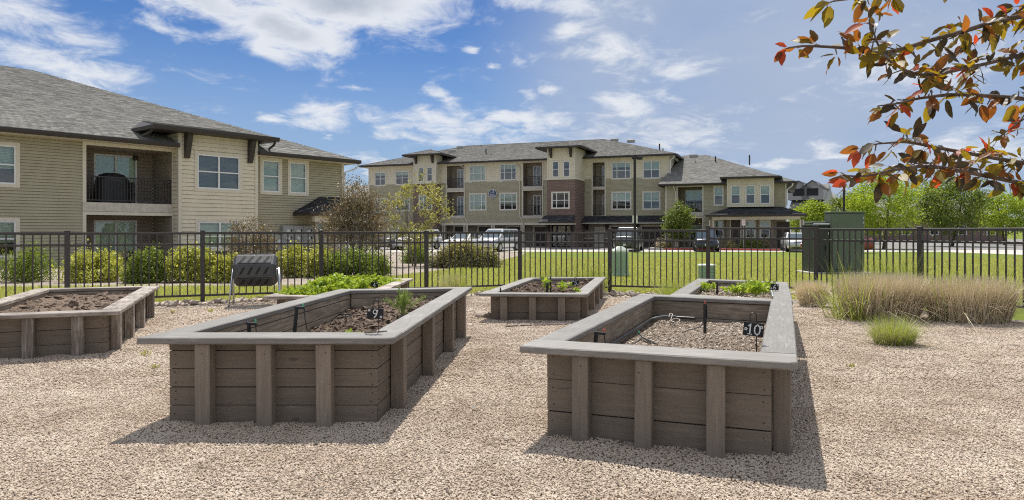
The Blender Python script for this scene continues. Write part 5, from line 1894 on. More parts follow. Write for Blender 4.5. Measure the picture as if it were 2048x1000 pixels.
def at_z(px, py, z):
    Y = F * (EYE - z) / (py - HOR)
    return Vector(((px - 1024) / F * Y, Y, z))


hose('black drip hose lying along the left wall of the plate 10 bed', smoothpts([at_z(1222, 690, 0.335), at_z(1250, 671, 0.34), at_z(1280, 653, 0.345), at_z(1300, 640, 0.345), at_z(1318, 636, 0.345)]), 0.009, 'black_plastic')
hose('pale grey hose end tied with string at the far wall of the plate 10 bed', smoothpts([at_z(1299, 641, 0.335), at_z(1312, 636, 0.36), at_z(1332, 633, 0.365), at_z(1352, 633.5, 0.36)]), 0.013, 'hose_grey')
hose('black hose end lying at the far wall of the plate 10 bed', smoothpts([at_z(1350, 635, 0.345), at_z(1370, 636, 0.345), at_z(1391, 637, 0.345)]), 0.015, 'black_plastic')
hose('frayed string loop tied round the pale hose', smoothpts([at_z(1338, 634, 0.37), at_z(1340, 627, 0.375), at_z(1345, 629, 0.38), at_z(1342, 640, 0.35), at_z(1352, 645, 0.34), at_z(1360, 640, 0.345), at_z(1350, 637, 0.35), at_z(1333, 645, 0.335)]), 0.003, 'deck')
dr = thing('drip_emitter', 'black drip emitter with spread legs lying on the tan mulch', 'irrigation riser', at_z(1283, 680, 0.325))
mb = MB()
o_ = dr.location
for a in (at_z(1278, 667, 0.36), at_z(1268, 687, 0.325), at_z(1315, 689, 0.33), at_z(1303, 687, 0.328)):
    mb.tube([at_z(1285, 675, 0.34) - o_, a - o_], 0.005, 6)
mb.build('leg', M['black_plastic'], dr)
mb = MB()
mb.lathe([(0.006, 0), (0.008, 0.012), (0.003, 0.02)], 8, at_z(1278, 667, 0.36) - o_)
mb.build('nozzle', M['tip_green'], dr)
hose('black loop of drip hose against the left wall of the plate 9 bed', smoothpts([at_z(566, 664, 0.31), at_z(570, 650, 0.335), at_z(580, 645, 0.35), at_z(588, 643, 0.36)]), 0.006, 'black_plastic')
hose('twisted black drip hose at the far left of the heaped soil', smoothpts([at_z(670, 636, 0.36), at_z(678, 629, 0.39), at_z(690, 628, 0.40), at_z(703, 630, 0.385), at_z(692, 633, 0.38), at_z(676, 637, 0.36)]), 0.006, 'black_plastic')
hose('black hose bent over the soil beside the dill', smoothpts([at_z(768, 622, 0.40), at_z(776, 616, 0.42), at_z(790, 612.5, 0.425), at_z(815, 612.5, 0.42)]), 0.008, 'black_plastic')
hose('pale flexible tube at the right end of the plate 6 bed', smoothpts([at_z(1541, 578, 0.46), at_z(1544, 585, 0.44), at_z(1547, 595, 0.42)]), 0.02, 'galv')

# ---------------------------------------------------------------- fence
def fence():
    root = thing('metal_fence', 'dark bronze metal picket fence around the garden with stepped panels', 'fence', (FENCE[2].x, FENCE[2].y, 0))
    o0 = root.location
    cache = {}

    def seg(a, b, n_pan, ztop, zbot, first_post=True):
        u = (b - a)
        ang = math.atan2(u.y, u.x)
        step = u.length / n_pan
        un = u.normalized()
        for k in range(n_pan):
            p0 = a + un * step * k
            zt, zb = ztop[k], zbot[k]
            # rails
            for zz_, hh, ww in ((zt - 0.038, 0.038, 0.036), (zt - 0.215, 0.032, 0.034), (zb, 0.034, 0.034)):
                mb = MB()
                mb.box(0.034, step - 0.034, -ww / 2, ww / 2, 0, hh)
                mb.build('rail', M['fence'], root, loc=(p0.x - o0.x, p0.y - o0.y, zz_), rot=(0, 0, ang), bevel=0.003)
            npk = 16
            key = (round(zt - zb, 3))
            if key not in cache:
                mb = MB()
                mb.box(-0.009, 0.009, -0.009, 0.009, 0.0, zt - zb - 0.039)
                cache[key] = mb.mesh('picket', M['fence'])
            for i in range(npk):
                d = step * (i + 1) / (npk + 1)
                q = p0 + un * d
                pk = bpy.data.objects.new('picket', cache[key])
                COL.objects.link(pk)
                pk.parent = root
                pk.location = (q.x - o0.x, q.y - o0.y, zb + 0.001)
                pk.rotation_euler = (0, 0, ang)

    def post(p, ang, zt):
        mb = MB()
        mb.box(-0.034, 0.034, -0.034, 0.034, -0.1, zt)
        mb.prism([(-0.038, -0.038), (0.038, -0.038), (0.038, 0.038), (-0.038, 0.038)], zt, zt + 0.012)
        mb.build('post', M['fence'], root, loc=(p.x - o0.x, p.y - o0.y, 0), rot=(0, 0, ang), bevel=0.003)
    P0, P3, P6 = FENCE[1], FENCE[2], FENCE[3]
    uL = (P3 - P0) / 3
    a = P0 - uL * 4
    zl = [1.155, 1.155, 1.155, 1.153, 1.158, 1.16, 1.155]
    seg(a, P3, 7, zl, [0.11] * 7)
    uR = (P6 - P3) / 3
    seg(P3, P6, 3, [1.152, 1.193, 1.236], [0.105, 0.135, 0.185])
    e = Vector((0.5, -0.866)).normalized() * 1.76
    seg(P6, P6 + e * 3, 3, [1.215, 1.215, 1.215], [0.16, 0.16, 0.16])
    angL, angR = math.atan2(uL.y, uL.x), math.atan2(uR.y, uR.x)
    for k in range(7):
        post(a + uL * k, angL, zl[k] + 0.012)
    for k, z in enumerate((1.165, 1.205, 1.25, 1.25)):
        post(P3 + uR * k, angR, z)
    for k in (1, 2, 3):
        post(P6 + e * k, math.atan2(e.y, e.x), 1.23)


fence()

# ---------------------------------------------------------------- compost tumbler
def tumbler():
    c = Vector((-4.02, 11.0, 0))
    w = 0.295
    zc, Rr = 0.56, 0.262
    t = thing('compost_tumbler', 'black octagonal compost tumbler with slanted vents on a steel stand', 'compost tumbler', c, R(13))
    N = 8
    prof = [(Rr * math.cos(2 * math.pi * (k + 0.5) / N), Rr * math.sin(2 * math.pi * (k + 0.5) / N)) for k in range(N)]
    mb = MB()
    v = []
    for x, s in ((-w - 0.02, 0.80), (-w + 0.02, 0.99), (-0.012, 0.99), (0, 0.955), (0.012, 0.99), (w - 0.02, 0.99), (w + 0.02, 0.80)):
        for (y, z) in prof:
            v.append((x, y * s, z * s))
    f = []
    ns = 7
    for i in range(ns - 1):
        for k in range(N):
            k2 = (k + 1) % N
            f.append((i * N + k, i * N + k2, (i + 1) * N + k2, (i + 1) * N + k))
    f += [tuple(range(N)), tuple(reversed(range((ns - 1) * N, ns * N)))]
    mb.add(v, f)
    d = mb.build('drum', M['tumbler'], t, loc=(0, 0, zc), bevel=0.006)
    # a raised panel with four slanted vents on every face
    for k in range(N):
        a, b = Vector((0, *prof[k])), Vector((0, *prof[(k + 1) % N]))
        m = (a + b) / 2
        nrm = m.normalized()
        up = (b - a)
        half = up.length / 2
        up.normalize()
        xa = Vector((1, 0, 0))
        pm = MB()
        pm.obox(m * 0.99 + nrm * 0.004, xa * (w - 0.05), up * (half - 0.025), nrm * 0.006)
        pn = pm.build('panel', M['tumbler'], d, bevel=0.004)
        for i in range(4):
            vm = MB()
            x = -0.175 + i * 0.117
            sl = xa * 0.028 + up * 0.055 * (1 if up.z > 0 else -1)
            vm.obox(m * 0.99 + nrm * 0.011 + xa * x, xa * 0.019, sl, nrm * 0.0025)
            vm.build('vent', M['black'], d)
    for s in (-1, 1):
        mb = MB()
        mb.tube([(s * (w + 0.0), 0, zc), (s * (w + 0.055), 0, zc)], 0.02, 8)
        mb.build('axle', M['galv'], t)
        for fy in (-0.25, 0.25):
            mb = MB()
            mb.tube([(s * (w + 0.045), fy * 0.06, zc + 0.03), (s * (w + 0.075), fy, 0.0)], 0.0135, 8)
            mb.build('leg', M['galv'], t, smooth=True)


tumbler()

# ---------------------------------------------------------------- border stones, loose stones
def rock_mesh(seed):
    import bmesh
    bm = bmesh.new()
    bmesh.ops.create_icosphere(bm, subdivisions=2, radius=1.0)
    for v in bm.verts:
        n = mnoise.noise(v.co * 0.9 + Vector((seed * 7.1, 0, 0))) * 0.42 + mnoise.noise(v.co * 2.3 + Vector((0, seed * 3.3, 0))) * 0.16
        v.co *= 1 + n
        v.co.z *= 0.62
    me = bpy.data.meshes.new('river_rock')
    bm.to_mesh(me)
    bm.free()
    me.materials.append(M['rock'])
    return me


ROCKS = [rock_mesh(i) for i in range(6)]
rr = random.Random(11)


def rock(x, y, s, label, z=0.0, group='river stones edging the fence'):
    o = bpy.data.objects.new('river_rock', rr.choice(ROCKS))
    COL.objects.link(o)
    o.location = (x, y, z + s * 0.28)
    o.rotation_euler = (rr.uniform(-0.3, 0.3), rr.uniform(-0.3, 0.3), rr.uniform(0, 6.3))
    o.scale = (s * rr.uniform(0.85, 1.25), s * rr.uniform(0.7, 1.0), s * rr.uniform(0.8, 1.1))
    tag(o, label, 'stone', group)
    return o


def edge_rocks(a, b, n, off0, off1, smin, smax, label):
    u = (b - a)
    nn = Vector((u.y, -u.x)).normalized()
    for i in range(n):
        p = a + u * ((i + rr.uniform(0.1, 0.9)) / n) + nn * rr.uniform(off0, off1)
        rock(p.x, p.y, rr.uniform(smin, smax), label)


_a = FENCE[1] - (FENCE[2] - FENCE[1]) * 0.18
_u = FENCE[2] - FENCE[1]
edge_rocks(_a, FENCE[1], 21, -0.02, 0.34, 0.05, 0.095, 'tan river stone edging the fence, left of the tall fence post behind the bleached bed')
edge_rocks(FENCE[1], FENCE[1] + _u * 0.33, 34, -0.02, 0.34, 0.05, 0.095, 'tan river stone edging the fence behind and beside the compost tumbler')
edge_rocks(FENCE[1] + _u * 0.33, FENCE[1] + _u * 0.62, 22, -0.02, 0.34, 0.05, 0.095, 'tan river stone edging the fence behind the bed of leafy herbs')
edge_rocks(FENCE[1] + _u * 0.66, FENCE[2], 18, 0.05, 0.4, 0.045, 0.08, 'small tan river stone edging the fence left of the low number 5 bed')
_u = FENCE[3] - FENCE[2]
edge_rocks(FENCE[2] + _u * 0.30, FENCE[2] + _u * 0.54, 18, 0.0, 0.34, 0.05, 0.10, 'tan river stone edging the fence right of the low number 5 bed')
edge_rocks(FENCE[2] + _u * 0.54, FENCE[2] + _u * 0.78, 16, 0.0, 0.34, 0.05, 0.10, 'tan river stone edging the fence behind the number 6 bed')
g_ = G(965, 636)
rock(g_.x, g_.y, 0.12, 'single smooth tan stone lying beside the left end of the plate 5 bed', group=None)
g_ = G(940, 653)
rock(g_.x, g_.y, 0.05, 'small brown stone on the gravel between the front beds', group=None)
g_ = G(1590, 591)
o_ = rock(g_.x, g_.y, 0.10, 'pale painted stone beside the end of the plate 6 bed', group=None)
hose('thin grey stick lying on the gravel before the plate 5 bed', [G(1135, 650) + Vector((0, 0, 0.01)), G(1040, 653) + Vector((0, 0, 0.012)), G(1012, 655) + Vector((0, 0, 0.01))], 0.012, 'bark_grey')

# ---------------------------------------------------------------- foliage helpers
def blades_obj(name, V, Q, mats, parent=None, mi=None, smooth=False, T=None):
    """mesh from numpy verts and quads"""
    me = bpy.data.meshes.new(name)
    V = np.asarray(V, dtype=np.float32)
    Q = np.asarray(Q, dtype=np.int32)
    nv, nf, k = len(V), len(Q), Q.shape[1]
    me.vertices.add(nv)
    me.vertices.foreach_set('co', V.ravel())
    me.loops.add(nf * k)
    me.loops.foreach_set('vertex_index', Q.ravel())
    me.polygons.add(nf)
    me.polygons.foreach_set('loop_start', np.arange(0, nf * k, k, dtype=np.int32))
    try:
        me.polygons.foreach_set('loop_total', np.full(nf, k, dtype=np.int32))
    except Exception:
        pass
    for m in (mats if isinstance(mats, (list, tuple)) else [mats]):
        me.materials.append(m)
    if mi is not None:
        me.polygons.foreach_set('material_index', np.asarray(mi, dtype=np.int32))
    if smooth:
        me.polygons.foreach_set('use_smooth', np.ones(nf, dtype=bool))
    me.update(calc_edges=True)
    o = bpy.data.objects.new(name, me)
    COL.objects.link(o)
    if parent:
        o.parent = parent
    return o


def leaf_quads(pts, size, r, aspect=0.55, fold=0.25, up=0.15, out=None):
    """one folded four-cornered leaf at every point"""
    n = len(pts)
    a = r.normal(size=(n, 3))
    if out is not None:
        a = a * 0.75 + out
    a[:, 2] += up
    a /= np.linalg.norm(a, axis=1, keepdims=True) + 1e-9
    b = np.cross(a, r.normal(size=(n, 3)))
    b /= np.linalg.norm(b, axis=1, keepdims=True) + 1e-9
    c = np.cross(a, b)
    s = (size * (0.65 + 0.7 * r.random(n)))[:, None]
    V = np.empty((n, 4, 3))
    V[:, 0] = pts - a * s * 0.5
    V[:, 1] = pts + b * s * aspect * 0.5 + c * s * fold * 0.5
    V[:, 2] = pts + a * s * 0.5
    V[:, 3] = pts - b * s * aspect * 0.5 + c * s * fold * 0.5
    Q = np.arange(n * 4).reshape(n, 4)
    return V.reshape(-1, 3), Q


def clumps_in(r, n, rad, c, shell=0.55, zmin=None):
    """clump centres in an ellipsoid, most of them towards its skin"""
    d = r.normal(size=(n * 3, 3))
    d /= np.linalg.norm(d, axis=1, keepdims=True)
    q = (shell + (1 - shell) * r.random(n * 3)) ** 0.7
    p = d * q[:, None] * np.array(rad) + np.array(c)
    if zmin is not None:
        p = p[p[:, 2] > zmin]
    return p[:n]


def tree(name, label, base, height, trunk_h, rad, cz, mat, n_leaf, leaf, n_clump=60, spread=0.28, group=None, bark='bark', trunk_r=0.07, seed=1, cone=0.0, stems=1, shell=0.45, up=0.15, cat='tree', aspect=0.55):
    r = np.random.default_rng(seed)
    t = thing(name, label, cat, base, 0, group)
    C = clumps_in(r, n_clump, rad, (0, 0, cz), shell, 0.12)
    if cone:
        k = np.clip((C[:, 2] - (cz - rad[2])) / (2 * rad[2]), 0, 1)
        C[:, :2] *= (1.15 - cone * k)[:, None]
    tb = MB()
    tops = []
    for s in range(stems):
        off = Vector((r.normal() * 0.12, r.normal() * 0.12, 0)) * (0 if stems == 1 else 1)
        tip = Vector((r.normal() * rad[0] * 0.25, r.normal() * rad[1] * 0.25, height * 0.92)) + off * 3
        pts = []
        for i in range(9):
            f = i / 8
            pts.append(off.lerp(tip, f) + Vector((math.sin(f * 5 + s) * 0.04, math.cos(f * 4 + s) * 0.04, 0)) * height * 0.2)
        tb.tube([p - Vector((0, 0, 0.05 if i == 0 else 0)) for i, p in enumerate(pts)], [trunk_r * (1 - 0.88 * i / 8) * (1 if stems == 1 else 0.6) for i in range(9)], 7)
        tops.append(pts)
    lb = MB()
    for c in C[: max(14, len(C) // 3)]:
        pts = tops[r.integers(len(tops))]
        zt = min(max(c[2] * 0.62, trunk_h * 0.8), height * 0.85)
        i = min(8, max(1, int(8 * zt / (height * 0.92))))
        a = pts[i]
        e = Vector(c)
        m = a.lerp(e, 0.55) + Vector((0, 0, 0.08 * (e - a).length))
        rr_ = min(0.018, trunk_r * 0.22)
        lb.tube([a, m, e], [rr_, rr_ * 0.6, rr_ * 0.2], 4, cap=False)
    tb.build('trunk', M[bark], t, smooth=True)
    lb.build('limb', M[bark], t)['kind'] = 'stuff'
    w = r.integers(0, len(C), n_leaf)
    sc = spread * (0.6 + 0.8 * r.random(len(C)))
    P_ = C[w] + r.normal(size=(n_leaf, 3)) * sc[w][:, None] * np.array([1, 1, 0.8])
    P_ = P_[P_[:, 2] > 0.06]
    V, Q = leaf_quads(P_, leaf, r, aspect, 0.25, up)
    o = blades_obj('crown', V, Q, M[mat], t)
    o['kind'] = 'stuff'
    return t


def shrub(name, label, base, w, d, h, mat, n_leaf, leaf, seed, group=None, boxy=0.0, n_clump=70, cat='shrub', lump=0.16, aspect=0.6):
    r = np.random.default_rng(seed)
    t = thing(name, label, cat, base, 0, group)
    n = n_clump
    th = r.random(n) * 2 * np.pi
    ph = np.arccos(r.random(n) * 1.0)
    q = 0.55 + 0.45 * r.random(n) ** 0.6
    ex = 1.0 - 0.5 * boxy
    sx = np.sign(np.cos(th)) * np.abs(np.sin(ph) * np.cos(th)) ** ex
    sy = np.sign(np.sin(th)) * np.abs(np.sin(ph) * np.sin(th)) ** ex
    C = np.stack([sx * q * w / 2 * 0.9, sy * q * d / 2 * 0.9, np.abs(np.cos(ph)) ** ex * q * h * 0.9 + 0.05], 1)
    C[:, 2] *= np.where(r.random(n) < 0.45, 0.25 + 0.7 * r.random(n), 1.0)
    st = MB()
    for c in C[: min(n, 26)]:
        st.tube([(c[0] * 0.08, c[1] * 0.08, -0.04), (c[0] * 0.5, c[1] * 0.5, c[2] * 0.55), tuple(c)], [0.018, 0.012, 0.005], 4, cap=False)
    st.build('stem', M['bark'], t)['kind'] = 'stuff'
    k = r.integers(0, n, n_leaf)
    s_ = lump * (0.7 + 0.7 * r.random(n))
    P_ = C[k] + r.normal(size=(n_leaf, 3)) * s_[k][:, None]
    P_[:, 2] = np.abs(P_[:, 2]) * 0.98 + 0.02
    out = P_ / np.array([w / 2, d / 2, h]) * 0.35
    V, Q = leaf_quads(P_, leaf, r, aspect, 0.2, 0.25, out)
    o = blades_obj('foliage', V, Q, M[mat], t)
    o['kind'] = 'stuff'
    return t


def blade_strips(base, direction, length, width, r, bend=0.5, seg=4, droop=1.0):
    """arching grass blades: base (n,3), direction (n,2) lean, length (n), width (n)"""
    n = len(base)
    s = np.linspace(0, 1, seg + 1)
    side = np.stack([-direction[:, 1], direction[:, 0], np.zeros(n)], 1)
    ln = np.linalg.norm(side, axis=1, keepdims=True) + 1e-9
    side = side / ln
    tw = r.random(n) * 6.28
    side = side * np.cos(tw)[:, None] + np.stack([np.cos(tw * 2), np.sin(tw * 2), np.zeros(n)], 1) * np.sin(tw)[:, None] * 0.6
    V = np.empty((n, seg + 1, 2, 3))
    for i, f in enumerate(s):
        lean = direction * (f * (1 - bend) + bend * f * f)[..., None] if np.ndim(f) else direction * (f * (1 - bend) + bend * f ** 2.2)
        z = f - droop * 0.35 * np.linalg.norm(direction, axis=1) ** 2 * f ** 2.5
        c = base + np.concatenate([lean * length[:, None], (z * length)[:, None]], 1)
        wv = side * (width * (1 - f * 0.92) * 0.5)[:, None]
        V[:, i, 0] = c - wv
        V[:, i, 1] = c + wv
    Q = []
    idx = np.arange(n) * (seg + 1) * 2
    for i in range(seg):
        a = idx + i * 2
        Q.append(np.stack([a, a + 1, a + 3, a + 2], 1))
    return V.reshape(-1, 3), np.concatenate(Q)


def grass_clump(label, base, rx, ry, h, n_dry, n_green, seed, h_green=None, lean=0.5, wid=0.006, lean_g=0.6, flat_top=True, group=None, mat_d='dry_grass', gshift=(0, 0)):
    r = np.random.default_rng(seed)
    t = thing('ornamental_grass', label, 'grass clump', base, 0, group)
    for nm, n, hh, mat, ln, wd in (('dry_stems', n_dry, h, mat_d, lean, wid), ('green_blades', n_green, h_green or h, 'green_grass', lean_g, wid * 1.25)):
        if not n:
            continue
        a = r.random(n) * 2 * np.pi
        q = np.sqrt(r.random(n)) * 0.8
        b = np.stack([np.cos(a) * q * rx, np.sin(a) * q * ry, np.full(n, -0.01)], 1)
        if nm == 'green_blades':
            b[:, 0] += gshift[0] * rx
            b[:, 1] += gshift[1] * ry
        d = np.stack([np.cos(a) * q, np.sin(a) * q], 1) * ln * (0.5 + r.random(n))[:, None] + r.normal(size=(n, 2)) * np.where(r.random(n) < 0.2, 0.62, 0.2)[:, None]
        L = hh * ((0.8 + 0.3 * r.random(n)) if (flat_top and nm == 'dry_stems') else (0.45 + 0.6 * r.random(n)))
        V, Q = blade_strips(b, d, L, wd * (0.6 + 0.8 * r.random(n)), r)
        V[:, 2] = np.maximum(V[:, 2], 0.004)
        o = blades_obj(nm, V, Q, M[mat], t)
        o['kind'] = 'stuff'
    return t


# ---------------------------------------------------------------- trees
def at_ground(px, Y, dz=0.0):
    return Vector(((px - 1024) / F * Y, Y, terrain(Y) + dz))


tree('plum_tree', 'dark bronze leaved tree with a pointed crown beside the left house', at_ground(716, 23), 3.1, 0.7, (1.28, 1.2, 1.3), 1.62, 'purple_leaf', 15000, 0.062, 120, 0.22, seed=21, cone=0.75, stems=3, trunk_r=0.07, shell=0.25)
tree('young_maple', 'thin open tree with pale yellow green new leaves before the left tower', at_ground(832, 26), 3.45, 0.9, (1.28, 1.1, 1.45), 1.95, 'light_leaf', 2900, 0.10, 80, 0.12, seed=22, cone=0.35, stems=2, bark='bark_grey', trunk_r=0.055, shell=0.5, up=-0.1)
tree('plum_sapling', 'small bronze leaved shrubby tree before the bay window of the left house', at_ground(498, 20.5), 1.72, 0.35, (0.66, 0.6, 0.62), 0.98, 'purple_leaf', 4800, 0.055, 46, 0.14, seed=23, cone=0.15, stems=4, trunk_r=0.035, shell=0.35)
tree('parking_tree', 'small bushy green tree on the planting strip before the middle of the long building', at_ground(1358, 61), 4.0, 1.0, (1.25, 1.2, 1.55), 2.35, 'green_leaf', 6500, 0.17, 60, 0.26, seed=24, cone=0.5, trunk_r=0.09, shell=0.4)
tree('linden_tree', 'round lime green tree just right of the porch', at_ground(1622, 80), 4.75, 0.9, (2.4, 2.2, 2.1), 2.75, 'lime_leaf', 8000, 0.24, 90, 0.38, seed=25, trunk_r=0.14, shell=0.5)
tree('ash_tree', 'dark green rounded tree behind the black lamp post', at_ground(1703, 88), 6.4, 1.2, (2.6, 2.4, 2.7), 3.6, 'green_leaf', 8000, 0.26, 90, 0.42, seed=26, trunk_r=0.16, shell=0.5)
tree('locust_tree', 'tall lime green tree above the green utility cabinet at the right', at_ground(1768, 62), 6.7, 1.6, (2.9, 2.6, 2.75), 4.0, 'lime_leaf', 12000, 0.19, 120, 0.40, seed=27, trunk_r=0.15, shell=0.45)
tree('street_tree', 'broad green tree at the far right beyond the fence', at_ground(1905, 72), 7.6, 1.6, (3.4, 3.0, 3.1), 4.4, 'green_leaf', 12000, 0.24, 120, 0.48, seed=28, trunk_r=0.17, shell=0.45)
tree('street_tree', 'smaller lime tree standing farthest right near the brick house', at_ground(2010, 80), 6.0, 1.4, (2.8, 2.6, 2.4), 3.6, 'lime_leaf', 8000, 0.24, 90, 0.42, seed=29, trunk_r=0.14, shell=0.45)

# ---------------------------------------------------------------- shrubs
def sh(name, label, pxl, pxr, ytop, ybase, mat, n, leaf, seed, **kw):
    g = G((pxl + pxr) / 2, ybase)
    w = (pxr - pxl) / F * g.y
    h = (ybase - ytop) / F * g.y
    d = kw.pop('depth', 0.9) * w
    g.y += d * 0.4
    g.z = terrain(g.y)
    return shrub(name, label, g, w, min(d, 2.2), h, mat, n, leaf, seed, **kw)


HG = 'shrubs along the left house'
sh('spirea_shrub', 'yellow green shrub behind the fence just left of the tall fence post', 296, 440, 490, 566, 'hedge_leaf', 9000, 0.062, 31, group=HG, n_clump=120, lump=0.075, depth=0.8)
sh('spirea_shrub', 'smaller yellow green shrub just right of the tall fence post', 412, 474, 500, 566, 'hedge_leaf', 3600, 0.06, 32, group=HG, n_clump=60, lump=0.07)
sh('privet_shrub', 'dark green shrub at the left end of the row', 236, 318, 492, 567, 'green_leaf', 6000, 0.06, 33, group=HG, lump=0.08)
sh('privet_shrub', 'dark low shrub under the bronze sapling behind the compost tumbler', 452, 552, 510, 562, 'purple_leaf', 6500, 0.045, 34, group=HG, lump=0.1)
sh('privet_hedge', 'clipped yellow green hedge below the electric meters', 536, 664, 489, 556, 'hedge_leaf', 11000, 0.058, 35, group=HG, boxy=0.7, n_clump=170, lump=0.075, depth=0.6)
sh('privet_hedge', 'darker green hedge under the bronze leaved tree', 640, 748, 500, 556, 'green_leaf', 9000, 0.06, 36, group=HG, boxy=0.5, n_clump=130, lump=0.08, depth=0.6)
sh('boxwood_shrub', 'round dark green shrub at the right end of the left hedge', 722, 776, 505, 553, 'green_leaf', 6000, 0.045, 37, group=HG, lump=0.09)
sh('boxwood_shrub', 'round bright green shrub on pale gravel before the young maple', 806, 857, 480, 527, 'green_leaf', 6500, 0.055, 38, lump=0.13)
sh('juniper_shrub', 'wide sprawling olive green juniper at the edge of the lawn', 856, 1006, 484, 537, 'juniper', 12000, 0.085, 39, n_clump=150, lump=0.11, depth=0.5)
sh('spirea_shrub', 'yellow green shrub at the far left corner beyond the fence', 96, 226, 494, 566, 'hedge_leaf', 8000, 0.06, 40, group=HG, n_clump=100, lump=0.08)
sh('privet_shrub', 'dark green shrub at the extreme left edge beyond the fence', -40, 84, 488, 566, 'green_leaf', 6000, 0.045, 41, group=HG, lump=0.11)
for i, (px_, Y, s_, m_) in enumerate([(1508, 58.6, 0.55, 'green_leaf'), (1490, 58.8, 0.4, 'green_leaf'), (1527, 58.8, 0.38, 'juniper'), (1460, 58.6, 0.35, 'juniper'), (1335, 60.6, 0.4, 'juniper'), (1322, 60.8, 0.35, 'dry_grass')]):
    g = at_ground(px_, Y + 0.8, 0.12)
    shrub('planting_shrub', ['dark green round bush below the porch windows', 'smaller dark green bush below the porch windows, left of the larger one', 'greyish green bush right of the dark bushes by the porch',
                             'low grey green bush beside the brown porch door', 'low olive bush under the small parking strip tree', 'straw coloured tuft at the left end of the planting strip'][i],
          g, s_ * 2.4, s_ * 2, s_ * 2, m_, 900, 0.11, 50 + i, n_clump=24, lump=0.16)
# planting strip with red kerb before the wing
a_, b_ = B.at(1327, 496, -8.2)[0], B.at(1560, 496, -8.2)[0]
kb = thing('kerb', 'raised kerb painted red along the planting strip', 'kerb', B.O, B.a)
mb = MB()
mb.box(a_, b_, -8.3, -8.12, GZ + 0.01, GZ + 0.17)
mb.build('painted_face', M['red_kerb'], kb, bevel=0.02)
mb = MB()
mb.box(a_ - 1.3, a_ - 0.003, -8.3, -8.12, GZ + 0.01, GZ + 0.17)
mb.box(a_ - 1.3, a_ - 1.12, -8.117, -2.5, GZ + 0.01, GZ + 0.17)
mb.build('bare_end', M['concrete'], kb, bevel=0.02)
mb = MB()
mb.box(a_ - 1.1, b_, -8.1, WT - 0.1, GZ, GZ + 0.13)
pb_ = mb.build('planting_bed', M['mulch_rock'], None, loc=B.O, rot=(0, 0, B.a))
pb_['kind'] = 'structure'

# ---------------------------------------------------------------- ornamental grasses by the fence
grass_clump('large clump of straw coloured cut grass with long green blades, front right', (4.94, 9.35, 0), 0.58, 0.42, 0.60, 7000, 220, 61, 0.95, 0.22, 0.0125, 0.75, gshift=(-0.5, -0.1))
grass_clump('smaller clump of straw coloured grass next to the end of the plate 6 bed', (4.68, 10.9, 0), 0.22, 0.22, 0.40, 2600, 25, 62, 0.5, 0.22, 0.0115, 0.5)
grass_clump('straw coloured grass clump at the far right before the fence', (5.95, 9.1, 0), 0.6, 0.42, 0.58, 5000, 160, 63, 0.95, 0.22, 0.0125, 0.6)
grass_clump('low spiky blue green grass tuft at the right edge of the gravel', (3.95, 7.25, 0), 0.22, 0.2, 0.30, 900, 1500, 64, 0.34, 0.7, 0.0045, 0.8, flat_top=False)
grass_clump('green grass clump with a dry left side, right of the plate 4 bed', (-1.06, 12.35, 0), 0.22, 0.18, 0.46, 380, 420, 65, 0.56, 0.3, 0.0075, 0.5, gshift=(0.25, 0))
grass_clump('straw coloured stubble clump left of the plate 5 bed', (1.28 - 1.02, 12.95, 0), 0.28, 0.15, 0.30, 500, 40, 66, 0.4, 0.3, 0.007, 0.5)
grass_clump('dry grass clump with green shoots directly behind the plate 5 bed', (0.75, 13.0, 0), 0.42, 0.16, 0.36, 700, 260, 67, 0.62, 0.35, 0.0075, 0.4)
grass_clump('green shoots and dry stubble behind the right corner of the plate 5 bed', (1.42, 12.85, 0), 0.38, 0.16, 0.34, 380, 360, 68, 0.66, 0.3, 0.0075, 0.35)
grass_clump('yellow green arching grass clump left of the plate 6 bed', (2.72, 11.6, 0), 0.34, 0.26, 0.36, 120, 900, 69, 0.42, 0.4, 0.006, 0.75)
grass_clump('thin green shoots behind the far corner of the plate 4 bed', (-2.35, 12.35, 0), 0.35, 0.12, 0.3, 160, 200, 70, 0.55, 0.3, 0.007, 0.35)
grass_clump('tall green shoots against the right hand fence', (5.6, 10.2, 0), 0.35, 0.3, 0.5, 200, 330, 71, 1.0, 0.3, 0.009, 0.35)

# ---------------------------------------------------------------- herbs and seedlings in the beds
def herb(name, label, base, w, d, h, n_stem, mat, leaf, seed, per=22, cat='plant', aspect=0.5, group=None):
    r = np.random.default_rng(seed)
    t = thing(name, label, cat, base, 0, group)
    pts, outs = [], []
    st = MB()
    for _ in range(n_stem):
        a, q = r.random() * 6.28, math.sqrt(r.random())
        x, y = math.cos(a) * q * w / 2, math.sin(a) * q * d / 2
        hh = h * (1 - 0.35 * q * q) * (0.7 + 0.4 * r.random())
        tx, ty = x * 1.12 + r.normal() * 0.02, y * 1.12 + r.normal() * 0.02
        st.tube([(x * 0.85, y * 0.85, -0.02), (tx, ty, hh)], [0.004, 0.002], 4, cap=False)
        for k in range(per):
            f = 0.35 + 0.65 * k / (per - 1)
            an = k * 2.4 + r.random()
            ln = leaf * 0.5 * (1.05 - 0.35 * f)
            pts.append((x * 0.85 * (1 - f) + tx * f + math.cos(an) * ln, y * 0.85 * (1 - f) + ty * f + math.sin(an) * ln, hh * f))
            outs.append((math.cos(an) * 1.3, math.sin(an) * 1.3, 0.45))
    st.build('stem', M[mat], t)['kind'] = 'stuff'
    V, Q = leaf_quads(np.array(pts), leaf, r, aspect, 0.2, 0.1, np.array(outs))
    o = blades_obj('leaves', V, Q, M[mat], t)
    o['kind'] = 'stuff'
    return t


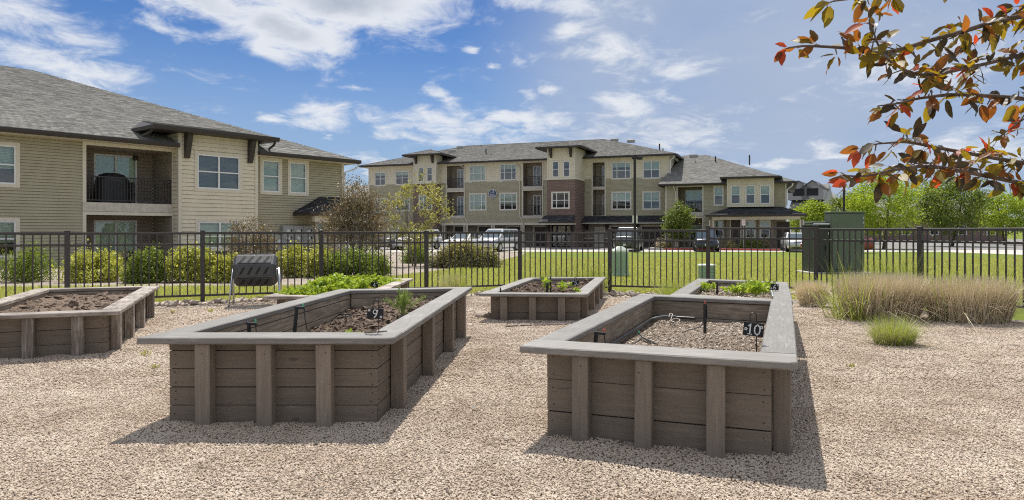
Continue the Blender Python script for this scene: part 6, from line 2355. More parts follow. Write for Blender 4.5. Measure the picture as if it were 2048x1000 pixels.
MG = 'bushy herbs in the plate 4 bed'
herb('mint_plant', 'bright green bushy herb spilling over the near left corner of the plate 4 bed', (-2.62, 9.25, 0.27), 0.85, 0.8, 0.17, 90, 'mint', 0.055, 81, group=MG)
herb('mint_plant', 'tallest bright green mound of leafy herb in the plate 4 bed', (-2.5, 10.1, 0.27), 0.85, 0.85, 0.27, 100, 'mint', 0.06, 82, group=MG)
herb('mint_plant', 'duller green herb patch in the middle of the plate 4 bed', (-2.02, 10.4, 0.27), 0.6, 0.9, 0.09, 80, 'hedge_leaf', 0.05, 83, group=MG)
herb('mint_plant', 'bright green herb along the far cap board of the plate 4 bed', (-2.35, 11.35, 0.27), 1.0, 0.5, 0.19, 60, 'mint', 0.06, 84, group=MG)
herb('mint_plant', 'bright green herb at the far right corner of the plate 4 bed', (-1.98, 11.25, 0.27), 0.35, 0.7, 0.13, 45, 'mint', 0.055, 85, group=MG)
herb('basil_seedling', 'small bright green leafy seedling near the front cap board of the plate 9 bed', (-1.06, 4.62, 0.41), 0.085, 0.085, 0.11, 6, 'mint', 0.05, 86, per=9, aspect=0.7)
p_ = P(1150, 578, 9.8)
herb('seedling', 'bright green seedling in the middle of the plate 5 bed', P(1125, 576, 9.6) + Vector((0, 0, -0.02)), 0.1, 0.1, 0.11, 7, 'mint', 0.06, 87, per=6)
herb('seedling', 'leafy yellow green seedling on a stem beside the stout riser', P(1092, 584, 9.9) + Vector((0, 0, 0.01)), 0.12, 0.1, 0.20, 5, 'mint', 0.07, 88, per=7)
herb('seedling', 'small seedling directly left of the number 5 plate', P(1144, 574, 10.3), 0.05, 0.05, 0.10, 3, 'mint', 0.05, 89, per=6)
herb('seedling', 'tiny seedling at the right end of the plate 5 bed', P(1153, 584, 9.3), 0.08, 0.06, 0.06, 5, 'mint', 0.05, 90, per=5)
herb('lettuce_plant', 'upright broad leaved green plant beside the number 6 plate', P(1518, 590, 7.95), 0.17, 0.14, 0.14, 9, 'mint', 0.10, 91, per=7, aspect=0.45)
herb('mint_plant', 'bright green herb behind the broad leaved plant in the plate 6 bed', P(1512, 582, 8.6), 0.42, 0.3, 0.14, 40, 'mint', 0.05, 92, per=12)
herb('mint_plant', 'low green herb in the middle of the plate 6 bed', P(1472, 585, 8.3), 0.26, 0.22, 0.09, 26, 'mint', 0.042, 93, per=10)
herb('mint_plant', 'low green herb at the left end of the plate 6 bed', P(1413, 581, 8.7), 0.2, 0.2, 0.10, 18, 'mint', 0.045, 94, per=10)
# feathery dill
dl = thing('dill_plant', 'feathery light green dill at the right wall of the plate 9 bed', 'plant', P(806, 630, 6.15))
r_ = np.random.default_rng(95)
st = MB()
dp, do = [], []
for s in range(10):
    a = s * 0.7
    tip = Vector((r_.normal() * 0.075 + 0.02, r_.normal() * 0.05, 0.13 + 0.10 * r_.random()))
    st.tube([(0, 0, -0.02), (tip.x * 0.4, tip.y * 0.4, tip.z * 0.6), tip], [0.005, 0.004, 0.002], 5, cap=False)
    for k in range(16):
        f = 0.35 + 0.65 * k / 15
        c = Vector((tip.x * f, tip.y * f, tip.z * f))
        d_ = Vector((r_.normal(), r_.normal(), 0.5 + r_.random())).normalized() * (0.05 * (1.1 - 0.4 * f))
        st.tube([c, c + d_], [0.0012, 0.0006], 3, cap=False)
        for _ in range(9):
            q = r_.random()
            dp.append(tuple(c + d_ * q + Vector((r_.normal(), r_.normal(), r_.normal())) * 0.010))
            do.append(tuple(d_ * 20))
st.build('stem', M['dill'], dl)['kind'] = 'stuff'
V, Q = leaf_quads(np.array(dp), 0.02, r_, 0.14, 0.05, 0.1, np.array(do))
blades_obj('fronds', V, Q, M['dill'], dl)['kind'] = 'stuff'

# ---------------------------------------------------------------- lawn blades
def lawn_blades():
    r = np.random.default_rng(101)
    n = 230000
    Y = 10.5 + 26 * r.random(n) ** 1.7
    X = (r.random(n) * 1.6 - 0.8) * Y
    # keep those beyond the fence and outside the rock mulch
    ok = np.ones(n, bool)
    fx = np.array([p.x for p in FENCE]); fy = np.array([p.y for p in FENCE])
    ok &= Y > np.interp(X, fx[:4], fy[:4]) + 0.06
    ok &= ~((X > 5.15) & (X < 9) & (Y < 11.86 - (X - 5.15) * 1.732 + 0.1))
    mp = np.array([(p.x, p.y) for p in _mp])
    inside = np.zeros(n, bool)
    j = len(mp) - 1
    for i in range(len(mp)):
        c = ((mp[i, 1] > Y) != (mp[j, 1] > Y)) & (X < (mp[j, 0] - mp[i, 0]) * (Y - mp[i, 1]) / (mp[j, 1] - mp[i, 1] + 1e-12) + mp[i, 0])
        inside ^= c
        j = i
    ok &= ~inside
    X, Y = X[ok], Y[ok]
    n = len(X)
    Z = -0.45 * np.clip((Y - 14) / 38, 0, 1) - 0.008
    base = np.stack([X, Y, Z], 1)
    patch = np.array([mnoise.noise(Vector((x * 0.5, y * 0.5, 3.0))) for x, y in zip(X, Y)])
    L = (0.045 + 0.03 * r.random(n) + 0.012 * patch) * (1 + (Y - 10) * 0.012)
    d = r.normal(size=(n, 2)) * 0.45
    side = r.normal(size=(n, 3)); side[:, 2] = 0
    side /= np.linalg.norm(side, axis=1, keepdims=True)
    w = (0.006 + 0.00055 * Y)[:, None]
    tip = base + np.concatenate([d * L[:, None], L[:, None]], 1)
    V = np.empty((n, 3, 3))
    V[:, 0] = base - side * w
    V[:, 1] = base + side * w
    V[:, 2] = tip
    o = blades_obj('lawn_grass', V.reshape(-1, 3), np.arange(n * 3).reshape(n, 3), M['lawn_blade'])
    tag(o, 'short green mown grass of the lawn beyond the fence', 'grass', None, 'stuff')


lawn_blades()

# ---------------------------------------------------------------- loose gravel
def pebbles(name, label, poly, density, size, seed):
    mb = MB()
    (xa, ya), (xb, _), (xc, yb), (xd, _) = poly
    nu, nv = 90, 44
    vv = []
    for j in range(nv + 1):
        g = j / nv
        for i in range(nu + 1):
            f = i / nu
            x = (xa + (xb - xa) * f) * (1 - g) + (xd + (xc - xd) * f) * g
            y = ya + (yb - ya) * g
            z = 0.004 + 0.016 * max(0, mnoise.noise(Vector((x * 1.1, y * 1.1, 5)))) + 0.02 * max(0, mnoise.noise(Vector((x * 3.7, y * 3.7, 9)))) + 0.006 * max(0, mnoise.noise(Vector((x * 9, y * 9, 2))))
            edge_ = min(1, min(g, 1 - g) * 8) if seed != 1 else min(1, (1 - g) * 8)
            vv.append((x, y, 0.003 + (z - 0.003) * edge_))
    mb.add(vv, [(j * (nu + 1) + i, j * (nu + 1) + i + 1, (j + 1) * (nu + 1) + i + 1, (j + 1) * (nu + 1) + i) for j in range(nv) for i in range(nu)])
    o = mb.build(name, M['gravel'])
    tag(o, label, 'gravel', None, 'stuff')
    ng = bpy.data.node_groups.new(name, 'GeometryNodeTree')
    ng.interface.new_socket('Geometry', in_out='INPUT', socket_type='NodeSocketGeometry')
    ng.interface.new_socket('Geometry', in_out='OUTPUT', socket_type='NodeSocketGeometry')
    N, Lk = ng.nodes, ng.links
    gi, go = N.new('NodeGroupInput'), N.new('NodeGroupOutput')
    dp_ = N.new('GeometryNodeDistributePointsOnFaces')
    dp_.inputs['Density'].default_value = density
    dp_.inputs['Seed'].default_value = seed
    ico = N.new('GeometryNodeMeshIcoSphere')
    ico.inputs['Radius'].default_value = 1.0
    ico.inputs['Subdivisions'].default_value = 1
    sm = N.new('GeometryNodeSetMaterial')
    sm.inputs['Material'].default_value = M['pebble']
    ip = N.new('GeometryNodeInstanceOnPoints')
    rv = N.new('FunctionNodeRandomValue')
    rv.data_type = 'FLOAT_VECTOR'
    rv.inputs[0].default_value = (-0.4, -0.4, 0.0)
    rv.inputs[1].default_value = (0.4, 0.4, 6.28)
    rs = N.new('FunctionNodeRandomValue')
    rs.data_type = 'FLOAT_VECTOR'
    rs.inputs[0].default_value = (size * 0.45, size * 0.4, size * 0.35)
    rs.inputs[1].default_value = (size * 1.75, size * 1.3, size * 1.0)
    rs.inputs['Seed'].default_value = seed + 5
    Lk.new(gi.outputs[0], dp_.inputs['Mesh'])
    Lk.new(dp_.outputs['Points'], ip.inputs['Points'])
    Lk.new(ico.outputs['Mesh'], sm.inputs['Geometry'])
    Lk.new(sm.outputs['Geometry'], ip.inputs['Instance'])
    Lk.new(rv.outputs[0], ip.inputs['Rotation'])
    Lk.new(rs.outputs[0], ip.inputs['Scale'])
    Lk.new(ip.outputs['Instances'], go.inputs[0])
    md = o.modifiers.new('scatter', 'NODES')
    md.node_group = ng
    return o


pebbles('gravel_pebbles', 'loose angular tan pebbles of the gravel nearest the camera', [(-3.4, 2.3), (3.4, 2.3), (6.0, 5.2), (-6.0, 5.2)], 10500, 0.0054, 1)
pebbles('gravel_pebbles', 'loose tan pebbles of the gravel around the middle beds', [(-6.0, 5.2), (6.6, 5.2), (6.9, 8.6), (-8.0, 8.6)], 5200, 0.0072, 2)
pebbles('gravel_pebbles', 'loose tan pebbles of the gravel farthest back along the fence', [(-6.9, 8.6), (6.6, 8.6), (3.2, 12.3), (-3.6, 11.6)], 2600, 0.0098, 4)
pebbles('gravel_pebbles', 'scattered larger stones lying on the gravel', [(-2.4, 2.55), (2.4, 2.55), (5.2, 6.6), (-5.2, 6.6)], 30, 0.0095, 3)


def litter():
    """dry leaf scraps, twigs and crumbs of bark lying on the gravel"""
    r = np.random.default_rng(77)
    n = 520
    Y = 2.7 + 8.2 * r.random(n) ** 1.3
    X = (r.random(n) * 1.5 - 0.75) * Y
    mb = MB()
    for x, y in zip(X, Y):
        a = r.random() * 6.28
        l = 0.006 + 0.022 * r.random() ** 2
        w = l * (0.18 + 0.4 * r.random())
        u, v = Vector((math.cos(a), math.sin(a), 0.2 * r.normal())), Vector((-math.sin(a), math.cos(a), 0.2 * r.normal()))
        c = Vector((x, y, 0.026 + 0.006 * r.random()))
        mb.poly([c - u * l, c + v * w, c + u * l, c - v * w])
    o = mb.build('leaf_litter', M['litter'])
    tag(o, 'brown leaf scraps and bark crumbs scattered on the gravel', 'leaf litter', None, 'stuff')


M['litter'] = leaf_mat('litter', [(0.07, 0.045, 0.03), (0.13, 0.085, 0.05), (0.22, 0.16, 0.10), (0.05, 0.04, 0.03)], 0.1)
litter()
for i, (px_, py_, s_, lb) in enumerate([(292, 712, 0.06, 'tiny green weed in the gravel left of the plate 9 bed'), (312, 738, 0.045, 'tiny weed nearest the left corner post of the plate 9 bed'), (420, 625, 0.07, 'small green weed in the gravel before the compost tumbler'),
                                    (345, 628, 0.06, 'yellowing weed in the gravel right of the bleached bed'), (1706, 738, 0.05, 'tiny olive weed in the gravel right of the plate 10 bed')]):
    g = G(px_, py_)
    herb('weed', lb, g + Vector((0, 0, 0.01)), s_ * 1.6, s_ * 1.3, s_ * 0.8, 6, 'hedge_leaf', s_ * 0.35, 200 + i, per=5)

# ---------------------------------------------------------------- vehicles
def wheel(parent, x, y, r, w, side):
    mb = MB()
    n = 18
    prof = [(r * 0.66, -w / 2), (r * 0.95, -w / 2), (r, -w * 0.3), (r, w * 0.3), (r * 0.95, w / 2), (r * 0.66, w / 2)]
    mb.lathe(prof, n)
    t = mb.build('wheel', M['tyre'], parent, loc=(x, y, r), rot=(R(90), 0, 0), smooth=False)
    rm = MB()
    rm.lathe([(r * 0.66, -0.02), (r * 0.66, 0.0), (r * 0.58, 0.012), (r * 0.55, -0.03), (0.01, -0.03)], n, (0, 0, -side * w * 0.42), 0)
    for k in range(5):
        a = 2 * math.pi * k / 5
        u = Vector((math.cos(a), math.sin(a), 0))
        v = Vector((-math.sin(a), math.cos(a), 0))
        rm.obox(u * r * 0.33 + Vector((0, 0, -side * w * 0.42)), u * r * 0.30, v * r * 0.075, (0, 0, 0.018))
    rm.build('rim', M['rim'], t)
    return t


def vehicle(name, label, kind, paint, px, Y, fwd, cat='car', lower=None):
    """local frame: x forward, y left, z up"""
    S = {'sedan': dict(L=4.7, W=1.80, H=1.45, hood=0.92, belt=0.95, tail=1.02, fx=0.20, rx=-0.46, cf=0.03, cr=-0.30, wr=0.31),
         'van': dict(L=5.05, W=1.96, H=1.74, hood=1.02, belt=1.05, tail=1.10, fx=0.29, rx=-0.49, cf=0.10, cr=-0.455, wr=0.34),
         'suv': dict(L=4.65, W=1.86, H=1.70, hood=1.03, belt=1.06, tail=1.10, fx=0.22, rx=-0.49, cf=0.07, cr=-0.43, wr=0.35),
         'truck': dict(L=5.2, W=1.98, H=1.86, hood=1.16, belt=1.18, tail=1.18, fx=0.20, rx=-0.485, cf=0.11, cr=-0.45, wr=0.40)}[kind]
    c = at_ground(px, Y, 0.02)
    yaw = math.atan2(fwd[1], fwd[0])
    t = thing(name, label, cat, c, yaw)
    L_, W, H = S['L'], S['W'] / 2, S['H']
    box = kind == 'truck'
    # lower body loft
    st = [(0.5, 0.80, 0.36, 0.62 if not box else 0.95), (0.485, 0.90, 0.26, S['hood'] * 0.82 if not box else S['hood'] * 0.96), (0.44, 0.965, 0.22, S['hood'] * 0.93 if not box else S['hood']), (0.34, 0.99, 0.2, S['hood'] * 0.985),
          (S['fx'], 1.0, 0.2, S['belt']), (0.0, 1.0, 0.2, S['belt'] + 0.01), (-0.25, 1.0, 0.2, S['belt'] + 0.03), (-0.42, 0.985, 0.22, S['tail']), (-0.485, 0.92, 0.28, S['tail'] * 0.98), (-0.5, 0.86, 0.4, S['tail'] * 0.9)]
    mb = MB()
    ring = []
    for fx, fw, zb, zt in st:
        x, w = fx * L_, fw * W
        h = zt - zb
        half = [(w * 0.86, zb), (w * 0.97, zb + h * 0.18), (w, zb + h * 0.45), (w * 0.985, zb + h * 0.72), (w * 0.93, zb + h * 0.94), (w * 0.80, zt), (0, zt + 0.025)]
        pts = [(x, y, z) for y, z in half] + [(x, -y, z) for y, z in reversed(half[:-1])]
        ring.append(pts)
    n = len(ring[0])
    v = [p for r_ in ring for p in r_]
    f = []
    for i in range(len(ring) - 1):
        for k in range(n):
            k2 = (k + 1) % n
            f.append((i * n + k, (i + 1) * n + k, (i + 1) * n + k2, i * n + k2))
    f += [tuple(range(n)), tuple(reversed(range((len(ring) - 1) * n, len(ring) * n)))]
    mb.add(v, f)
    mb.build('body', M[paint], t, smooth=True)
    # cabin: pillars and roof in paint, panes in glass
    zb, zr = S['belt'] - 0.02, H
    b = [(S['fx'] * L_, W * 0.90), (S['rx'] * L_, W * 0.86)]
    rf = [(S['cf'] * L_, W * 0.72), (S['cr'] * L_, W * 0.70)]
    if box:
        rf = [(S['cf'] * L_, W * 0.80), (S['cr'] * L_, W * 0.80)]
    cb = MB()
    bv = [(b[0][0], b[0][1], zb), (b[1][0], b[1][1], zb), (b[1][0], -b[1][1], zb), (b[0][0], -b[0][1], zb)]
    rv = [(rf[0][0], rf[0][1], zr - 0.06), (rf[1][0], rf[1][1], zr - 0.06), (rf[1][0], -rf[1][1], zr - 0.06), (rf[0][0], -rf[0][1], zr - 0.06)]
    top = [(x * 0.97 + (rf[0][0] + rf[1][0]) * 0.015, y * 0.90, zr) for x, y, _ in rv]
    cb.add(bv + rv + top, [(0, 1, 5, 4), (1, 2, 6, 5), (2, 3, 7, 6), (3, 0, 4, 7), (4, 5, 9, 8), (5, 6, 10, 9), (6, 7, 11, 10), (7, 4, 8, 11), (8, 9, 10, 11)])
    cb.build('cabin', M[paint], t, bevel=0.03)

    def pane(name, q, m0=0.07, m1=0.1, off=0.006):
        q = [Vector(p) for p in q]        # bottom a, bottom b, top b, top a
        nrm = (q[1] - q[0]).cross(q[3] - q[0]).normalized()
        ctr = sum(q, Vector()) / 4
        if nrm.dot(ctr - Vector((0, 0, 0.9))) < 0:
            nrm = -nrm

        def bil(u, w_):
            return (q[0] * (1 - u) + q[1] * u) * (1 - w_) + (q[3] * (1 - u) + q[2] * u) * w_
        mb2 = MB()
        mb2.poly([bil(m0, m1) + nrm * off, bil(1 - m0, m1) + nrm * off, bil(1 - m0, 1 - m1) + nrm * off, bil(m0, 1 - m1) + nrm * off])
        return mb2.build(name, M['car_glass'], t)
    pane('windscreen', [bv[3], bv[0], rv[0], rv[3]], 0.06, 0.07)
    pane('rear_window', [bv[1], bv[2], rv[2], rv[1]], 0.08, 0.12)
    for s in (0, 1):
        A, Bq = (bv[0], bv[1]) if s == 0 else (bv[3], bv[2])
        C_, D = (rv[1], rv[0]) if s == 0 else (rv[2], rv[3])
        A, Bq, C_, D = map(Vector, (A, Bq, C_, D))
        cuts = [0.06, 0.40, 0.66, 0.95]
        for u0, u1 in zip(cuts, cuts[1:]):
            qa, qb = A.lerp(Bq, u0), A.lerp(Bq, u1)
            qc, qd = D.lerp(C_, u1), D.lerp(C_, u0)
            pane('side_window', [qa, qb, qc, qd], 0.05, 0.1)
    for fx in (0.31, -0.29):
        for s in (-1, 1):
            wheel(t, fx * L_, s * (W - 0.1), S['wr'], 0.22, s)
            am = MB()
            am.lathe([(S['wr'] * 1.12, -0.02), (S['wr'] * 1.12, 0.012), (S['wr'] * 0.9, 0.012)], 18)
            am.build('wheel_arch', M['black'], t, loc=(fx * L_, s * (W - 0.008), S['wr'] * 1.02), rot=(R(90) * (1 if s < 0 else -1), 0, 0))
    zl = S['hood'] * 0.74
    for s in (-1, 1):
        mb = MB()
        mb.obox((0.472 * L_, s * W * 0.70, zl), (0.05, s * -0.03, 0), (0.02, s * 0.19, 0), (-0.01, 0, 0.075 if not box else 0.11))
        mb.build('headlight', M['lamp_clear'], t, bevel=0.02)
        mb = MB()
        mb.obox((-0.486 * L_, s * W * 0.78, S['tail'] * 0.8), (0.05, 0, 0), (0, 0.1, 0), (0, 0, 0.14))
        mb.build('tail_light', M['lamp_red'], t, bevel=0.02)
        mb = MB()
        mb.obox((S['fx'] * L_ - 0.25, s * (W * 0.93 + 0.13), S['belt'] + 0.09), (0.05, 0, 0), (0, 0.1, 0), (0, 0, 0.07))
        mb.build('mirror', M[paint], t, bevel=0.02)
    gh = 0.09 if not box else 0.14
    mb = MB()
    mb.obox((0.487 * L_ + (0.005 if not box else 0.03), 0, zl - (0.04 if not box else 0.0)), (0.03, 0, 0), (0, W * 0.46, 0), (0, 0, gh))
    mb.build('grille', M['black'], t, bevel=0.01)
    mb = MB()
    mb.obox((0.492 * L_, 0, 0.36), (0.03, 0, 0), (0, W * 0.66, 0), (0, 0, 0.07))
    mb.build('lower_grille', M['black'], t, bevel=0.01)
    mb = MB()
    mb.obox((0.506 * L_ + 0.01, 0, 0.52), (0.012, 0, 0), (0, 0.16, 0), (0, 0, 0.08))
    mb.build('number_plate', M['plate'], t)
    mb = MB()
    mb.tube([(S['cf'] * L_ - 0.1, W * 0.62, H + 0.03), (S['cr'] * L_ + 0.2, W * 0.60, H + 0.03)], 0.018, 6)
    mb.tube([(S['cf'] * L_ - 0.1, -W * 0.62, H + 0.03), (S['cr'] * L_ + 0.2, -W * 0.60, H + 0.03)], 0.018, 6)
    if kind in ('van', 'suv'):
        mb.build('roof_rail', M['black_plastic'], t)
    return t


M['car_glass'] = simple('tinted_car_glass', (0.05, 0.075, 0.085), 0.06, 0.0, var=0.05, spec=0.9, coat=1.0)
vehicle('parked_minivan', 'silver minivan parked facing left in front of the garages', 'van', 'car_silver', 996, 55.5, (-0.42, -0.9), 'minivan')
vehicle('parked_car', 'white sedan parked left of the silver minivan, half behind the juniper', 'sedan', 'car_white', 929, 56.5, (-0.42, -0.9))
vehicle('parked_car', 'white sport utility car mostly hidden behind the young maple', 'suv', 'car_white', 838, 60.0, (-0.5, -0.87))
vehicle('parked_car', 'dark sport utility car half hidden by the bronze leaved tree', 'suv', 'car_grey', 792, 60.0, (-0.5, -0.87))
vehicle('parked_pickup', 'grey boxy sport utility truck facing the lawn beside the lamp post', 'truck', 'car_grey', 1257, 56.3, (-0.26, -0.97), 'truck')
vehicle('parked_car', 'navy blue crossover facing the lawn near the small tree', 'suv', 'car_blue', 1411, 55.6, (-0.22, -0.975))
vehicle('parked_car', 'silver sedan facing the lawn beside the dark green utility cabinet', 'sedan', 'car_silver', 1591, 54.8, (-0.25, -0.97))
vehicle('parked_car', 'red car parked crosswise, nearly hidden behind the green utility cabinets', 'sedan', 'car_red', 1672, 50.0, (-0.9, 0.3))

# ---------------------------------------------------------------- lamp posts, signs, cabinets
def lamp_post(label, px, Y, ytop, w, head):
    b = at_ground(px, Y)
    h = P(px, ytop, Y).z - b.z
    t = thing('lamp_post', label, 'lamp post', b)
    mb = MB()
    mb.box(-w / 2, w / 2, -w / 2, w / 2, 0, h)
    mb.box(-w * 1.1, w * 1.1, -w * 1.1, w * 1.1, 0, 0.06)
    mb.build('pole', M['pole'], t, bevel=0.01)
    mb = MB()
    mb.box(w / 2 + 0.001, w / 2 + 0.12, -0.05, 0.05, h - 0.32, h - 0.18)
    mb.build('arm', M['pole'], t)
    mb = MB()
    mb.box(w / 2 + 0.121, w / 2 + 0.121 + head, -0.2, 0.2, h - 0.36, h - 0.14)
    mb.build('lamp_head', M['pole'], t, bevel=0.02)
    if ytop < 330:
        mb = MB()
        mb.box(-w / 2 - 0.121 - 0.02, -w / 2 - 0.001, -0.08, 0.08, h - 0.34, h - 0.12)
        mb.build('photo_cell', M['pole'], t, bevel=0.01)
    return t, b, h


lt, lb_, lh = lamp_post('tall dark bronze lamp post with a box head before the long building', 1269.5, 52.5, 309.5, 0.17, 0.36)
lamp_post('black lamp post rising behind the tall green cabinet', 1688, 58, 352, 0.15, 0.9)
z0_, z1_ = P(1269, 446, 52.5).z, P(1269, 431, 52.5).z
sg = thing('pole_sign', 'pale blank sign plates strapped to the tall lamp post', 'sign', (lb_.x, lb_.y, z0_))
for s in (-1, 1):
    mb = MB()
    mb.box(s * 0.095 if s > 0 else -0.19, 0.19 if s > 0 else -0.095, -0.11, -0.095, 0, z1_ - z0_)
    mb.build('plate', M['white'], sg)
# parking sign by the porch
Y_ = 60.0
pb2 = at_ground(1332, Y_, 0.13)
ps = thing('parking_sign', 'white parking sign with red lettering on a thin post before the porch', 'sign', at_ground(1486.5, 59.2, 0.1))
hz = P(1486, 439, 59.2).z - ps.location.z
mb = MB()
mb.tube([(0, 0, 0), (0, 0, hz)], 0.03, 6)
mb.build('post', M['galv'], ps)
mb = MB()
mb.box(-0.15, 0.15, -0.06, -0.045, hz - 0.50, hz)
pl_ = mb.build('plate', M['white'], ps)
mb = MB()
for i, (wd, z) in enumerate([(0.10, 0.42), (0.11, 0.34), (0.09, 0.18), (0.11, 0.10)]):
    mb.box(-wd, wd, -0.064, -0.061, hz - 0.5 + z, hz - 0.5 + z + 0.04)
mb.build('lettering', M['tip_red'], pl_)

# round blue number plaque with white rim, 8 over 4600
pq = thing('number_plaque', 'round blue plaque with a white 8 and 4600 between the window columns', 'sign', B.O + B.d * SIGN_AT[0] + B.n * -0.05 + Vector((0, 0, SIGN_AT[1])), B.a)
mb = MB()
mb.lathe([(0.47, 0.0), (0.47, 0.05)], 28)
d_ = mb.build('disc', M['sign_blue'], pq, rot=(R(90), 0, 0))
mb = MB()
for k in range(28):
    a, b = 2 * math.pi * k / 28, 2 * math.pi * (k + 1) / 28
    mb.poly([(0.47 * math.cos(a), -0.054, 0.47 * math.sin(a)), (0.47 * math.cos(b), -0.054, 0.47 * math.sin(b)), (0.43 * math.cos(b), -0.054, 0.43 * math.sin(b)), (0.43 * math.cos(a), -0.054, 0.43 * math.sin(a))])
mb.build('rim', M['chalk'], pq)
mb = MB()
strokes(mb, '8', -0.02, 0.06, 0.30, -0.054, width=0.2)
mb.build('numeral', M['chalk'], pq)
mb = MB()
strokes(mb, '4600', -0.30, -0.24, 0.22, -0.054, width=0.17, adv=1.0)
mb.build('numeral', M['chalk'], pq)
mb = MB()
mb.box(-0.26, 0.26, -0.056, -0.052, -0.31, -0.28)
mb.build('underline', M['chalk'], pq)
mb = MB()
mb.add([(-0.3, -0.054, -0.02), (-0.14, -0.054, -0.02), (-0.1, -0.054, 0.14), (-0.18, -0.054, 0.28), (-0.24, -0.054, 0.12)], [(0, 1, 2, 3, 4)])
mb.build('peak_emblem', simple('emblem_grey', (0.25, 0.30, 0.40), 0.5), pq)
for s, dz in ((-0.27, 0.62), (0.17, 0.62)):
    mb = MB()
    mb.box(s, s + 0.2, -0.02, 0.0, dz, dz + 0.2)
    mb.build('wall_vent', M['olive'], pq, bevel=0.01)

# pad mounted utility cabinets
def cabinet(name, label, pxl, pxr, ytop, Y, depth, mat, yaw=0.0, split=None, vent=False):
    g = at_ground((pxl + pxr) / 2, Y)
    w = (pxr - pxl) / F * Y
    h = P(pxl, ytop, Y).z - g.z
    t = thing(name, label, 'utility cabinet', g, yaw)
    mb = MB()
    mb.box(-w / 2, w / 2, 0, depth, 0.06, h)
    mb.build('housing', M[mat], t, bevel=0.02)
    mb = MB()
    mb.box(-w / 2 - 0.02, w / 2 + 0.02, -0.02, depth + 0.02, h + 0.001, h + 0.045)
    mb.build('lid', M[mat], t, bevel=0.01)
    for a, b in (split or [(-0.48, 0.48)]):
        mb = MB()
        mb.box(w * a, w * b, -0.018, -0.002, 0.14, h - 0.06)
        d = mb.build('door', M[mat], t, bevel=0.008)
        hm = MB()
        hm.box(w * b - 0.1, w * b - 0.05, -0.05, -0.019, h * 0.5, h * 0.5 + 0.14)
        hm.build('handle', M['black'], d)
    for zz_ in (0.82, 0.9):
        mb = MB()
        mb.tube([(w * 0.44, -0.022, h * zz_), (w * 0.44, -0.022, h * zz_ + 0.07)], 0.014, 6)
        mb.build('hinge', M['galv'], t)
    mb = MB()
    mb.box(-w / 2 - 0.15, w / 2 + 0.15, -0.15, depth + 0.1, -0.05, 0.058)
    mb.build('pad', M['concrete'], t, bevel=0.01)
    return t, w, h


ct_, w_, h_ = cabinet('utility_cabinet', 'tall green steel utility cabinet behind the right fence corner', 1661, 1729.5, 426, 20.0, 0.40, 'green_box')
c2, w2, h2 = cabinet('utility_cabinet', 'lower dark green transformer box behind the corner fence post', 1628, 1658, 452, 20.0, 0.85, 'green_box_dark')
mb = MB()
mb.box(-w2 / 2 + 0.04, w2 / 2 - 0.03, 0.1, 0.8, h2 + 0.07, h2 + 0.13)
mb.build('hood', M['green_box'], c2, bevel=0.015)
mb = MB()
mb.tube([(-w2 / 2 - 0.01, 0.02, h2 + 0.05), (w2 / 2 + 0.02, 0.02, h2 + 0.05)], 0.018, 8)
mb.build('hood_rail', M['white'], c2)


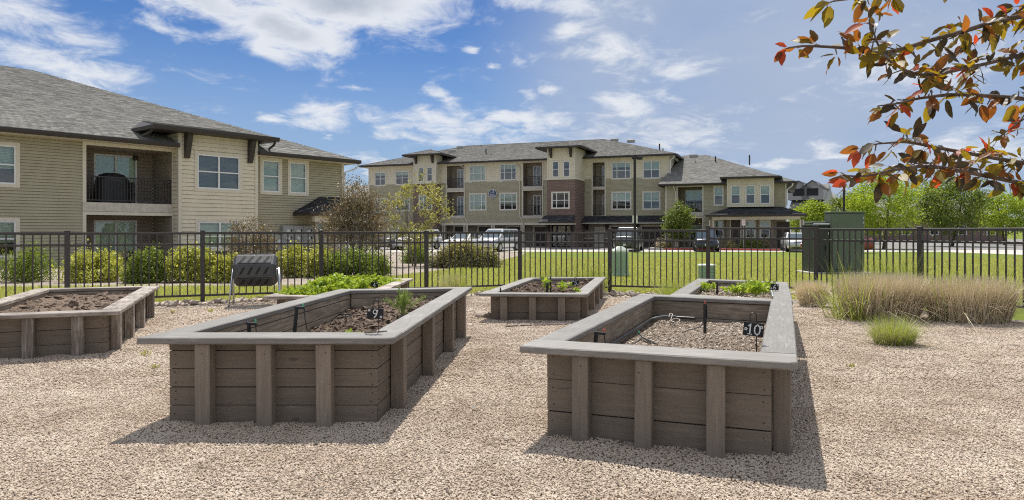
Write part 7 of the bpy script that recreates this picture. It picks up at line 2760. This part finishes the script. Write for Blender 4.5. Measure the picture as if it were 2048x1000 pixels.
def pedestal(label, px, ybase_, ytop, wpx, kind):
    g = G(px, ybase_)
    w = wpx / F * g.y
    h = P(px, ytop, g.y).z - g.z
    t = thing('utility_pedestal', label, 'utility pedestal', g, R(8), 'green utility pedestals in the lawn')
    mb = MB()
    d = w * 0.75
    if kind == 'tall':
        hb = h * 0.80
        sec = [(0.0, 1.04, 1.04), (0.10 * h, 1.04, 1.04), (0.11 * h, 0.96, 0.96), (hb, 0.90, 0.90)]
    else:
        hb = h * 0.86
        sec = [(-0.05, 0.92, 0.92), (hb, 0.92, 0.92)]
    v, f = [], []
    for z, sx, sy in sec:
        v += [(-w / 2 * sx, -d / 2 * sy, z), (w / 2 * sx, -d / 2 * sy, z), (w / 2 * sx, d / 2 * sy, z), (-w / 2 * sx, d / 2 * sy, z)]
    for i in range(len(sec) - 1):
        for k in range(4):
            f.append((i * 4 + k, i * 4 + (k + 1) % 4, i * 4 + 4 + (k + 1) % 4, i * 4 + 4 + k))
    f += [(3, 2, 1, 0), tuple(range(len(v) - 4, len(v)))]
    mb.add(v, f)
    mb.build('body', M['pedestal'], t, bevel=0.015)
    mb = MB()
    if kind == 'tall':
        a, c = w * 0.5, d * 0.5
        mb.add([(-a, -c, hb), (a, -c, hb), (a, c, hb), (-a, c, hb), (-a, -c, hb + 0.05), (a, -c, hb + 0.05), (a, c, hb + 0.05), (-a, c, hb + 0.05),
                (-a * 0.35, -c * 0.35, h), (a * 0.35, -c * 0.35, h), (a * 0.35, c * 0.35, h), (-a * 0.35, c * 0.35, h)],
               [(3, 2, 1, 0), (0, 1, 5, 4), (1, 2, 6, 5), (2, 3, 7, 6), (3, 0, 4, 7), (4, 5, 9, 8), (5, 6, 10, 9), (6, 7, 11, 10), (7, 4, 8, 11), (8, 9, 10, 11)])
    else:
        a, c = w * 0.52, d * 0.56
        mb.add([(-a, -c, hb), (a, -c, hb), (a, c, hb), (-a, c, hb), (-a, -c, hb + 0.03), (a, -c, hb + 0.03), (a, c, hb + 0.03), (-a, c, hb + 0.03),
                (-a * 0.85, -c * 0.8, h), (a * 0.85, -c * 0.8, h), (a * 0.85, c * 0.8, h), (-a * 0.85, c * 0.8, h)],
               [(3, 2, 1, 0), (0, 1, 5, 4), (1, 2, 6, 5), (2, 3, 7, 6), (3, 0, 4, 7), (4, 5, 9, 8), (5, 6, 10, 9), (6, 7, 11, 10), (7, 4, 8, 11), (8, 9, 10, 11)])
    mb.build('lid', M['pedestal_top'], t, bevel=0.012)
    n = 3 if kind == 'tall' else 4
    for i in range(n):
        mb = MB()
        if kind == 'tall':
            x = (i - 1) * w * 0.3
            mb.box(x - w * 0.03, x + w * 0.03, -d * 0.5 - 0.012, -d * 0.42, 0.14 * h, hb * 0.95)
        else:
            z = hb * (0.16 + 0.22 * i)
            mb.box(-w * 0.40, w * 0.40, -d * 0.5 - 0.006, -d * 0.4, z, z + hb * 0.06)
        mb.build('rib', M['pedestal'], t, bevel=0.006)
    mb = MB()
    mb.box(w * 0.45, w * 0.51, -0.05, 0.05, h * 0.5, h * 0.66)
    mb.build('latch', M['pedestal'], t)
    return t


pedestal('tall green utility pedestal with a pale peaked lid standing in the lawn', 1240, 553.5, 493, 31, 'tall')
pedestal('low green utility pedestal with a flat pale lid behind a fence post', 1413.5, 562, 528, 30, 'low')

# ---------------------------------------------------------------- plum tree whose branches hang in at the upper right
def leaf_mesh_big(seed, mat):
    r = random.Random(seed)
    ln, wd = 1.0, r.uniform(0.40, 0.52)
    curl, fold = r.uniform(0.08, 0.3), r.uniform(0.10, 0.28)
    v, f = [], []
    n = 6
    for i in range(n + 1):
        s = i / n
        hw = wd * 0.5 * (math.sin(math.pi * min(1, s ** 0.85)) ** 0.75 if 0 < s < 1 else 0.0)
        if s > 0.85:
            hw *= 0.8
        z = -curl * s * s
        ed = 0.02 * math.sin(s * 19 + seed)
        v += [(s, -hw - ed * 0.4, z + fold * hw + ed), (s, 0, z), (s, hw + ed * 0.3, z + fold * hw - ed)]
    for i in range(n):
        a = i * 3
        f += [(a, a + 3, a + 4, a + 1), (a + 1, a + 4, a + 5, a + 2)]
    # stalk
    o = len(v)
    v += [(-0.22, -0.008, 0.03), (-0.22, 0.008, 0.03), (0.02, 0.01, 0.0), (0.02, -0.01, 0.0)]
    f.append((o, o + 1, o + 2, o + 3))
    me = bpy.data.meshes.new('leaf')
    me.from_pydata(v, [], f)
    me.materials.append(M[mat])
    me.polygons.foreach_set('use_smooth', [True] * len(f))
    me.update()
    return me


LEAF = {m: [leaf_mesh_big(s + 10 * i, m) for s in range(3)] for i, m in enumerate(('leaf_red', 'leaf_bronze', 'leaf_olive', 'leaf_dark'))}


def plum_branches():
    base = Vector((3.75, 3.6, 0))
    t = thing('plum_tree', 'plum tree at the right with bronze, olive and red leaves on branches hanging into view', 'tree', base)
    r = random.Random(404)
    mb = MB()
    trunk = smoothpts([(0, 0, -0.1), (0.02, 0.02, 0.7), (-0.05, -0.02, 1.4), (-0.1, -0.05, 2.2), (-0.05, 0.0, 3.1)], 4)
    mb.tube(trunk, [0.075 * (1 - 0.6 * i / (len(trunk) - 1)) for i in range(len(trunk))], 10)
    mb.build('trunk', M['bark'], t, smooth=True)
    # branches as pixel paths at a depth, drawn from the trunk to the tip
    BR = [  # points (px, py, Y), thickness, red tip
        ([(2330, 60, 3.45), (2080, 30, 3.2), (1900, 70, 3.05), (1770, 105, 2.95), (1690, 96, 2.9), (1610, 92, 2.9), (1572, 97, 2.9)], 0.016, True),
        ([(2330, 0, 3.45), (2100, -60, 3.1), (1900, -60, 2.9), (1780, -20, 2.8), (1720, -5, 2.75), (1668, 2, 2.7)], 0.013, False),
        ([(2320, 280, 3.45), (2120, 210, 3.2), (1940, 190, 3.1), (1850, 195, 3.0), (1800, 206, 2.95), (1755, 212, 2.95)], 0.014, False),
        ([(2310, 350, 3.45), (2080, 330, 3.3), (1900, 300, 3.15), (1820, 285, 3.05), (1775, 286, 3.0), (1738, 290, 3.0)], 0.013, True),
        ([(2300, 420, 3.45), (2060, 370, 3.2), (1880, 335, 3.0), (1800, 338, 2.9), (1730, 352, 2.85), (1680, 350, 2.85)], 0.014, True),
        ([(2330, 120, 3.45), (2120, 100, 3.2), (1960, 130, 3.0), (1850, 150, 2.9), (1775, 118, 2.85), (1745, 60, 2.85), (1738, 40, 2.85)], 0.012, False),
        ([(2340, -40, 3.45), (2180, -80, 3.6), (2040, 20, 3.7), (1940, 90, 3.7), (1880, 130, 3.7)], 0.012, False),
        ([(2330, 200, 3.45), (2180, 160, 3.5), (2060, 230, 3.6), (1990, 280, 3.6)], 0.012, False),
    ]
    leaves = []
    for bi, (pts, th, red) in enumerate(BR):
        w = [P(*p) - base for p in pts]
        # start the branch on the trunk
        w = [Vector((-0.05, 0, min(2.9, max(1.3, w[0].z - 0.25))))] + w
        sp = smoothpts(w, 7)
        m2 = MB()
        k = len(sp)
        m2.tube(sp, [th * (1 - 0.82 * i / (k - 1)) for i in range(k)], 6)
        m2.build('branch', M['bark'], t, smooth=True)
        # cumulative length from the tip
        d = 0.0
        acc = 0.0
        i = k - 1
        L_tot = 0.0
        tw = MB()
        nxt = 0.0
        while i > 0 and L_tot < 1.75:
            a, b = sp[i], sp[i - 1]
            s = (b - a).length
            while nxt < L_tot + s:
                p = a.lerp(b, (nxt - L_tot) / s)
                ax = (a - b).normalized()
                f = nxt
                n_here = r.choice((2, 2, 3, 3, 4)) if nxt > 0.02 else 4
                # a short spur carries each cluster
                spur = Vector((r.uniform(-1, 1), r.uniform(-1, 1), r.uniform(-0.9, 0.9)))
                spur = (spur + ax * 0.5).normalized() * r.uniform(0.01, 0.05)
                tw.tube([p, p + spur], [0.0035, 0.0025], 4, cap=False)
                for q in range(n_here):
                    dr = Vector((r.uniform(-1, 1), r.uniform(-1, 1), r.uniform(-1.25, 0.75))) + ax * (0.9 if nxt < 0.06 else 0.25) + spur * 9
                    dr.normalize()
                    size = r.uniform(0.05, 0.092)
                    if nxt < 0.045 and red:
                        mt = 'leaf_red' if r.random() < 0.75 else 'leaf_bronze'
                        size *= 0.85
                    else:
                        mt = r.choices(('leaf_red', 'leaf_bronze', 'leaf_olive', 'leaf_dark'), (0.06, 0.22, 0.37, 0.35))[0]
                    leaves.append((p + spur + dr * size * 0.2, dr, size, mt))
                nxt += r.uniform(0.022, 0.042)
            L_tot += s
            i -= 1
        tw.build('twig', M['bark_grey'], t)['kind'] = 'stuff'
    def frame(p, dr, size):
        x = dr
        up = Vector((r.uniform(-0.6, 0.6), r.uniform(-0.9, 0.3), r.uniform(-0.2, 1)))
        y = up.cross(x)
        if y.length < 0.05:
            y = Vector((1, 0, 0)).cross(x)
        y.normalize()
        z = x.cross(y)
        return Matrix(((x.x, y.x, z.x, p.x), (x.y, y.y, z.y, p.y), (x.z, y.z, z.z, p.z), (0, 0, 0, 1))) @ Matrix.Scale(size, 4)
    # the leaves nearest the middle of the view are single parts, the rest of the crown is one part
    leaves.sort(key=lambda q: (q[0] + base).x / (q[0] + base).y)
    rest = MB()
    kinds = ('leaf_red', 'leaf_bronze', 'leaf_olive', 'leaf_dark')
    for i, (p, dr, size, mt) in enumerate(leaves):
        me = r.choice(LEAF[mt])
        m = frame(p, dr, size)
        if i < 296:
            o = bpy.data.objects.new('leaf', me)
            COL.objects.link(o)
            o.parent = t
            o.matrix_local = m
        else:
            rest.add([m @ v.co for v in me.vertices], [tuple(f.vertices) for f in me.polygons], kinds.index(mt))
    rest.build('leaf_mass', [M[k_] for k_ in kinds], t)['kind'] = 'stuff'


plum_branches()
